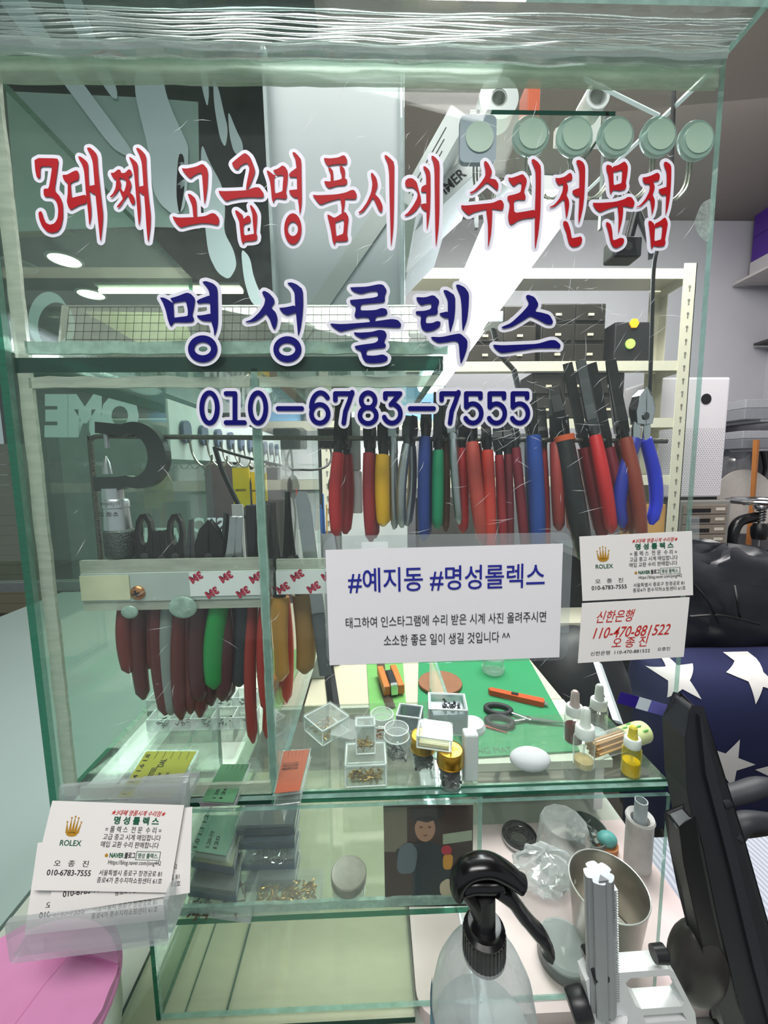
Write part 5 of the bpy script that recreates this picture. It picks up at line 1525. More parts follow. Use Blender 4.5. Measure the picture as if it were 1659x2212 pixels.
# dropper bottles
LQ = lambda n, c: clear('liquid_' + n, c, 0.55, c, gloss=0.04, solid=0.25, hscale=15)


def dropper(label, px, py, r, hb, hc, ht, liquid, lh, bulbm, bodym=PLAS, y=None):
    p = atz(px, py, FZ)
    t = thing('dropper_bottle', label, 'bottle', (p.x, p.y if y is None else y, FZ), 0, 'dropper bottles on the glass floor')
    MB().lathe([(0, 0.0002), (r * 0.94, 0.0002), (r, 0.0015), (r, hb - 0.003), (r * 0.7, hb)], 26).build('glass_body', bodym, t, True)
    MB().lathe([(0, 0.0008), (r * 0.88, 0.001), (r * 0.9, lh), (0, lh)], 24).build('liquid', liquid, t, True)
    MB().lathe([(r * 0.86, hb - 0.001), (r * 0.90, hb), (r * 0.88, hb + hc - 0.001), (r * 0.8, hb + hc), (0, hb + hc)], 26).build('cap', mat('dropper_cap', '#dfe2e0', 0.5, var=0.05), t, True)
    MB().lathe([(r * 0.58, hb + hc), (r * 0.5, hb + hc + 0.002), (r * 0.44, hb + hc + ht * 0.6), (r * 0.42, hb + hc + ht * 0.85), (r * 0.25, hb + hc + ht * 0.98), (0, hb + hc + ht)], 20).build('bulb', bulbm, t, True)
    MB().tube([(0, 0, hb), (0, 0, 0.010)], 0.0011, 8).build('pipette', PLAS_H, t, True)
    return t


WB = mat('bulb_white', '#d9dcd6', 0.45, var=0.05)
dropper('dropper bottle with dark red liquid and pinkish bulb', 1238, 1600, 0.0092, 0.030, 0.0085, 0.016, LQ('red', '#5a1418'), 0.017, mat('bulb_pink', '#c9b3b0', 0.5))
dropper('clear dropper bottle with a little straw coloured liquid, in front of the red one', 1260, 1652, 0.0094, 0.030, 0.0095, 0.018, LQ('straw', '#c9b583'), 0.006, WB)
dropper('clear empty dropper bottle with white cap behind the straw coloured one', 1290, 1585, 0.0090, 0.030, 0.009, 0.016, LQ('water', '#cdd8d6'), 0.003, WB)
dropper('small dropper bottle filled with bright yellow liquid below the striped sticker', 1368, 1678, 0.0078, 0.028, 0.0075, 0.011, LQ('yellow', '#f0d400'), 0.013, mat('bulb_yellow', '#c9b42a', 0.5), clear('yellow_glass', '#f2ec7a', 0.08, '#e6dc60', edge=0.5, gloss=0.07), y=0.0125)
# packet of wooden sticks
a, b = atz(1300, 1640, FZ + 0.012), atz(1410, 1600, FZ + 0.012)
L_ = (b - a).length
t = thing('stick_packet', 'packet of wooden sticks with green leaf print lying behind the yellow dropper bottle', 'packet', (a.x, max(a.y, 0.032), FZ), rz=math.atan2(b.y - a.y, b.x - a.x))
m_ = MB()
for j in range(-3, 4):
    for k in range(-2, 3):
        if j * j / 10 + k * k / 5 < 1.05:
            m_.tube([(0, j * 0.0027, 0.0095 + k * 0.0030), (L_ * 0.97, j * 0.0027, 0.0095 + k * 0.0030)], 0.0012, 6)
s_ = m_.build('wooden_sticks', mat('stick_wood', '#b98e5c', 0.6, var=0.2, scale=30), t)
s_['kind'] = 'stuff'
MB().tube([(0.002, 0, 0.0098), (L_ * 0.5, 0, 0.0098), (L_, 0, 0.0098)], [0.0112, 0.0114, 0.0112], 22, ry=0.0094, up=(0, 0, 1), cap=False).build('film_wrap', PLAS, t, True)
MB().tube([(L_ * 0.60, 0, 0.0098), (L_ * 1.0, 0, 0.0098), (L_ * 1.05, 0, 0.0098)], [0.0114, 0.0115, 0.010], 22, ry=0.0095, up=(0, 0, 1)).build('paper_band', mat('band_green', '#cfd89a', 0.5), t, True)
lf = MB()
for i, (u, v) in enumerate(((0.66, 0.2), (0.74, 0.8), (0.80, -0.1), (0.88, 0.5), (0.93, 1.0))):
    aa = -PI / 2 + v
    lf.ball((L_ * u, 0.0113 * math.sin(aa + PI / 2 - 0.3) * -1, 0.0098 + 0.0096 * math.cos(aa + PI / 2 - 0.3)), (0.004, 0.0012, 0.0007), 8, 6)
lf.build('leaf_print', mat('leaf_green', '#4a9a3a'), t)

# ================================================================== IN THE LOWER COMPARTMENT OF THE TOWER
CF = -0.0008


def label_box(name, lb, q4, z, h, cl, texts=(), tcol=INK, group=None, body=None):
    """flat plastic box lying on a shelf, outlined by four corners in the photograph, with a printed paper under its lid"""
    q = [atz(x, y, z + h) for x, y in q4]
    c = sum(q, Vector()) / 4
    t = thing(name, lb, 'box', (c.x, c.y, z + 0.0002), group=group)
    loc = [(p.x - c.x, p.y - c.y) for p in q]
    MB().prism(loc[::-1], lambda a, b: Vector((a, b, 0)), lambda a, b: Vector((a, b, h))).build('body', body or PLAS, t, bev=0.001)
    MB().prism([(a * 0.95, b * 0.95) for a, b in loc][::-1], lambda a, b: Vector((a, b, h + 0.0002)), lambda a, b: Vector((a, b, h + 0.0005))).build('printed_label', mat('label' + cl[1:], cl, 0.55, var=0.05), t)
    TL, TR, BL = Vector(loc[0] + (0,)), Vector(loc[1] + (0,)), Vector(loc[3] + (0,))
    fn = lambda u, v: BL + (TR - TL) * u + (TL - BL) * v + Vector((0, 0, h + 0.0008))
    m_ = MB()
    for s_, bx_ in texts:
        put_text(m_, s_, bx_, fn, 0.01)
    for k in range(5):
        v = 0.08 + 0.16 * k
        m_.add([fn(0.80, v), fn(0.98, v), fn(0.98, v + 0.008), fn(0.80, v + 0.008)], [(0, 1, 2, 3)])
    m_.build('label_print', tcol, t)
    return t


label_box('screw_box', 'flat box with olive yellow label reading stainless steel watch screw', [(250, 1725), (315, 1622), (428, 1622), (372, 1728)], CF, 0.006, '#8c8e2c',
          [('1.2 1.4 1.6 1.8', (0.06, 0.84, 0.9, 0.93)), ('STAINLESS STEEL', (0.05, 0.56, 0.62, 0.66)), ('Watch Screw', (0.08, 0.42, 0.5, 0.51)), ('DIA: 1.2mm', (0.08, 0.27, 0.5, 0.36)), ('DAL', (0.62, 0.46, 0.80, 0.58))])
label_box('screw_box', 'narrow box with yellow and green label beside the olive labelled box', [(432, 1735), (478, 1650), (540, 1650), (505, 1738)], CF, 0.005, '#4a7a58', [('1.20-10', (0.1, 0.6, 0.5, 0.7)), ('120', (0.1, 0.4, 0.4, 0.5))])
label_box('screw_box', 'box with orange red label leaning against the partition foot', [(592, 1718), (612, 1622), (670, 1618), (648, 1712)], FZ, 0.009, '#944a30', [('0.9 1.0 1.1', (0.5, 0.2, 0.66, 0.9))])
rowlab = ('row of tiny clear compartments lying behind the hanging handles, nearer row', 'row of tiny clear compartments behind the nearer compartment row')
for k, (y0, dz) in enumerate(((1590, 0.0), (1545, 0.0))):
    p0, p1 = atz(316, y0 - 6, CF), atz(545, y0 - 6, CF)
    t = thing('compartment_tray', rowlab[k], 'tray', ((p0.x + p1.x) / 2, p0.y + 0.012, CF))
    w_ = (p1.x - p0.x)
    m_ = MB()
    m_.bx(-w_ / 2, w_ / 2, -0.010, 0.010, 0, 0.001)
    for i in range(6):
        x = -w_ / 2 + w_ * i / 5
        m_.bx(x - 0.0006, x + 0.0006, -0.010, 0.010, 0.001, 0.014)
    m_.bx(-w_ / 2, w_ / 2, -0.0105, -0.0095, 0.001, 0.014)
    m_.bx(-w_ / 2, w_ / 2, 0.0095, 0.0105, 0.001, 0.014)
    m_.build('tray_body', PLAS_H, t)
    m_ = MB()
    for i in range(5):
        m_.add(bits(10, -w_ / 2 + w_ * (i + 0.25) / 5, -w_ / 2 + w_ * (i + 0.75) / 5, -0.006, 0.006, 0.0015, 0.004, 0.0005, 20 + i + k * 9).v, [])
    c_ = MB()
    for i in range(5):
        b_ = bits(12, -w_ / 2 + w_ * (i + 0.25) / 5, -w_ / 2 + w_ * (i + 0.75) / 5, -0.006, 0.006, 0.0015, 0.004, 0.0005, 20 + i + k * 9)
        c_.add(b_.v, b_.f)
    cc_ = c_.build('small_parts', SCRD, t)
    cc_['kind'] = 'stuff'

# ================================================================== ON THE MIDDLE GLASS SHELF
MZ = -0.1198
LTX = [('1.0 1.1 1.2', (0.05, 0.8, 0.9, 0.92)), ('1.20-10', (0.1, 0.5, 0.5, 0.6)), ('120', (0.1, 0.3, 0.4, 0.4))]
GBX = clear('blue_grey_box', '#c3cdd6', 0.12, '#9aa6b2', edge=0.5, gloss=0.08, solid=0.05)


def tier_box(lb, q4, z, h, cl=None, cont=None, body=GBX, texts=()):
    q = [atz(x, y, z + h) for x, y in q4]
    c = sum(q, Vector()) / 4
    t = thing('parts_box', lb, 'box', (c.x, c.y, z + 0.0002), group=None)
    loc = [(p.x - c.x, p.y - c.y) for p in q][::-1]
    n_ = len(loc)
    m_ = MB()
    m_.prism(loc, lambda a, b: Vector((a, b, 0)), lambda a, b: Vector((a, b, 0.001)))
    ins = [(a * 0.97, b * 0.97) for a, b in loc]
    m_.add([(a, b, 0.001) for a, b in loc] + [(a, b, h * 0.55) for a, b in loc] + [(a, b, 0.001) for a, b in ins] + [(a, b, h * 0.55) for a, b in ins],
           [(i, (i + 1) % n_, (i + 1) % n_ + n_, i + n_) for i in range(n_)] + [(i + 2 * n_, i + 3 * n_, (i + 1) % n_ + 3 * n_, (i + 1) % n_ + 2 * n_) for i in range(n_)])
    m_.build('body', body, t)
    l_ = MB()
    l_.add([(a * 1.01, b * 1.01, h * 0.56) for a, b in loc] + [(a * 1.01, b * 1.01, h * 0.98) for a, b in loc], [(i, (i + 1) % n_, (i + 1) % n_ + n_, i + n_) for i in range(n_)])
    l_.prism([(a * 1.01, b * 1.01) for a, b in loc], lambda a, b: Vector((a, b, h * 0.98)), lambda a, b: Vector((a, b, h)))
    l_.build('lid', PLAS, t)
    xs, ys = [a for a, b in loc], [b for a, b in loc]
    bb = (min(xs) * 0.8, max(xs) * 0.8, min(ys) * 0.75, max(ys) * 0.75)
    if cl:
        MB().prism([(a * 0.9, b * 0.9) for a, b in loc], lambda a, b: Vector((a, b, h * 0.5)), lambda a, b: Vector((a, b, h * 0.5 + 0.0006))).build('card_insert', mat('ins' + cl[1:], cl, 0.5, var=0.15, scale=120), t)
    if cont:
        b_ = bits(cont[0], bb[0], bb[1], bb[2], bb[3], 0.0015, cont[2], 0.0006, cont[3], h * 0.35)
        c_ = b_.build('small_parts', cont[1], t)
        c_['kind'] = 'stuff'
    if texts:
        TL, TR, BL = Vector(loc[3] + (0,)), Vector(loc[2] + (0,)), Vector(loc[0] + (0,))
        fn = lambda u, v: BL + (TR - TL) * u + (TL - BL) * v + Vector((0, 0, h + 0.0005))
        m_ = MB()
        for s_, bx_ in texts:
            put_text(m_, s_, bx_, fn, 0.01)
        m_.build('label_print', INK, t)
    return t


# left column of boxes
tier_box('lowest clear box of the stack beside the card holder, with brown strips inside', [(402, 1955), (432, 1880), (560, 1880), (540, 1975)], MZ, 0.010, None, (40, mat('brown_strip', '#5a3c30', 0.5), 0.012, 31), PLAS_H)
tier_box('dark grey lidded box second from the bottom beside the card holder', [(405, 1912), (432, 1830), (525, 1830), (510, 1925)], MZ + 0.0105, 0.012, '#2b2f33')
tier_box('grey box with olive lining above the dark grey one', [(412, 1850), (436, 1790), (520, 1790), (505, 1866)], MZ + 0.023, 0.012, '#8c8f6a')
t = tier_box('box with green and yellow printed lid on top of the stack beside the card holder', [(408, 1835), (440, 1752), (530, 1752), (490, 1848)], MZ + 0.0355, 0.007, '#2f7a5c', None, PLAS, LTX)
p = [x for x in t.children]
# second column: five stacked boxes
for k, (y0, y1, h, lb, cl, ct) in enumerate(((1895, 1850, 0.013, 'lowest grey blue box of the middle stack, behind the open brass screw box', '#4a525a', None),
                                            (1850, 1805, 0.012, 'second box from the bottom of the middle stack, filled with silver beads', None, (120, STEEL, 0.003, 41)),
                                            (1805, 1775, 0.012, 'third box of the middle stack, with pale blue lining', '#5f7590', None),
                                            (1775, 1748, 0.012, 'top box of the middle stack, with dark blue grey parts', '#2e3a48', None))):
    z = MZ + sum((0.0135, 0.0125, 0.0125, 0.0125)[:k])
    a = 508 + (3 - k) * 6
    tier_box(lb, [(a, y0 + 8), (a + 26, y0 - 62), (648, y0 - 66), (636, y0 + 4)], z, h, cl, ct)
tier_box('double clear box with brass screws at the front of the middle glass shelf', [(530, 1952), (560, 1880), (700, 1876), (690, 1942)], MZ, 0.014, None, (170, SCR, 0.006, 51), PLAS)
# round tin
p = atz(753, 1948, MZ)
t = thing('round_tin', 'round translucent tub with greyish metal lid standing alone on the middle glass shelf', 'tub', (p.x, max(p.y, 0.022), MZ))
MB().lathe([(0, 0.0002), (0.0150, 0.0002), (0.0158, 0.002), (0.0158, 0.013), (0.015, 0.014)], 32).build('tub_body', PLAS_H, t, True)
MB().lathe([(0.0165, 0.012), (0.0168, 0.013), (0.0168, 0.0195), (0.016, 0.0205), (0.0145, 0.0200), (0, 0.0202)], 34).build('lid', mat('tin_lid', '#8b8980', 0.45, 0.3, 0.25, 120), t, True)
# photograph of a person in a gown
f_p = quad_frame((828, 1738), (1022, 1738), (832, 1958), 0.0075)
O, ux, uz = f_p
ph = thing('photo_print', 'small photograph of a person in a dark gown propped in the lower glass shelf', 'photo', at(925, 1958, 0.0075))
ph_f = (O + Vector((0, 0, 0.0)), ux, uz)
sheet('print_paper', ph_f, 0.0005, mat('photo_brown', '#3c2420', 0.35, var=0.3, scale=14), ph)
fn = writer(ph_f, 0.0006)
fn2 = writer(ph_f, 0.0009)
fn3 = writer(ph_f, 0.0012)
L2 = lambda poly: [chaikin(poly, 2)]
MB().flat([[(0.0, 0.55), (0.26, 0.55), (0.26, 0.98), (0.0, 0.98)]], fn).build('backdrop_patch', mat('photo_grey', '#6e6858', 0.4, var=0.3), ph, world=True)
MB().flat([[(0.66, 0.62), (0.99, 0.66), (0.99, 0.76), (0.66, 0.72)]], fn).build('pale_patch', mat('photo_pale', '#9aa38c', 0.4), ph, world=True)
MB().flat(L2([(0.30, 0.02), (0.72, 0.02), (0.76, 0.40), (0.70, 0.58), (0.54, 0.65), (0.39, 0.65), (0.22, 0.59), (0.12, 0.58), (0.16, 0.35), (0.32, 0.38)]), fn2).build('gown', mat('photo_gown', '#23252c', 0.4, var=0.3), ph, world=True)
MB().flat(L2([(0.13, 0.34), (0.34, 0.34), (0.38, 0.56), (0.30, 0.66), (0.16, 0.60)]), fn3).build('sleeve', mat('photo_sleeve', '#59626c', 0.4), ph, world=True)
MB().flat([ell(0.46, 0.78, 0.115, 0.13, 24)], fn2).build('face', mat('photo_skin', '#a87c64', 0.45), ph, world=True)
m_ = MB()
m_.flat([[(0.28, 0.88), (0.48, 0.84), (0.68, 0.90), (0.66, 0.98), (0.30, 0.97)]], fn3)
m_.flat([chaikin([(0.34, 0.80), (0.36, 0.90), (0.58, 0.90), (0.60, 0.80), (0.56, 0.87), (0.38, 0.87)], 1)], fn3)
m_.build('cap', mat('photo_cap', '#2b2626', 0.4), ph, world=True)
m_ = MB()
for ex in (0.415, 0.51):
    m_.flat([ell(ex, 0.795, 0.018, 0.010, 10)], fn3)
m_.flat([ell(0.463, 0.715, 0.022, 0.005, 10)], fn3)
m_.build('facial_features', mat('photo_dark', '#6a3a32', 0.5), ph, world=True)
m_ = MB().flat([ell(0.70, 0.57, 0.06, 0.05, 16)], fn3).build('red_flower', mat('photo_red', '#b3263a', 0.5), ph, world=True)
MB().flat(L2([(0.66, 0.38), (0.76, 0.38), (0.78, 0.53), (0.66, 0.53)]), fn3).build('yellow_flower', mat('photo_yellow', '#c98a2a', 0.5), ph, world=True)
MB().flat(L2([(0.63, 0.12), (0.78, 0.10), (0.80, 0.22), (0.72, 0.30), (0.62, 0.24)]), fn3).build('hand', mat('photo_hand', '#c9b59a', 0.5), ph, world=True)

# ================================================================== PINK BOARD AND WHAT STANDS ON IT
PZ = -0.2180
pk = [(0.0995, -0.003)]
pink = thing('pink_board', 'pale pink board with a rounded corner lying under the metal cup and jars', 'board', (0.2, 0.1, COUNTER_Z))
poly = [(0.040, 0.002)] + [(0.060 + 0.022 * math.cos(math.radians(a)), 0.014 + 0.022 * math.sin(math.radians(a))) for a in ()] + []
cx0, cy0, rr_ = 0.0605, 0.013, 0.021
poly = [(cx0 + rr_ * math.cos(math.radians(a)), cy0 + rr_ * math.sin(math.radians(a))) for a in range(180, 271, 15)] + [(0.335, -0.008), (0.352, 0.075), (0.350, 0.182), (0.040, 0.182)]
MB().prism(poly, lambda a, b: Vector((a, b, COUNTER_Z + 0.0006)), lambda a, b: Vector((a, b, PZ))).build('board', mat('pink_paint', '#d2bfbe', 0.5, var=0.05, scale=20), pink, world=True, bev=0.001)
# coil of wire in a shallow tin
p = atz(1122, 1812, PZ)
t = thing('wire_coil', 'loose coil of thin black wire in a shallow chrome tin on the pink board', 'wire coil', (p.x, p.y, PZ))
MB().lathe([(0, 0.0004), (0.021, 0.0004), (0.0225, 0.001), (0.0230, 0.006), (0.0224, 0.006), (0.0205, 0.0016), (0, 0.0016)], 36).build('tin', CHROME, t, True)
rnd = random.Random(3)
m_ = MB()
for k in range(14):
    r = rnd.uniform(0.010, 0.0195)
    ox, oy = rnd.uniform(-0.002, 0.002), rnd.uniform(-0.002, 0.002)
    tz = rnd.uniform(-0.002, 0.002)
    m_.tube([(ox + r * math.cos(2 * PI * i / 24), oy + r * 0.95 * math.sin(2 * PI * i / 24), 0.005 + tz * math.sin(2 * PI * i / 24 + k)) for i in range(25)], 0.00035, 5, cap=False)
m_.build('wire', INK, t, True)['kind'] = 'stuff'
# black ring cup behind
p = atz(1240, 1770, PZ)
t = thing('ink_pot', 'dark green bowl with shards standing behind the clear plastic cup', 'bowl', (p.x, min(p.y, 0.155), PZ))
MB().lathe([(0, 0), (0.020, 0), (0.026, 0.006), (0.027, 0.016), (0.0255, 0.016), (0.0225, 0.004), (0, 0.003)], 30).build('bowl', mat('bowl_dark', '#3d4a44', 0.35, var=0.5, scale=90), t, True)
rnd = random.Random(11)
m_ = MB()
for k in range(26):
    c = Vector((rnd.uniform(-0.016, 0.016), rnd.uniform(-0.016, 0.016), rnd.uniform(0.006, 0.013)))
    m_.box((0, 0, 0), (0.006, 0.004, 0.0012), Matrix.Translation(c) @ Matrix.Rotation(rnd.uniform(0, 3), 4, (rnd.random(), rnd.random(), rnd.random() + 0.1)))
m_.build('shards', mat('shard', '#8f9a96', 0.25, 0.3, 0.5, 200), t)['kind'] = 'stuff'
# clear plastic cup
p = atz(1225, 1880, PZ)
t = thing('plastic_cup', 'clear faceted plastic cup standing upside down behind the crumpled bag', 'cup', (p.x, p.y + 0.012, PZ))
MB().lathe([(0.034, 0.0002), (0.0325, 0.004), (0.028, 0.052), (0.026, 0.055), (0, 0.0555)], 12).build('cup', PLAS_H, t, 20)
# crumpled clear bag
p = atz(1195, 1985, PZ)
m_ = MB()
n1, n2 = 30, 18
rnd = random.Random(5)
vs, fs = [], []
for i in range(n2 + 1):
    a = PI * i / n2
    for j in range(n1):
        q = 2 * PI * j / n1
        cr = 1 + 0.10 * math.sin(5 * q + 3 * a) + 0.09 * math.sin(9 * q - 5 * a) + 0.06 * rnd.uniform(-1, 1)
        vs.append((p.x + 0.036 * cr * math.sin(a) * math.cos(q), p.y + 0.024 + 0.024 * cr * math.sin(a) * math.sin(q), PZ + 0.034 - 0.022 * math.cos(a) * (1 + 0.06 * math.sin(7 * q))))
for i in range(n2):
    for j in range(n1):
        fs.append((i * n1 + j, i * n1 + (j + 1) % n1, (i + 1) * n1 + (j + 1) % n1, (i + 1) * n1 + j))
m_.add(vs, fs)
tag(m_.build('plastic_bag', clear('bag_film', '#f6f8f8', 0.16, '#e9eef0', edge=0.35, gloss=0.25, rough=0.08), None, 25), 'crumpled clear plastic bag lying on the dark round jar lid behind the sprayer', 'bag')
# dark round jar
p = atz(1215, 2062, PZ)
t = thing('round_jar', 'dark grey based round jar with a clear upper wall behind the spray trigger', 'jar', (p.x, 0.031, PZ))
MB().lathe([(0, 0), (0.024, 0), (0.0255, 0.002), (0.0255, 0.013), (0, 0.0135)], 34).build('base', mat('jar_grey', '#505457', 0.4), t, True)
MB().lathe([(0.0245, 0.0138), (0.0245, 0.016), (0.0235, 0.0175), (0, 0.018)], 34).build('dome', PLAS_H, t, True)
# teal and orange pot
p = atz(1318, 1848, PZ)
t = thing('paint_pot', 'small orange pot with teal lump inside, beside the white tube roll', 'pot', (p.x, p.y + 0.008, PZ))
MB().lathe([(0, 0), (0.012, 0), (0.0135, 0.003), (0.0135, 0.010), (0.0125, 0.010), (0, 0.009)], 24).build('pot', mat('pot_orange', '#b06c34', 0.5, var=0.2), t, True)
MB().ball((0, 0, 0.015), (0.0125, 0.010, 0.009), 16, 10).build('teal_lump', mat('teal_paint', '#4f9a97', 0.5, var=0.4, scale=120), t, True)
# white tube roll with pale pipe
p = atz(1365, 1850, PZ)
t = thing('paper_tube', 'upright white paper tube with a grey pipe stuck in its torn top', 'tube', (p.x, min(p.y, 0.12), PZ))
MB().lathe([(0.0150, 0.0002), (0.0150, 0.060), (0.0162, 0.064), (0.0150, 0.067), (0.0105, 0.063), (0.0105, 0.004), (0.0150, 0.0002)], 30).build('tube_wall', clear('torn_paper', '#e6e2df', 0.5, '#dcd8d6', gloss=0.04, solid=0.35), t, True)
MB().lathe([(0.0072, 0.030), (0.0072, 0.088), (0.0062, 0.088), (0.0062, 0.032)], 24).build('grey_pipe', mat('pipe_grey', '#a8b0b4', 0.4), t, True)
# metal cup
p = atz(1372, 2068, PZ)
t = thing('metal_cup', 'brushed steel cup standing on the pink board at the corner of the case', 'cup', (0.243, 0.044, PZ))
MB().lathe([(0, 0.0004), (0.0270, 0.0004), (0.0305, 0.004), (0.0368, 0.066), (0.0374, 0.0668), (0.0371, 0.0676), (0.0358, 0.066), (0.0295, 0.005), (0, 0.004)], 44).build('cup_body', mat('brushed_steel', '#a8a198', 0.3, 0.9, 0.2, 60), t, True)
MB().tube([(0.0368 * math.cos(2 * PI * i / 48), 0.0368 * math.sin(2 * PI * i / 48), 0.0672) for i in range(49)], 0.0007, 8, cap=False).build('highlight_rim', mat('rim_highlight', '#f0efec', 0.2, 0.6), t, True)  # bright ring paints in the highlight along the cup rim
MB().lathe([(0, 0.0052), (0.0285, 0.0052), (0.0288, 0.0075), (0, 0.0078)], 36).build('clear_liquid', mat('cup_bottom', '#e4dcd6', 0.15, 0.2, 0.3, 40), t, True)

# ================================================================== IN FRONT OF THE CASE
# acrylic card holder with cards
hp = at(212, 2008, -0.07)
HX0, HX1 = at(45, 2010, -0.075).x, at(385, 1990, -0.065).x
hw_ = HX1 - HX0
hold = thing('card_holder', 'clear acrylic card holder full of business cards fixed to the case corner', 'card holder', ((HX0 + HX1) / 2, -0.07, -0.032), rz=math.radians(4))
ACR = clear('acrylic', '#eef1f1', 0.08, '#dfe5e6', edge=0.9, gloss=0.12, solid=0.06)
m_ = MB()
m_.prism(rrect(-hw_ / 2, 0, hw_ / 2, 0.030, 0.003), lambda a, b: Vector((a, -0.012, b)), lambda a, b: Vector((a, -0.0088, b)))
m_.build('front_lip', ACR, hold, bev=0.0006)
MB().bx(-hw_ / 2, hw_ / 2, -0.0087, 0.020, 0, 0.003).build('base', ACR, hold, bev=0.0005)
m_ = MB().prism([(-0.0087, 0.0032), (0.020, 0.0032), (0.034, 0.078), (0.0300, 0.080), (0.012, 0.030), (-0.0087, 0.030)], lambda a, b: Vector((hw_ / 2 - 0.003, a, b)), lambda a, b: Vector((hw_ / 2, a, b)))
m_.build('side_wall', ACR, hold, bev=0.0004)
m_ = MB().prism([(0.0202, 0.0032), (0.0232, 0.0032), (0.0372, 0.082), (0.0342, 0.082)], lambda a, b: Vector((-hw_ / 2 + 0.006, a, b)), lambda a, b: Vector((hw_ / 2, a, b)))
m_.build('back_plate', ACR, hold, bev=0.0004)
MB().bx(0.0, hw_ / 2 - 0.004, 0.0365, 0.0645, 0.055, 0.061).build('bracket', ACR, hold, bev=0.0004)
# cards, each a thing of its own
CLN = [('topmost business card in the clear holder, with gold crown print', -0.0045, 0.002, 6.5, 1), ('business card peeking out askew behind the topmost card in the holder', 0.004, 0.0, -2.0, 0),
       ('third business card in the clear holder, right behind the askew one', 0.0, 0.0, 0.3, 0), ('fourth business card in the clear holder', -0.001, -0.001, -0.3, 0), ('rearmost business card in the clear holder', 0.001, 0.0005, 0.4, 0)]
HM = Matrix.Translation(hold.location) @ Matrix.Rotation(math.radians(4), 4, 'Z')
CW, CH = 0.090, 0.052
for i, (lb, dx, dz, rot, pr) in enumerate(CLN):
    tl = math.radians(-20)
    M = HM @ Matrix.Translation((dx - 0.002, -0.0066 + 0.0024 * i, 0.0042)) @ Matrix.Rotation(tl, 4, 'X') @ Matrix.Translation((0.010 if i < 2 else 0, 0, 0.006 + dz + (0.044 if i == 0 else 0.036 if i == 1 else 0.022))) @ Matrix.Rotation(math.radians(rot), 4, 'Y')
    bcd = thing('business_card', lb, 'business card', M @ Vector((0, 0, -CH / 2)))
    O = M @ Vector((-CW / 2, 0, -CH / 2))
    ux = (M @ Vector((CW / 2, 0, -CH / 2))) - O
    uz = (M @ Vector((-CW / 2, 0, CH / 2))) - O
    fr_ = (O, ux, uz)
    sheet('card', fr_, 0.00045, CARD, bcd)
    if i < 3:
        card_print(writer(fr_), bcd)

# pink lidded tumbler
lc = Vector((-0.2435, -0.083, -0.080))
tum = thing('tumbler', 'steel rimmed white tumbler with flat pink flip lid at the counter edge', 'tumbler', (lc.x, lc.y, COUNTER_Z + 0.0005))
H_ = lc.z - COUNTER_Z
TR_ = 0.066
PINK = mat('pink_lid', '#cf88b4', 0.5, var=0.06, scale=50)
MB().lathe([(0, 0), (TR_ * 0.72, 0), (TR_ * 0.76, 0.004), (TR_ * 0.93, H_ - 0.045), (TR_ * 0.93, H_ - 0.040)], 48).build('body', mat('tumbler_white', '#d9dce0', 0.35), tum, True)
MB().lathe([(TR_ * 0.935, H_ - 0.0395), (TR_ * 0.965, H_ - 0.039), (TR_ * 0.97, H_ - 0.006), (TR_ * 0.94, H_ - 0.005)], 48).build('steel_rim', STEEL, tum, True)
MB().lathe([(0, H_ - 0.0045), (TR_ * 0.97, H_ - 0.0045), (TR_, H_ - 0.003), (TR_, H_ + 0.0005), (TR_ * 0.975, H_ + 0.002), (0, H_ + 0.002)], 56).build('lid', PINK, tum, True)


def segment(a0, a1, r, n=24):
    return [(r * math.cos(math.radians(a0 + (a1 - a0) * i / n)), r * math.sin(math.radians(a0 + (a1 - a0) * i / n))) for i in range(n + 1)]




def lid_pts(pxs, h):
    out = []
    for x, y in pxs:
        p = atz(x, y, lc.z + h)
        d = Vector((p.x - lc.x, p.y - lc.y))
        if d.length > TR_ * 0.985:
            d *= TR_ * 0.985 / d.length
        out.append((d.x, d.y))
    return out


sgp = lid_pts([(97, 2031), (130, 2018), (170, 2010), (215, 2008), (250, 2016), (262, 2040), (264, 2074), (210, 2064), (157, 2054)], 0.011)[::-1]
MB().prism(sgp, lambda a, b: Vector((a, b, H_ + 0.0022)), lambda a, b: Vector((a, b, H_ + 0.0115))).build('raised_spout', PINK, tum, bev=0.0010)
sg2 = lid_pts([(156, 2060), (262, 2080), (275, 2100), (275, 2140), (262, 2180), (235, 2230), (190, 2300), (120, 2360), (40, 2360), (-60, 2300), (30, 2220), (100, 2126)], 0.007)[::-1]
MB().prism(sg2, lambda a, b: Vector((a, b, H_ + 0.0022)), lambda a, b: Vector((a, b, H_ + 0.0075))).build('flip_cover', PINK, tum, bev=0.0010)

# spray bottle
sb = thing('spray_bottle', 'clear spray bottle with black trigger head standing in front of the case', 'spray bottle', (0.0835, -0.056, COUNTER_Z + 0.0005))
zl = lambda px, py: at(px, py, -0.056)
zs = lambda py: zl(1045, py).z - (COUNTER_Z + 0.0005)
zc_, zn = zs(2058), zs(2045)
BR = 0.0395
BOT = clear('bottle_plastic', '#eef2f2', 0.16, '#d8dede', edge=0.45, gloss=0.07, solid=0.08)
prof = [(0, 0.0003), (BR * 0.9, 0.0003), (BR, 0.004), (BR * 1.0, zc_ - 0.062), (BR * 0.985, zc_ - 0.045), (BR * 0.90, zc_ - 0.026), (BR * 0.72, zc_ - 0.010), (BR * 0.5, zc_ - 0.001), (0.0145, zc_ + 0.004)]
MB().lathe(prof, 44).build('bottle', BOT, sb, True)
MB().lathe([(0, 0.002), (BR * 0.96, 0.002), (BR * 0.965, zc_ - 0.075), (0, zc_ - 0.075)], 40).build('liquid', clear('cleaning_liquid', '#eaf0f0', 0.2, '#d2dad9', gloss=0.03, solid=0.16), sb, True)
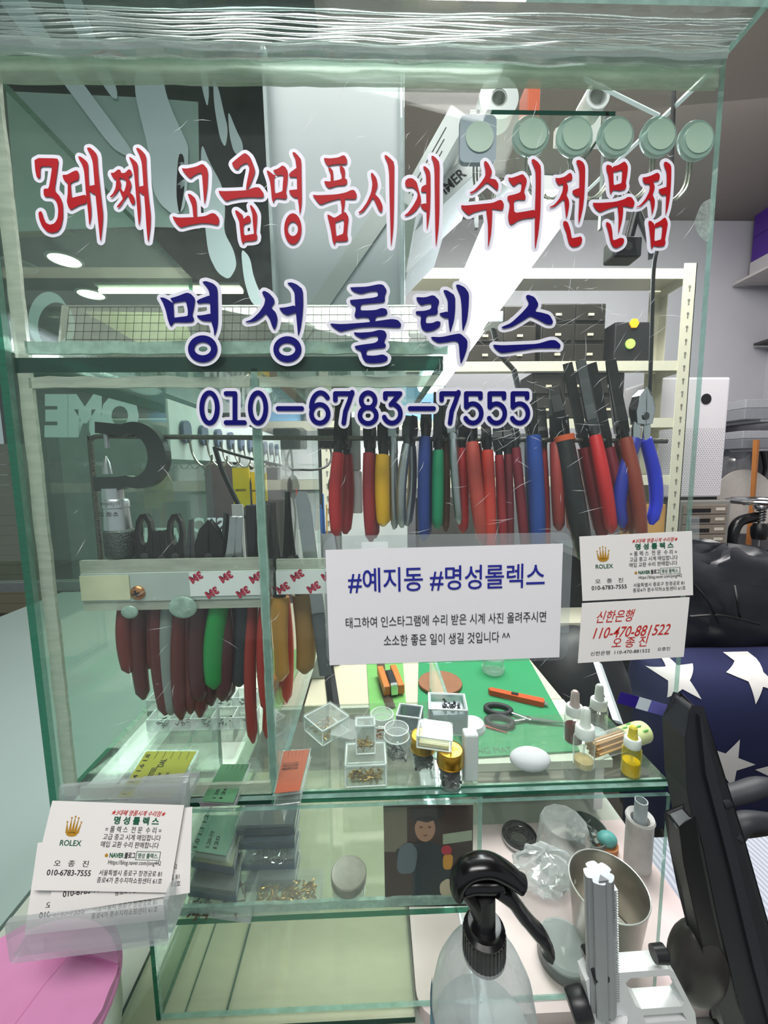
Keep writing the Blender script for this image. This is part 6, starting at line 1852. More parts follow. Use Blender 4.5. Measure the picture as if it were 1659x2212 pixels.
m_ = MB()
vs, fs = [], []
for i in range(13):
    a = math.radians(155 + 80 * i / 12)
    for z in (0.012, zc_ - 0.044 - 0.006 * i / 12):
        vs.append(((BR + 0.0004) * math.cos(a), (BR + 0.0004) * math.sin(a), z))
for i in range(12):
    fs.append((2 * i, 2 * i + 2, 2 * i + 3, 2 * i + 1))
m_.add(vs, fs)
m_.build('blue_label', mat('label_blue', '#2f84a8', 0.4), sb, True)
MB().lathe([(0.0152, zc_ - 0.001), (0.0158, zc_), (0.0152, zc_ + 0.021), (0.0125, zc_ + 0.023), (0.0120, zc_ + 0.026), (0, zc_ + 0.026)], 32).build('collar', mat('collar_black', '#121214', 0.25), sb, True)
m_ = MB()
for i in range(32):
    a = 2 * PI * i / 32
    m_.box((0.0154 * math.cos(a), 0.0154 * math.sin(a), zc_ + 0.010), (0.0008, 0.0008, 0.018))
m_.build('collar_ribs', mat('collar_black', '#121214'), sb)
MB().lathe([(0, zc_ + 0.0262), (0.008, zc_ + 0.0262), (0.0075, zc_ + 0.050), (0, zc_ + 0.052)], 20, sx=1, sy=1).build('neck_tube', BLACKP, sb, True)


def sp(px, py, dy=0.0):
    p = at(px, py, -0.056 + dy)
    return (p.x - 0.0835, p.y + 0.056, p.z - (COUNTER_Z + 0.0005))


BLK = mat('trigger_black', '#0d0d0f', 0.22, var=0.1)
m_ = MB()
m_.tube(spline([sp(986, 1925), sp(992, 1897), sp(1015, 1874), sp(1055, 1868), sp(1092, 1884), sp(1122, 1906)], 6), [0.003] + [0.0046 + 0.0020 * math.sin(PI * i / 30) for i in range(1, 30)] + [0.0048], 16, ry=[0.004] + [0.0095] * 29 + [0.009], up=(0, 1, 0))
m_.tube(spline([sp(1000, 1915), sp(1022, 1908), sp(1060, 1908), sp(1085, 1904)], 5), [0.003] + [0.0058] * 14 + [0.004], 14, ry=0.0075, up=(0, 1, 0))
m_.build('spray_head', BLK, sb, True)
MB().tube([sp(1095, 1893), sp(1128, 1908), sp(1131, 1909)], [0.0062, 0.0062, 0.0055], 18).build('nozzle', mat('nozzle_black', '#1b1b1d', 0.4), sb, True)
MB().tube(spline([sp(1070, 1912), sp(1100, 1935), sp(1122, 1965), sp(1150, 2000), sp(1172, 2025), sp(1182, 2052)], 6), [0.0048] * 6 + [0.0044] * 8 + [0.0040] * 8 + [0.0046] * 6 + [0.0052, 0.0052, 0.002], 14, ry=[0.009] * 31, up=(0, 1, 0)).build('trigger', BLK, sb, True)
MB().tube([sp(1000, 1915), sp(1025, 1945), sp(1035, 1975)], [0.005, 0.006, 0.0055], 12, ry=0.007, up=(0, 1, 0)).build('back_rib', BLK, sb, True)

# aluminium rack bar on a clamp
aY = -0.058
a_ = lambda px, py, dy=0.0: at(px, py, aY + dy)
root = a_(1300, 2180)
ck = thing('clamp_stand', 'aluminium toothed rack bar rising from a white slotted clamp frame', 'clamp', (root.x, aY, COUNTER_Z + 0.0005))
tp, bt_ = a_(1293, 1885), a_(1300, 2175)
wdt = (a_(1325, 1880) - a_(1262, 1880)).length / 2
ax = (tp - bt_).normalized()
prof2 = []
for i in range(80):
    q = 2 * PI * i / 80
    r = wdt * (1 - 0.24 * max(0, math.cos(5 * q + 0.5)) ** 3)
    prof2.append((r * math.cos(q) * 0.95, r * math.sin(q) * 0.8))
sx_ = Vector((1, 0, 0))
sx_ = (sx_ - ax * sx_.dot(ax)).normalized()
sy_ = ax.cross(sx_)
MB().prism(prof2, lambda a, b: bt_ + sx_ * a + sy_ * b, lambda a, b: tp + sx_ * a + sy_ * b).build('rack_bar', mat('rack_alu', '#a9acb0', 0.5, 0.7, 0.08), ck, 30, world=True)
m_ = MB()
Lr = (tp - bt_).length
nT = 46
for i in range(nT):
    s_ = Lr * (0.06 + 0.84 * i / nT)
    m_.box((0, 0, 0), (0.0034, 0.005, Lr * 0.84 / nT * 0.5), Matrix.Translation(bt_ + ax * s_ + sx_ * (wdt * 1.0)) @ Matrix(((sx_.x, sy_.x, ax.x, 0), (sx_.y, sy_.y, ax.y, 0), (sx_.z, sy_.z, ax.z, 0), (0, 0, 0, 1))))
m_.build('rack_teeth', ALU, ck, world=True)
MB().prism([(-wdt * 0.35, -0.0005), (wdt * 0.35, -0.0005), (0, 0.004)], lambda a, b: tp + ax * 0.0004 + sx_ * a + sy_ * (b - 0.006), lambda a, b: tp + ax * 0.001 + sx_ * a + sy_ * (b - 0.006)).build('end_groove', mat('groove', '#6a6d70', 0.4), ck, world=True)
m_ = MB()
FRW = mat('clamp_white', '#d5d7d8', 0.35, 0.1)
fz = a_(1350, 2120).z
q = [a_(*p) for p in ((1240, 2105), (1445, 2088), (1490, 2165), (1480, 2185), (1275, 2195))]
outer = [(1262, 2112), (1282, 2098), (1440, 2086), (1452, 2092), (1497, 2180), (1500, 2204), (1310, 2222), (1278, 2205)]
slots_ = [rr2_ for rr2_ in ([(1348, 2116), (1358, 2106), (1440, 2100), (1450, 2108), (1474, 2158), (1468, 2166), (1382, 2172), (1370, 2166)],
                            [(1290, 2190), (1340, 2186), (1352, 2208), (1302, 2212)], [(1385, 2186), (1470, 2180), (1480, 2196), (1392, 2202)])]


def plate(mb, loops, y0, y1):
    w_ = [[(a_(x, y).x, a_(x, y).z) for x, y in lp] for lp in loops]
    mb.flat(w_, lambda x, z: Vector((x, y0, z)))
    mb.flat(w_, lambda x, z: Vector((x, y1, z)))
    for lp in w_:
        n_ = len(lp)
        mb.add([(x, y0, z) for x, z in lp] + [(x, y1, z) for x, z in lp], [(i, (i + 1) % n_, (i + 1) % n_ + n_, i + n_) for i in range(n_)])


plate(m_, [outer] + slots_, aY - 0.002, aY + 0.010)
m_.build('slotted_frame', FRW, ck, world=True)
m_ = MB().tube([a_(1330, 2190), a_(1335, 2260), Vector((a_(1335, 2260).x, aY, COUNTER_Z + 0.003))], [0.008, 0.008, 0.010], 12).build('clamp_leg', FRW, ck, True, world=True)
for px, py, r in ((1250, 2170, 0.011), (1288, 2080, 0.011)):
    c = a_(px, py, 0.004)
    MB().lathe([(0, -0.007), (r * 0.9, -0.007), (r, -0.005), (r, 0.005), (r * 0.9, 0.007), (0, 0.007)], 22, M=Matrix.Translation(c) @ Matrix.Rotation(PI / 2.4, 4, 'Y')).build('black_knob', BLACKP, ck, True, world=True)
c = a_(1425, 2060, 0.0)
MB().lathe([(0, -0.005), (0.0055, -0.005), (0.006, 0.004), (0.003, 0.006), (0, 0.006)], 12, M=Matrix.Translation(c) @ Matrix.Rotation(PI / 2, 4, 'Y')).build('thumb_screw', BLACKP, ck, True, world=True)

# black arm with hub and handle leaning past the corner of the case
bY = -0.03
b_ = lambda px, py, dy=0.0: at(px, py, bY + dy)
arm_ = thing('folding_arm', 'black plastic folding arm with rounded hub and side handle leaning past the case corner', 'arm', (b_(1560, 2000).x, bY, COUNTER_Z + 0.0005))
m_ = MB()
pp = [(1484, 1520), (1500, 1522), (1540, 1640), (1590, 1800), (1650, 2010), (1740, 2330), (1610, 2330), (1560, 2140), (1505, 1900), (1465, 1690), (1460, 1575)]
m_.prism([(b_(x, y).x, b_(x, y).z) for x, y in pp], lambda a, b: Vector((a, bY - 0.006, b)), lambda a, b: Vector((a, bY + 0.012, b)))
m_.build('main_beam', BLACKM, arm_, world=True, bev=0.0025)
m_ = MB()
pp = [(1490, 1530), (1520, 1640), (1570, 1830), (1625, 2050), (1700, 2330), (1680, 2330), (1605, 2060), (1552, 1840), (1502, 1650)]
m_.prism([(b_(x, y).x, b_(x, y).z) for x, y in pp], lambda a, b: Vector((a, bY - 0.0095, b)), lambda a, b: Vector((a, bY - 0.0055, b)))
m_.build('beam_ridge', mat('ridge_black', '#2c2f35', 0.45), arm_, world=True, bev=0.0012)
m_ = MB()
pp = [(1441, 1758), (1476, 1744), (1492, 1800), (1520, 1935), (1560, 2100), (1590, 2200), (1545, 2200), (1500, 2050), (1470, 1920), (1450, 1830)]
m_.prism([(b_(x, y, -0.008).x, b_(x, y, -0.008).z) for x, y in pp], lambda a, b: Vector((a, bY - 0.018, b)), lambda a, b: Vector((a, bY - 0.007, b)))
m_.build('side_plate', BLACKP, arm_, world=True, bev=0.0018)
hb = b_(1497, 2065, -0.004)
MB().ball((hb.x, hb.y - 0.004, hb.z), (0.022, 0.018, 0.036), 26, 16).build('hub', mat('hub_black', '#2a2725', 0.35), arm_, True, world=True)
m_ = MB().tube(spline([b_(1548, 1725), b_(1600, 1712), b_(1660, 1700), b_(1740, 1740), b_(1750, 1800), b_(1670, 1778), b_(1610, 1775), b_(1585, 1800)], 6), 0.0065, 12, ry=0.008, up=(0, 1, 0))
m_.build('side_handle', BLACKM, arm_, True, world=True)
bx0 = b_(1690, 2330)
MB().bx(bx0.x - 0.05, bx0.x + 0.03, bY - 0.03, bY + 0.03, COUNTER_Z + 0.0005, COUNTER_Z + 0.012).build('foot_plate', BLACKP, arm_, world=True, bev=0.003)

# ================================================================== SHOP BEHIND AND BESIDE THE CASE
# steel angle rack against the back wall
RK = mat('rack_cream', '#cfccb8', 0.45, var=0.05)
ry0, ry1 = 1.10, 1.27
rx0, rx1 = at(690, 900, ry0).x, at(1490, 800, ry0).x
rz = lambda py: at(1200, py, ry0).z
rack = thing('steel_rack', 'cream slotted steel rack filled with tools and boxes behind the bench lamp', 'shelf', ((rx0 + rx1) / 2, (ry0 + ry1) / 2, FLOOR_Z))
RTOP = at(1500, 568, ry0).z
for x_, y_ in ((rx0, ry0), (rx1, ry0), (rx0, ry1), (rx1, ry1)):
    s_ = 1 if x_ == rx0 else -1
    m_ = MB().bx(min(x_, x_ + s_ * 0.045), max(x_, x_ + s_ * 0.045), y_, y_ + 0.003, FLOOR_Z, RTOP).bx(min(x_, x_ + s_ * 0.003), max(x_, x_ + s_ * 0.003), y_, y_ + (0.04 if y_ == ry0 else -0.04), FLOOR_Z, RTOP)
    po = m_.build('post', RK, rack, world=True)
    if y_ == ry0:
        m_ = MB()
        z = 0.0
        while z < RTOP - 0.05:
            m_.lathe([(0.0045, 0), (0.0045, 0.0008)], 8, M=Matrix.Translation((x_ + s_ * 0.022, y_ - 0.0004, z)) @ Matrix.Rotation(PI / 2, 4, 'X'))
            m_.bx(x_ + s_ * 0.022 - 0.002, x_ + s_ * 0.022 + 0.002, y_ - 0.0010, y_ - 0.0003, z - 0.016, z)
            z += 0.045
        m_.build('slots', mat('slot_dark', '#77756a', 0.6), po, world=True)
SHZ = [RTOP - 0.05, at(1200, 782, ry0).z - 0.03, at(1400, 905, ry0).z - 0.03, at(1400, 1030, ry0).z - 0.03, -0.35]
for z in SHZ:
    m_ = MB().bx(rx0, rx1, ry0 + 0.004, ry1 - 0.004, z + 0.03, z + 0.034).bx(rx0 + 0.004, rx1 - 0.004, ry0 + 0.004, ry0 + 0.007, z - 0.0, z + 0.03).bx(rx0 + 0.004, rx0 + 0.007, ry0 + 0.007, ry1 - 0.007, z, z + 0.03).bx(rx1 - 0.007, rx1 - 0.004, ry0 + 0.007, ry1 - 0.007, z, z + 0.03)
    m_.build('shelf', RK, rack, world=True)


def on_rack(lb, px0, px1, pyt, level, cl, dep=0.12, y=1.125, name='storage_box', cat='box', detail=None):
    z = SHZ[level] + 0.0345
    a, b = at(px0, pyt, y), at(px1, pyt, y)
    h = a.z - z
    t = thing(name, lb, cat, ((a.x + b.x) / 2, y, z), group=None)
    w_ = b.x - a.x
    MB().bx(-w_ / 2, w_ / 2, 0, dep, 0, h).build('body', mat('rk' + cl[1:], cl, 0.5, var=0.2, scale=12), t, bev=0.004)
    if detail == 'drawers':
        n = max(2, int(w_ / 0.09))
        for r in range(max(1, int(h / 0.06))):
            for c in range(n):
                x = -w_ / 2 + w_ * (c + 0.5) / n
                zz_ = h * (r + 0.5) / max(1, int(h / 0.06))
                d_ = MB().box((x, -0.004, zz_), (w_ / n * 0.9, 0.008, h / max(1, int(h / 0.06)) * 0.82)).build('drawer', mat('drw' + cl[1:], cl, 0.35, var=0.35, scale=20), t, bev=0.002)
                MB().box((x, -0.010, zz_ - 0.008), (0.02, 0.004, 0.008)).build('pull', CREAM, d_)
    elif detail == 'label':
        MB().box((0, -0.0008, h * 0.5), (w_ * 0.4, 0.001, h * 0.25)).build('label', PAPER, t)
    return t


on_rack('long dark tool drawer block under the rack top, left section', 1010, 1160, 660, 1, '#35312c', detail='drawers')
on_rack('dark tool drawer block beside the lamp-lit gap under the rack top', 1170, 1310, 655, 1, '#2a2723', detail='drawers')
t = on_rack('black tester box with amber and green lights on the second rack shelf', 1330, 1408, 695, 1, '#1b1c1e', y=1.115)
for dx, dz, cl in ((0.0, 0.13, '#e09a20'), (-0.01, 0.06, '#9ad25a')):
    MB().lathe([(0, -0.001), (0.017, -0.001), (0.017, 0.004), (0, 0.004)], 6 if dz > 0.1 else 16, M=Matrix.Translation((dx, -0.0015, dz)) @ Matrix.Rotation(PI / 2, 4, 'X')).build('indicator_light', mat('ind' + cl[1:], cl, 0.4, emit=0.8), t)
on_rack('pale blue plastic bin on the second rack level behind the phone number', 850, 950, 828, 2, '#7fb0d8')
on_rack('white carton on the rack behind the phone number', 752, 835, 822, 2, '#c9cfd0', detail='label')
on_rack('dark drawer cabinet behind the black pliers jaws', 1150, 1350, 805, 2, '#2f2d2a', detail='drawers')
on_rack('brown cardboard box on the rack beside the partition', 728, 745, 850, 2, '#7a5a3c')
on_rack('grey instrument case on the third rack shelf behind the red pliers', 1000, 1140, 938, 3, '#6c6f70', detail='label')
on_rack('white paper box on the third rack shelf behind the yellow pliers', 760, 900, 945, 3, '#dfe2e2', detail='label')
on_rack('dark crate on the lowest visible rack shelf behind the blue pliers', 905, 1100, 1080, 4, '#3d3a36', detail='label')
on_rack('light wooden box on the lowest visible rack shelf near the cutters', 1385, 1440, 1090, 4, '#c99c5c')
on_rack('pale storage bin on the lowest visible rack shelf behind the first red pliers', 735, 880, 1060, 4, '#bfc4c2', detail='label')
# brown box with yellow tape left of the rack
a, b = at(560, 800, 1.25), at(640, 880, 1.25)
t = thing('wall_cabinet', 'brown wall cabinet with a yellow sticker behind the shelf of the case', 'cabinet', ((a.x + b.x) / 2, 1.25, b.z))
MB().bx(a.x - (a.x + b.x) / 2, b.x - (a.x + b.x) / 2, 0, 0.16, 0, a.z - b.z).build('body', mat('brown_cab', '#7a5240', 0.5, var=0.2), t, bev=0.004)
MB().bx(-0.075, -0.03, -0.002, -0.0002, 0.10, a.z - b.z - 0.005).build('yellow_sticker', mat('sticker_yellow', '#d8a32a', 0.5), t)
# pots of tools on the work table
for i, (px, py, cl, lb, n) in enumerate(((668, 1145, '#dcdcd8', 'white tub of brushes standing behind the partition', 7), (705, 1150, '#8a8f92', 'grey tool pot with bristling handles beside the white tub', 9))):
    y = 0.44 + 0.05 * i
    b = at(px, py, y)
    h = 0.075
    t = thing('tool_pot', lb, 'pot', (b.x, y, b.z - h))
    MB().lathe([(0, 0), (0.020, 0), (0.021, 0.002), (0.021, h), (0.0195, h), (0.019, 0.004), (0, 0.003)], 24).build('pot', mat('pot' + cl[1:], cl, 0.4), t, True)
    rnd = random.Random(i + 60)
    for k in range(n):
        q = rnd.uniform(0, 6.28)
        r = rnd.uniform(0.004, 0.013)
        col = rnd.choice(['#c8372a', '#3a68a8', '#c9a05a', '#8a8d90', '#2a2c2e'])
        MB().tube([(r * math.cos(q), r * math.sin(q), 0.01), (r * 1.9 * math.cos(q), r * 1.5 * math.sin(q), h + rnd.uniform(0.04, 0.09))], 0.0016, 7).build('tool_handle', mat('hdl' + col[1:], col, 0.4), t, True)
    base_z = b.z - h
    st = MB().bx(b.x - 0.024, b.x + 0.024, y - 0.024, y + 0.024, WT + 0.0005, base_z - 0.0003)
    tag(st.build('riser_block', mat('riser', '#a9aca8', 0.5), bev=0.002), 'grey block under the ' + ('white brush tub' if i == 0 else 'grey tool pot'), 'block')

# air purifier on a drawer unit, right of the case
dY = 1.31
p0, p1 = at(1472, 1082, dY), at(1570, 1212, dY)
uw = p1.x - p0.x
uz_, ut = p1.z, p0.z
du = thing('drawer_unit', 'grey desktop drawer unit with five drawers under the white air purifier', 'drawer unit', ((p0.x + p1.x) / 2, dY, uz_ + 0.0))
hh = ut - uz_
MB().bx(-uw / 2, uw / 2, 0.004, 0.30, 0.012, hh).build('shell', mat('unit_grey', '#8f8d88', 0.45), du, bev=0.006)
for i in range(5):
    z0 = 0.035 + (hh - 0.05) * i / 5
    dh = (hh - 0.05) / 5 * 0.9
    d_ = MB().bx(-uw / 2 + 0.01, uw / 2 - 0.02, -0.003, 0.0038, z0, z0 + dh).build('drawer', mat('drawer_taupe', '#8b8074', 0.45), du, bev=0.002)
    MB().bx(-uw / 2 + 0.025, uw * 0.08, -0.0042, -0.0032, z0 + dh * 0.2, z0 + dh * 0.62).build('finger_slot', INK, d_)
    MB().bx(uw * 0.18, uw * 0.36, -0.0042, -0.0032, z0 + dh * 0.4, z0 + dh * 0.7).build('label', mat('lbl' + str(i % 2), ('#d9d3c6', '#5a9ac0')[i in (2, 3)], 0.5), d_)
MB().lathe([(0, 0), (0.012, 0), (0.012, 0.004), (0, 0.004)], 20, M=Matrix.Translation((uw * 0.36, 0.0035, 0.022)) @ Matrix.Rotation(PI / 2, 4, 'X')).build('lock', CHROME, du, True)
for x_ in (-uw / 2 + 0.03, uw / 2 - 0.03):
    MB().lathe([(0, 0), (0.012, 0), (0.012, 0.012), (0, 0.012)], 16, c=(x_, 0.04, 0)).build('foot', BRASS, du, True)
pu = thing('air_purifier', 'white box air purifier with perforated lower half and round black display', 'air purifier', (at(1504, 815, 1.34).x, 1.34, ut + 0.0005))
a, b = at(1428, 815, 1.34), at(1580, 815, 1.34)
pw, phh = b.x - a.x, a.z - ut
MB().bx(-pw / 2, pw / 2, 0, 0.24, 0.012, phh).build('body', mat('purifier_white', '#e4e0e4', 0.4, var=0.01), pu, bev=0.010)
MB().bx(-pw / 2 + 0.01, pw / 2 - 0.01, 0.01, 0.23, 0, 0.0118).build('base', BLACKP, pu)
cdn = at(1525, 862, 1.34)
MB().lathe([(0, 0), (0.022, 0), (0.022, 0.002), (0, 0.0025)], 28, M=Matrix.Translation((cdn.x - pu.location.x, -0.0003, cdn.z - pu.location.z)) @ Matrix.Rotation(PI / 2, 4, 'X')).build('display', INK, pu, True)
m_ = MB()
rows_, cols_ = 34, 26
for r in range(rows_):
    for c in range(cols_):
        x = -pw / 2 + 0.014 + (pw - 0.028) * (c + 0.5 * (r % 2)) / (cols_ - 0.5)
        z = 0.03 + (phh * 0.60 - 0.03) * r / rows_
        m_.add([(x + 0.0021 * math.cos(PI * k / 3), -0.0006, z + 0.0021 * math.sin(PI * k / 3)) for k in range(6)], [tuple(range(6))])
m_.build('perforations', mat('perf_grey', '#8d8b92', 0.6), pu)
# white glass topped desk under the drawer unit
dz_ = uz_ - 0.0003
a, b = at(1380, 1230, 1.28), at(1615, 1236, 1.28)
wd_ = thing('white_desk', 'white glass topped desk carrying the grey drawer unit', 'desk', ((a.x + b.x) / 2, 1.4, FLOOR_Z))
MB().bx(a.x - 0.1, b.x, 1.28, 1.86, dz_ - 0.012, dz_).build('glass_top', mat('desk_glass', '#b9cfc8', 0.15), wd_, world=True, bev=0.002)
MB().bx(a.x - 0.1, b.x, 1.285, 1.86, dz_ - 0.04, dz_ - 0.0122).build('desk_board', WHITEP, wd_, world=True)
for x_ in (a.x - 0.07, b.x - 0.03):
    MB().bx(x_ - 0.02, x_ + 0.02, 1.32, 1.82, FLOOR_Z, dz_ - 0.0402).build('side_panel', BLACKP, wd_, world=True)
# brown wooden desk with pale drawer
a = at(1600, 1205, 1.22)
bw = thing('wooden_desk', 'brown wooden desk with a light wood drawer at the edge of the view', 'desk', (a.x + 0.3, 1.4, FLOOR_Z))
zt_ = at(1650, 1262, 1.16).z
MB().bx(b.x + 0.01, 2.2, 1.16, 1.86, zt_ - 0.03, zt_).build('desk_top', mat('desk_brown', '#6b4128', 0.4, var=0.25, scale=9), bw, world=True, bev=0.003)
MB().bx(b.x + 0.03, 2.19, 1.18, 1.84, FLOOR_Z, zt_ - 0.0302).build('carcass', mat('desk_dark', '#3a2a20', 0.5), bw, world=True)
d_ = MB().bx(b.x + 0.05, 2.1, 1.170, 1.179, zt_ - 0.20, zt_ - 0.045).build('drawer', mat('light_wood', '#c39a66', 0.5, var=0.15, scale=14), bw, world=True, bev=0.003)
# drill press like machine with chrome wheel
p = at(1655, 1205, 1.30)
dp = thing('press_machine', 'black bench press with a chrome hand wheel on the brown desk', 'press', (p.x, 1.34, zt_ + 0.0005))
kz = lambda py: at(1632, py, 1.34).z - zt_
MB().bx(-0.04, 0.14, -0.03, 0.10, 0, 0.03).build('base', BLACKP, dp, bev=0.006)
MB().tube(spline([(-0.06, 0.02, 0.03), (-0.10, 0.02, kz(1170)), (-0.08, 0.02, kz(1130)), (0.0, 0.02, kz(1118))], 6), 0.022, 14).build('frame', mat('press_black', '#17181a', 0.3), dp, True)
MB().lathe([(0, 0), (0.024, 0), (0.030, 0.02), (0.032, 0.05), (0.022, 0.07), (0, 0.07)], 24, c=(0, 0, kz(1165))).build('ram', BLACKP, dp, True)
sp_ = MB()
sp_.tube([(0.015 * math.cos(i * 0.7), 0.015 * math.sin(i * 0.7), kz(1128) + 0.0013 * i) for i in range(46)], 0.003, 7)
sp_.build('spring', DARKST, dp, True)
MB().tube([(0, 0, kz(1165)), (0, 0, kz(1085))], 0.009, 14).build('spindle', CHROME, dp, True)
whl = MB()
wr = 0.115
whl.tube([(wr * math.cos(2 * PI * i / 40), wr * math.sin(2 * PI * i / 40), kz(1083)) for i in range(41)], 0.011, 12, cap=False)
for k in range(3):
    q = 2 * PI * k / 3 + 0.4
    whl.tube([(0, 0, kz(1088)), (wr * math.cos(q), wr * math.sin(q), kz(1083))], 0.008, 10)
whl.lathe([(0, 0), (0.03, 0), (0.026, 0.02), (0, 0.022)], 20, c=(0, 0, kz(1100)))
whl.build('hand_wheel', CHROME, dp, True)
MB().tube([(0, 0, 0.03), (0, 0, kz(1165))], [0.006, 0.004], 10).build('needle', STEEL, dp, True)
# white disc and wooden stick behind the press
c = at(1622, 1085, 1.66)
m_ = MB().lathe([(0.02, 0), (0.17, 0), (0.172, 0.003), (0.17, 0.006), (0.02, 0.006), (0.02, 0)], 48, M=Matrix.Translation((c.x, 1.70, c.z)) @ Matrix.Rotation(PI / 2 - 0.1, 4, 'X'))
tag(m_.build('saw_disc', mat('disc_blade', '#c9c4bd', 0.45), None, True), 'large thin white disc standing behind the press machine', 'disc')
a, b = at(1634, 950, 1.60), at(1615, 1195, 1.60)
m_ = MB().tube([b, (a + b) / 2 + Vector((0.004, 0, 0)), a], [0.016, 0.014, 0.018], 4, ry=0.006)
tag(m_.build('wooden_stick', mat('stick_orange', '#b9763a', 0.5, var=0.2, scale=12)), 'long flat wooden stick leaning behind the chrome wheel', 'stick')
# bag of dark bits hanging on the wall
c = at(1598, 1020, 1.78)
t = thing('hanging_bag', 'clear plastic bag with dark contents hanging on the wall by the purifier', 'bag', (c.x, 1.80, c.z - 0.14))
MB().ball((-0.01, 0, 0.10), (0.062, 0.05, 0.12), 16, 10).build('dark_contents', mat('bag_bits', '#26272b', 0.5, var=0.7, scale=40, bump=0.8), t, True)
MB().ball((-0.01, 0, 0.15), (0.075, 0.06, 0.17), 14, 9).build('film', clear('wall_bag_film', '#eef0f2', 0.2, '#cfd4d8', edge=0.4, gloss=0.2, rough=0.1), t, 22)
m_ = MB().tube(spline([at(1640, 955, 1.85), at(1652, 1010, 1.83), at(1640, 1060, 1.83), at(1662, 1080, 1.83)], 8), 0.008, 8)
tag(m_.build('black_cables', CORD, None, True), 'black cable hanging on the wall beside the wooden stick', 'cable')
# grey boxes stacked on the wall
for i, (y0, y1, x0, lb, cl) in enumerate(((862, 905, 1612, 'upper grey plastic case on the wall shelf above the wooden stick', '#8a8c92'), (930, 968, 1606, 'lower grey plastic case on the wall shelf above the wooden stick', '#7c8087'))):
    a, b = at(x0, y0, 1.62), at(1720, y1, 1.62)
    t = thing('tool_case', lb, 'case', ((a.x + b.x) / 2, 1.62, b.z), group=None)
    w_ = b.x - a.x
    MB().bx(-w_ / 2, w_ / 2, 0, 0.29, 0, (a.z - b.z) * 0.55).build('case_bottom', mat('case' + cl[1:], cl, 0.45), t, bev=0.004)
    MB().bx(-w_ / 2 + 0.004, w_ / 2 - 0.004, 0.004, 0.286, (a.z - b.z) * 0.56, a.z - b.z).build('case_lid', mat('caselid', '#a3a5aa', 0.4), t, bev=0.004)
    MB().bx(-0.05, 0.05, 0.0, 0.29, -0.012, -0.0004).build('bracket', STEEL, t)
# wall shelf with can and purple cartons above, all fixed to the side wall
FARY, RWX = 1.90, 2.245
a = at(1628, 742, FARY)
sh_ = thing('wall_shelf', 'thin dark wall shelf carrying a yellow and silver can', 'shelf', (2.2, 1.6, a.z - 0.012))
MB().bx(a.x, RWX, 1.40, FARY, a.z - 0.012, a.z).build('board', mat('shelf_dark', '#3a3836', 0.5), sh_, world=True)
t = thing('metal_can', 'silver can with yellow band on the thin wall shelf', 'can', (a.x + 0.075, 1.80, a.z + 0.0005))
MB().lathe([(0, 0), (0.045, 0), (0.046, 0.004), (0.046, 0.10), (0.043, 0.105), (0, 0.105)], 28).build('body', CHROME, t, True)
MB().lathe([(0.0465, 0.07), (0.0465, 0.098)], 28, cap=False).build('yellow_band', mat('can_yellow', '#d8b020', 0.4), t, True)
a = at(1584, 612, FARY)
sh2 = thing('carton_shelf', 'pale wall shelf under the purple cartons near the ceiling', 'shelf', (2.2, 1.6, a.z - 0.012))
MB().bx(a.x, RWX, 1.30, FARY, a.z - 0.012, a.z).build('board', mat('shelf_pale', '#b9b6b4', 0.5), sh2, world=True)
PUR = mat('purple_carton', '#4b2a86', 0.5, var=0.05)
zc0 = a.z + 0.0005
for px, pyt, pyb, m2, lb in ((1618, 572, 612, mat('carton_white', '#b9b5b8', 0.5), 'white carton lying lowest on the pale wall shelf'), (1624, 520, 572, PUR, 'lower purple carton on the pale wall shelf'),
                            (1628, 470, 520, PUR, 'upper purple carton on the pale wall shelf'), (1606, 418, 470, mat('carton_lilac', '#a9a2b4', 0.5), 'pale lilac carton resting on top of the purple ones')):
    x0 = at(px, pyt, FARY - 0.02).x
    z0, z1 = at(px, pyb, FARY).z + 0.001, at(px, pyt, FARY).z
    t = thing('carton', lb, 'carton', ((x0 + RWX) / 2, 1.6, z0))
    hw = (RWX - x0) / 2 - 0.004
    MB().bx(-hw, hw, -0.28, 0.28, 0, z1 - z0).build('box', m2, t, bev=0.003)
    m_ = MB()
    for q in (0.03, 0.12):
        put_text(m_, 'No. M', (q, 0.3 * (z1 - z0), q + 0.06, 0.6 * (z1 - z0)), lambda u, v: Vector((-hw - 0.0006, 0.2 - u, v)))
    m_.build('print', mat('carton_print', '#7a6a4a', 0.5), t)

# ------------------------------------------------------------------ chair with starry cushion and jacket
CHY = 0.66
chair = thing('office_chair', 'dark office chair beside the case under the starry cushion and black jacket', 'chair', (1.02, 0.62, FLOOR_Z))
sz = -0.65
MB().prism(rrect(-0.27, -0.22, 0.30, 0.20, 0.06), lambda a, b: Vector((1.0 + a, 0.58 + b, sz - 0.07)), lambda a, b: Vector((1.0 + a, 0.58 + b, sz))).build('seat', mat('seat_dark', '#33302d', 0.8, var=0.2, scale=40), chair, world=True, bev=0.02)
MB().prism(rrect(-0.28, sz + 0.05, 0.34, -0.262, 0.09), lambda a, b: Vector((1.05 + a, 0.775, b)), lambda a, b: Vector((1.05 + a, 0.835, b))).build('backrest', mat('back_dark', '#222327', 0.7), chair, world=True, bev=0.015)
MB().tube([(1.0, 0.55, sz - 0.071), (1.0, 0.55, FLOOR_Z + 0.09)], 0.028, 14).build('gas_post', BLACKP, chair, True, world=True)
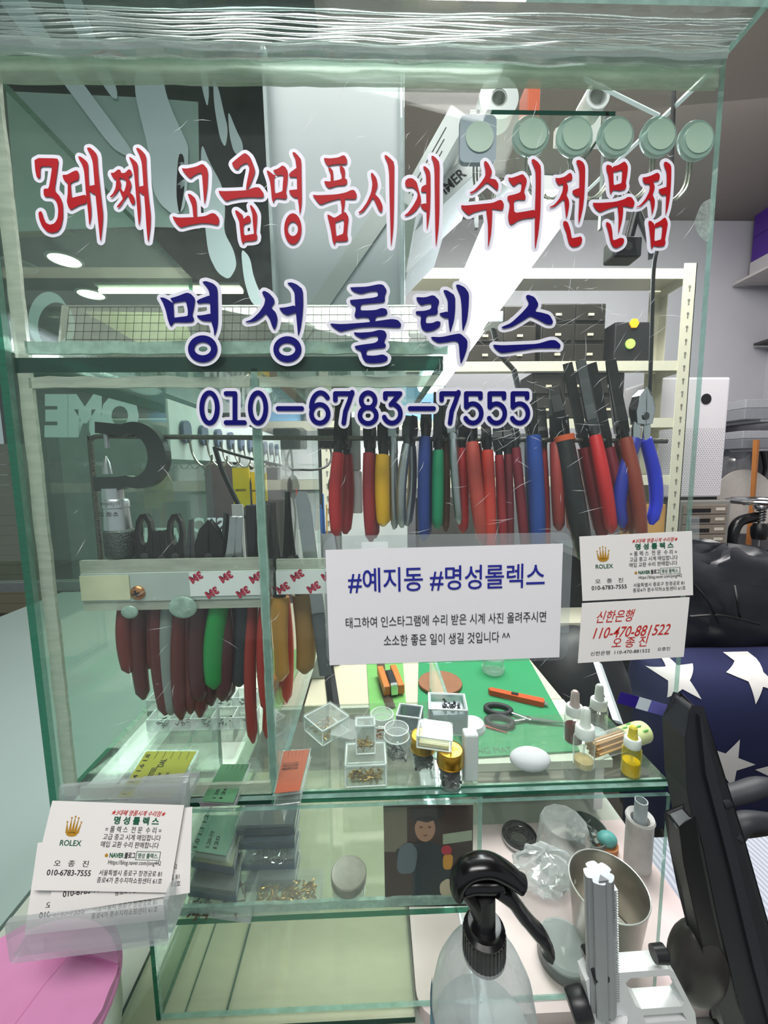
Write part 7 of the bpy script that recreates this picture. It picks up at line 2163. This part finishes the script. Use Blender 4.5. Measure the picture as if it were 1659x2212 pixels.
for k in range(5):
    q = 2 * PI * k / 5 + 0.3
    e = Vector((1.0 + 0.30 * math.cos(q), 0.55 + 0.30 * math.sin(q), FLOOR_Z + 0.065))
    l_ = MB().tube([(1.0, 0.55, FLOOR_Z + 0.10), e], [0.024, 0.016], 10).build('leg', BLACKP, chair, True, world=True)
    MB().lathe([(0, -0.012), (0.026, -0.012), (0.028, 0), (0.026, 0.012), (0, 0.012)], 16, M=Matrix.Translation((e.x, e.y, FLOOR_Z + 0.0285)) @ Matrix.Rotation(PI / 2, 4, 'X')).build('caster', BLACKP, l_, True, world=True)
# cushion
cc_ = at(1610, 1615, 0.60)
CA, CB, CD = 0.275, 0.245, 0.105


def cush(u, v, front=True, lift=0.0):
    r = max(0.0, 1 - (u / CA) ** 4) * max(0.0, 1 - (v / CB) ** 4)
    d = CD * math.sqrt(r) + 0.01
    return Vector((cc_.x + u, 0.645 + (-d - lift if front else d * 0.9), cc_.z + v))


m_ = MB()
n = 28
for side in (True, False):
    vs = [cush(-CA + 2 * CA * i / n, -CB + 2 * CB * j / n, side) for i in range(n + 1) for j in range(n + 1)]
    fs = [(i * (n + 1) + j, (i + 1) * (n + 1) + j, (i + 1) * (n + 1) + j + 1, i * (n + 1) + j + 1) for i in range(n) for j in range(n)]
    if not side:
        fs = [f[::-1] for f in fs]
    m_.add(vs, fs)
edge_i = [i * (n + 1) for i in range(n + 1)] + [n * (n + 1) + j for j in range(1, n + 1)] + [i * (n + 1) + n for i in range(n - 1, -1, -1)] + [j for j in range(n - 1, 0, -1)]
k_ = (n + 1) ** 2
for i in range(len(edge_i)):
    a, b = edge_i[i], edge_i[(i + 1) % len(edge_i)]
    m_.f.append([b, a, a + k_, b + k_])
    m_.mi.append(0)
cu = thing('star_cushion', 'big navy cushion with white stars leaning on the chair beside the case', 'cushion', (cc_.x, 0.64, cc_.z - CB))
m_.build('cover', mat('navy_cloth', '#171d45', 0.85, var=0.12, scale=60), cu, 60, world=True)
for px, py, r, rot in ((1487, 1478, 56, 0.12), (1650, 1465, 64, 0.30), (1560, 1640, 66, 0.9), (1668, 1655, 60, 0.2), (1390, 1480, 45, 0.4), (1740, 1560, 60, 0.5)):
    c = at(px, py, 0.545)
    u0, v0 = c.x - cc_.x, c.z - cc_.z
    R_ = r * pxm(0.545)
    pts = []
    for i in range(10):
        q = PI / 2 + rot + PI * i / 5
        rr2 = R_ if i % 2 == 0 else R_ * 0.42
        pts.append((rr2 * math.cos(q), rr2 * math.sin(q)))
    m_ = MB()
    S_ = 6
    for i in range(10):
        a, b = pts[i], pts[(i + 1) % 10]
        idx = {}
        vs, fs = [], []
        for k in range(S_ + 1):
            for l in range(S_ + 1 - k):
                x = a[0] * k / S_ + b[0] * l / S_
                y = a[1] * k / S_ + b[1] * l / S_
                idx[(k, l)] = len(vs)
                uu, vv = u0 + x, v0 + y
                uu, vv = max(-CA, min(CA, uu)), max(-CB, min(CB, vv))
                vs.append(cush(uu, vv, True, 0.002))
        for k in range(S_):
            for l in range(S_ - k):
                fs.append((idx[(k, l)], idx[(k + 1, l)], idx[(k, l + 1)]))
                if k + l < S_ - 1:
                    fs.append((idx[(k + 1, l)], idx[(k + 1, l + 1)], idx[(k, l + 1)]))
        m_.add(vs, fs)
    m_.build('star', mat('star_white', '#d9d6d2', 0.8, var=0.04), cu, True, world=True)
# black puffer jacket over the chair back
jc = at(1610, 1320, 0.70)
m_ = MB()
n1, n2 = 56, 30
vs, fs = [], []
JA, JB, JD = 0.36, 0.165, 0.13
for i in range(n2 + 1):
    a = PI * i / n2
    for j in range(n1):
        q = 2 * PI * j / n1
        ca, sa = math.cos(q), math.sin(q)
        sgn = lambda t_, e: math.copysign(abs(t_) ** e, t_)
        x = JA * math.sin(a) ** 0.6 * sgn(ca, 0.8)
        y = JD * math.sin(a) ** 0.6 * sgn(sa, 0.8)
        z = -JB * sgn(math.cos(a), 0.75)
        cr = 1 + 0.05 * math.sin(9 * q + 4 * a) + 0.04 * math.sin(17 * q - 7 * a) + 0.03 * math.sin(5 * a + 13 * x)
        qlt = 1 - 0.06 * abs(math.sin(z * 38 + x * 6)) ** 0.2 * -1 - 0.06
        z += -0.10 * max(0, x + 0.05) * (1 if z > 0 else 0.6) + 0.03 * math.exp(-((x + 0.25) / 0.1) ** 2)
        vs.append((jc.x + 0.02 + x * cr * qlt, jc.y + 0.09 + y * cr * qlt, jc.z + z * cr))
for i in range(n2):
    for j in range(n1):
        fs.append((i * n1 + j, i * n1 + (j + 1) % n1, (i + 1) * n1 + (j + 1) % n1, (i + 1) * n1 + j))
m_.add(vs, fs)
jk = thing('puffer_jacket', 'black puffer jacket draped over the chair above the starry cushion', 'jacket', (jc.x, jc.y + 0.09, jc.z - JB))
m_.build('shell', mat('nylon_black', '#1d1f24', 0.35, var=0.3, scale=18, bump=0.5), jk, True, world=True)
m_ = MB()
for a, b, c in (((1500, 1262), (1530, 1300), (1552, 1345)), ((1588, 1265), (1594, 1300), (1600, 1340)), ((1490, 1332), (1560, 1330), (1640, 1348))):
    m_.tube(spline([at(*a, jc.y - 0.055), at(*b, jc.y - 0.075), at(*c, jc.y - 0.062)], 6), 0.0035, 6)
m_.build('quilt_seams', mat('seam_black', '#0b0b0d', 0.5), jk, True, world=True)
# grey striped folded cloth on a low stool under the arm
zst = -0.45
st = thing('low_stool', 'low dark stool under the grey striped cloth beside the pink board', 'stool', (0.66, 0.34, FLOOR_Z))
MB().bx(0.42, 0.98, 0.10, 0.33, zst - 0.05, zst).build('top', BLACKP, st, world=True, bev=0.006)
for x_ in (0.45, 0.95):
    for y_ in (0.12, 0.31):
        MB().bx(x_ - 0.015, x_ + 0.015, y_ - 0.015, y_ + 0.015, FLOOR_Z, zst - 0.0502).build('leg', BLACKP, st, world=True)
CL = bpy.data.materials.new('striped_cloth')
CL.use_nodes = True
nt_2 = CL.node_tree
bs = nt_2.nodes['Principled BSDF']
tc = nt_2.nodes.new('ShaderNodeTexCoord')
wv = nt_2.nodes.new('ShaderNodeTexWave')
wv.inputs['Scale'].default_value = 34
wv.inputs['Distortion'].default_value = 1.2
nt_2.links.new(tc.outputs['Object'], wv.inputs['Vector'])
rp = nt_2.nodes.new('ShaderNodeMix')
rp.data_type = 'RGBA'
rp.inputs[6].default_value = C('#8f94a0')
rp.inputs[7].default_value = C('#b2b6c0')
nt_2.links.new(wv.outputs['Color'], rp.inputs[0])
nt_2.links.new(rp.outputs[2], bs.inputs['Base Color'])
bs.inputs['Roughness'].default_value = 0.9
cl_ = thing('folded_cloth', 'grey striped folded cloth with a white hem on the low stool', 'cloth', (0.66, 0.3, zst))
m_ = MB()
n = 24
vs, fs = [], []
for i in range(n + 1):
    for j in range(n + 1):
        x, y = 0.40 + 0.60 * i / n, 0.10 + 0.24 * j / n
        vs.append((x, y, zst + 0.028 + 0.006 * math.sin(x * 21 + y * 9) + 0.004 * math.sin(y * 30)))
k2 = len(vs)
vs += [(p[0], p[1], zst + 0.0006) for p in vs]
for i in range(n):
    for j in range(n):
        a = i * (n + 1) + j
        fs += [(a, a + n + 1, a + n + 2, a + 1), (k2 + a, k2 + a + 1, k2 + a + n + 2, k2 + a + n + 1)]
rim_ = [i * (n + 1) for i in range(n + 1)] + [n * (n + 1) + j for j in range(1, n + 1)] + [i * (n + 1) + n for i in range(n - 1, -1, -1)] + [j for j in range(n - 1, 0, -1)]
for i in range(len(rim_)):
    a, b = rim_[i], rim_[(i + 1) % len(rim_)]
    fs.append((b, a, a + k2, b + k2))
m_.add(vs, fs)
m_.build('cloth', CL, cl_, True, world=True)
MB().bx(0.40, 1.0, 0.094, 0.0995, zst + 0.0006, zst + 0.026).build('white_hem', PAPER, cl_, world=True)
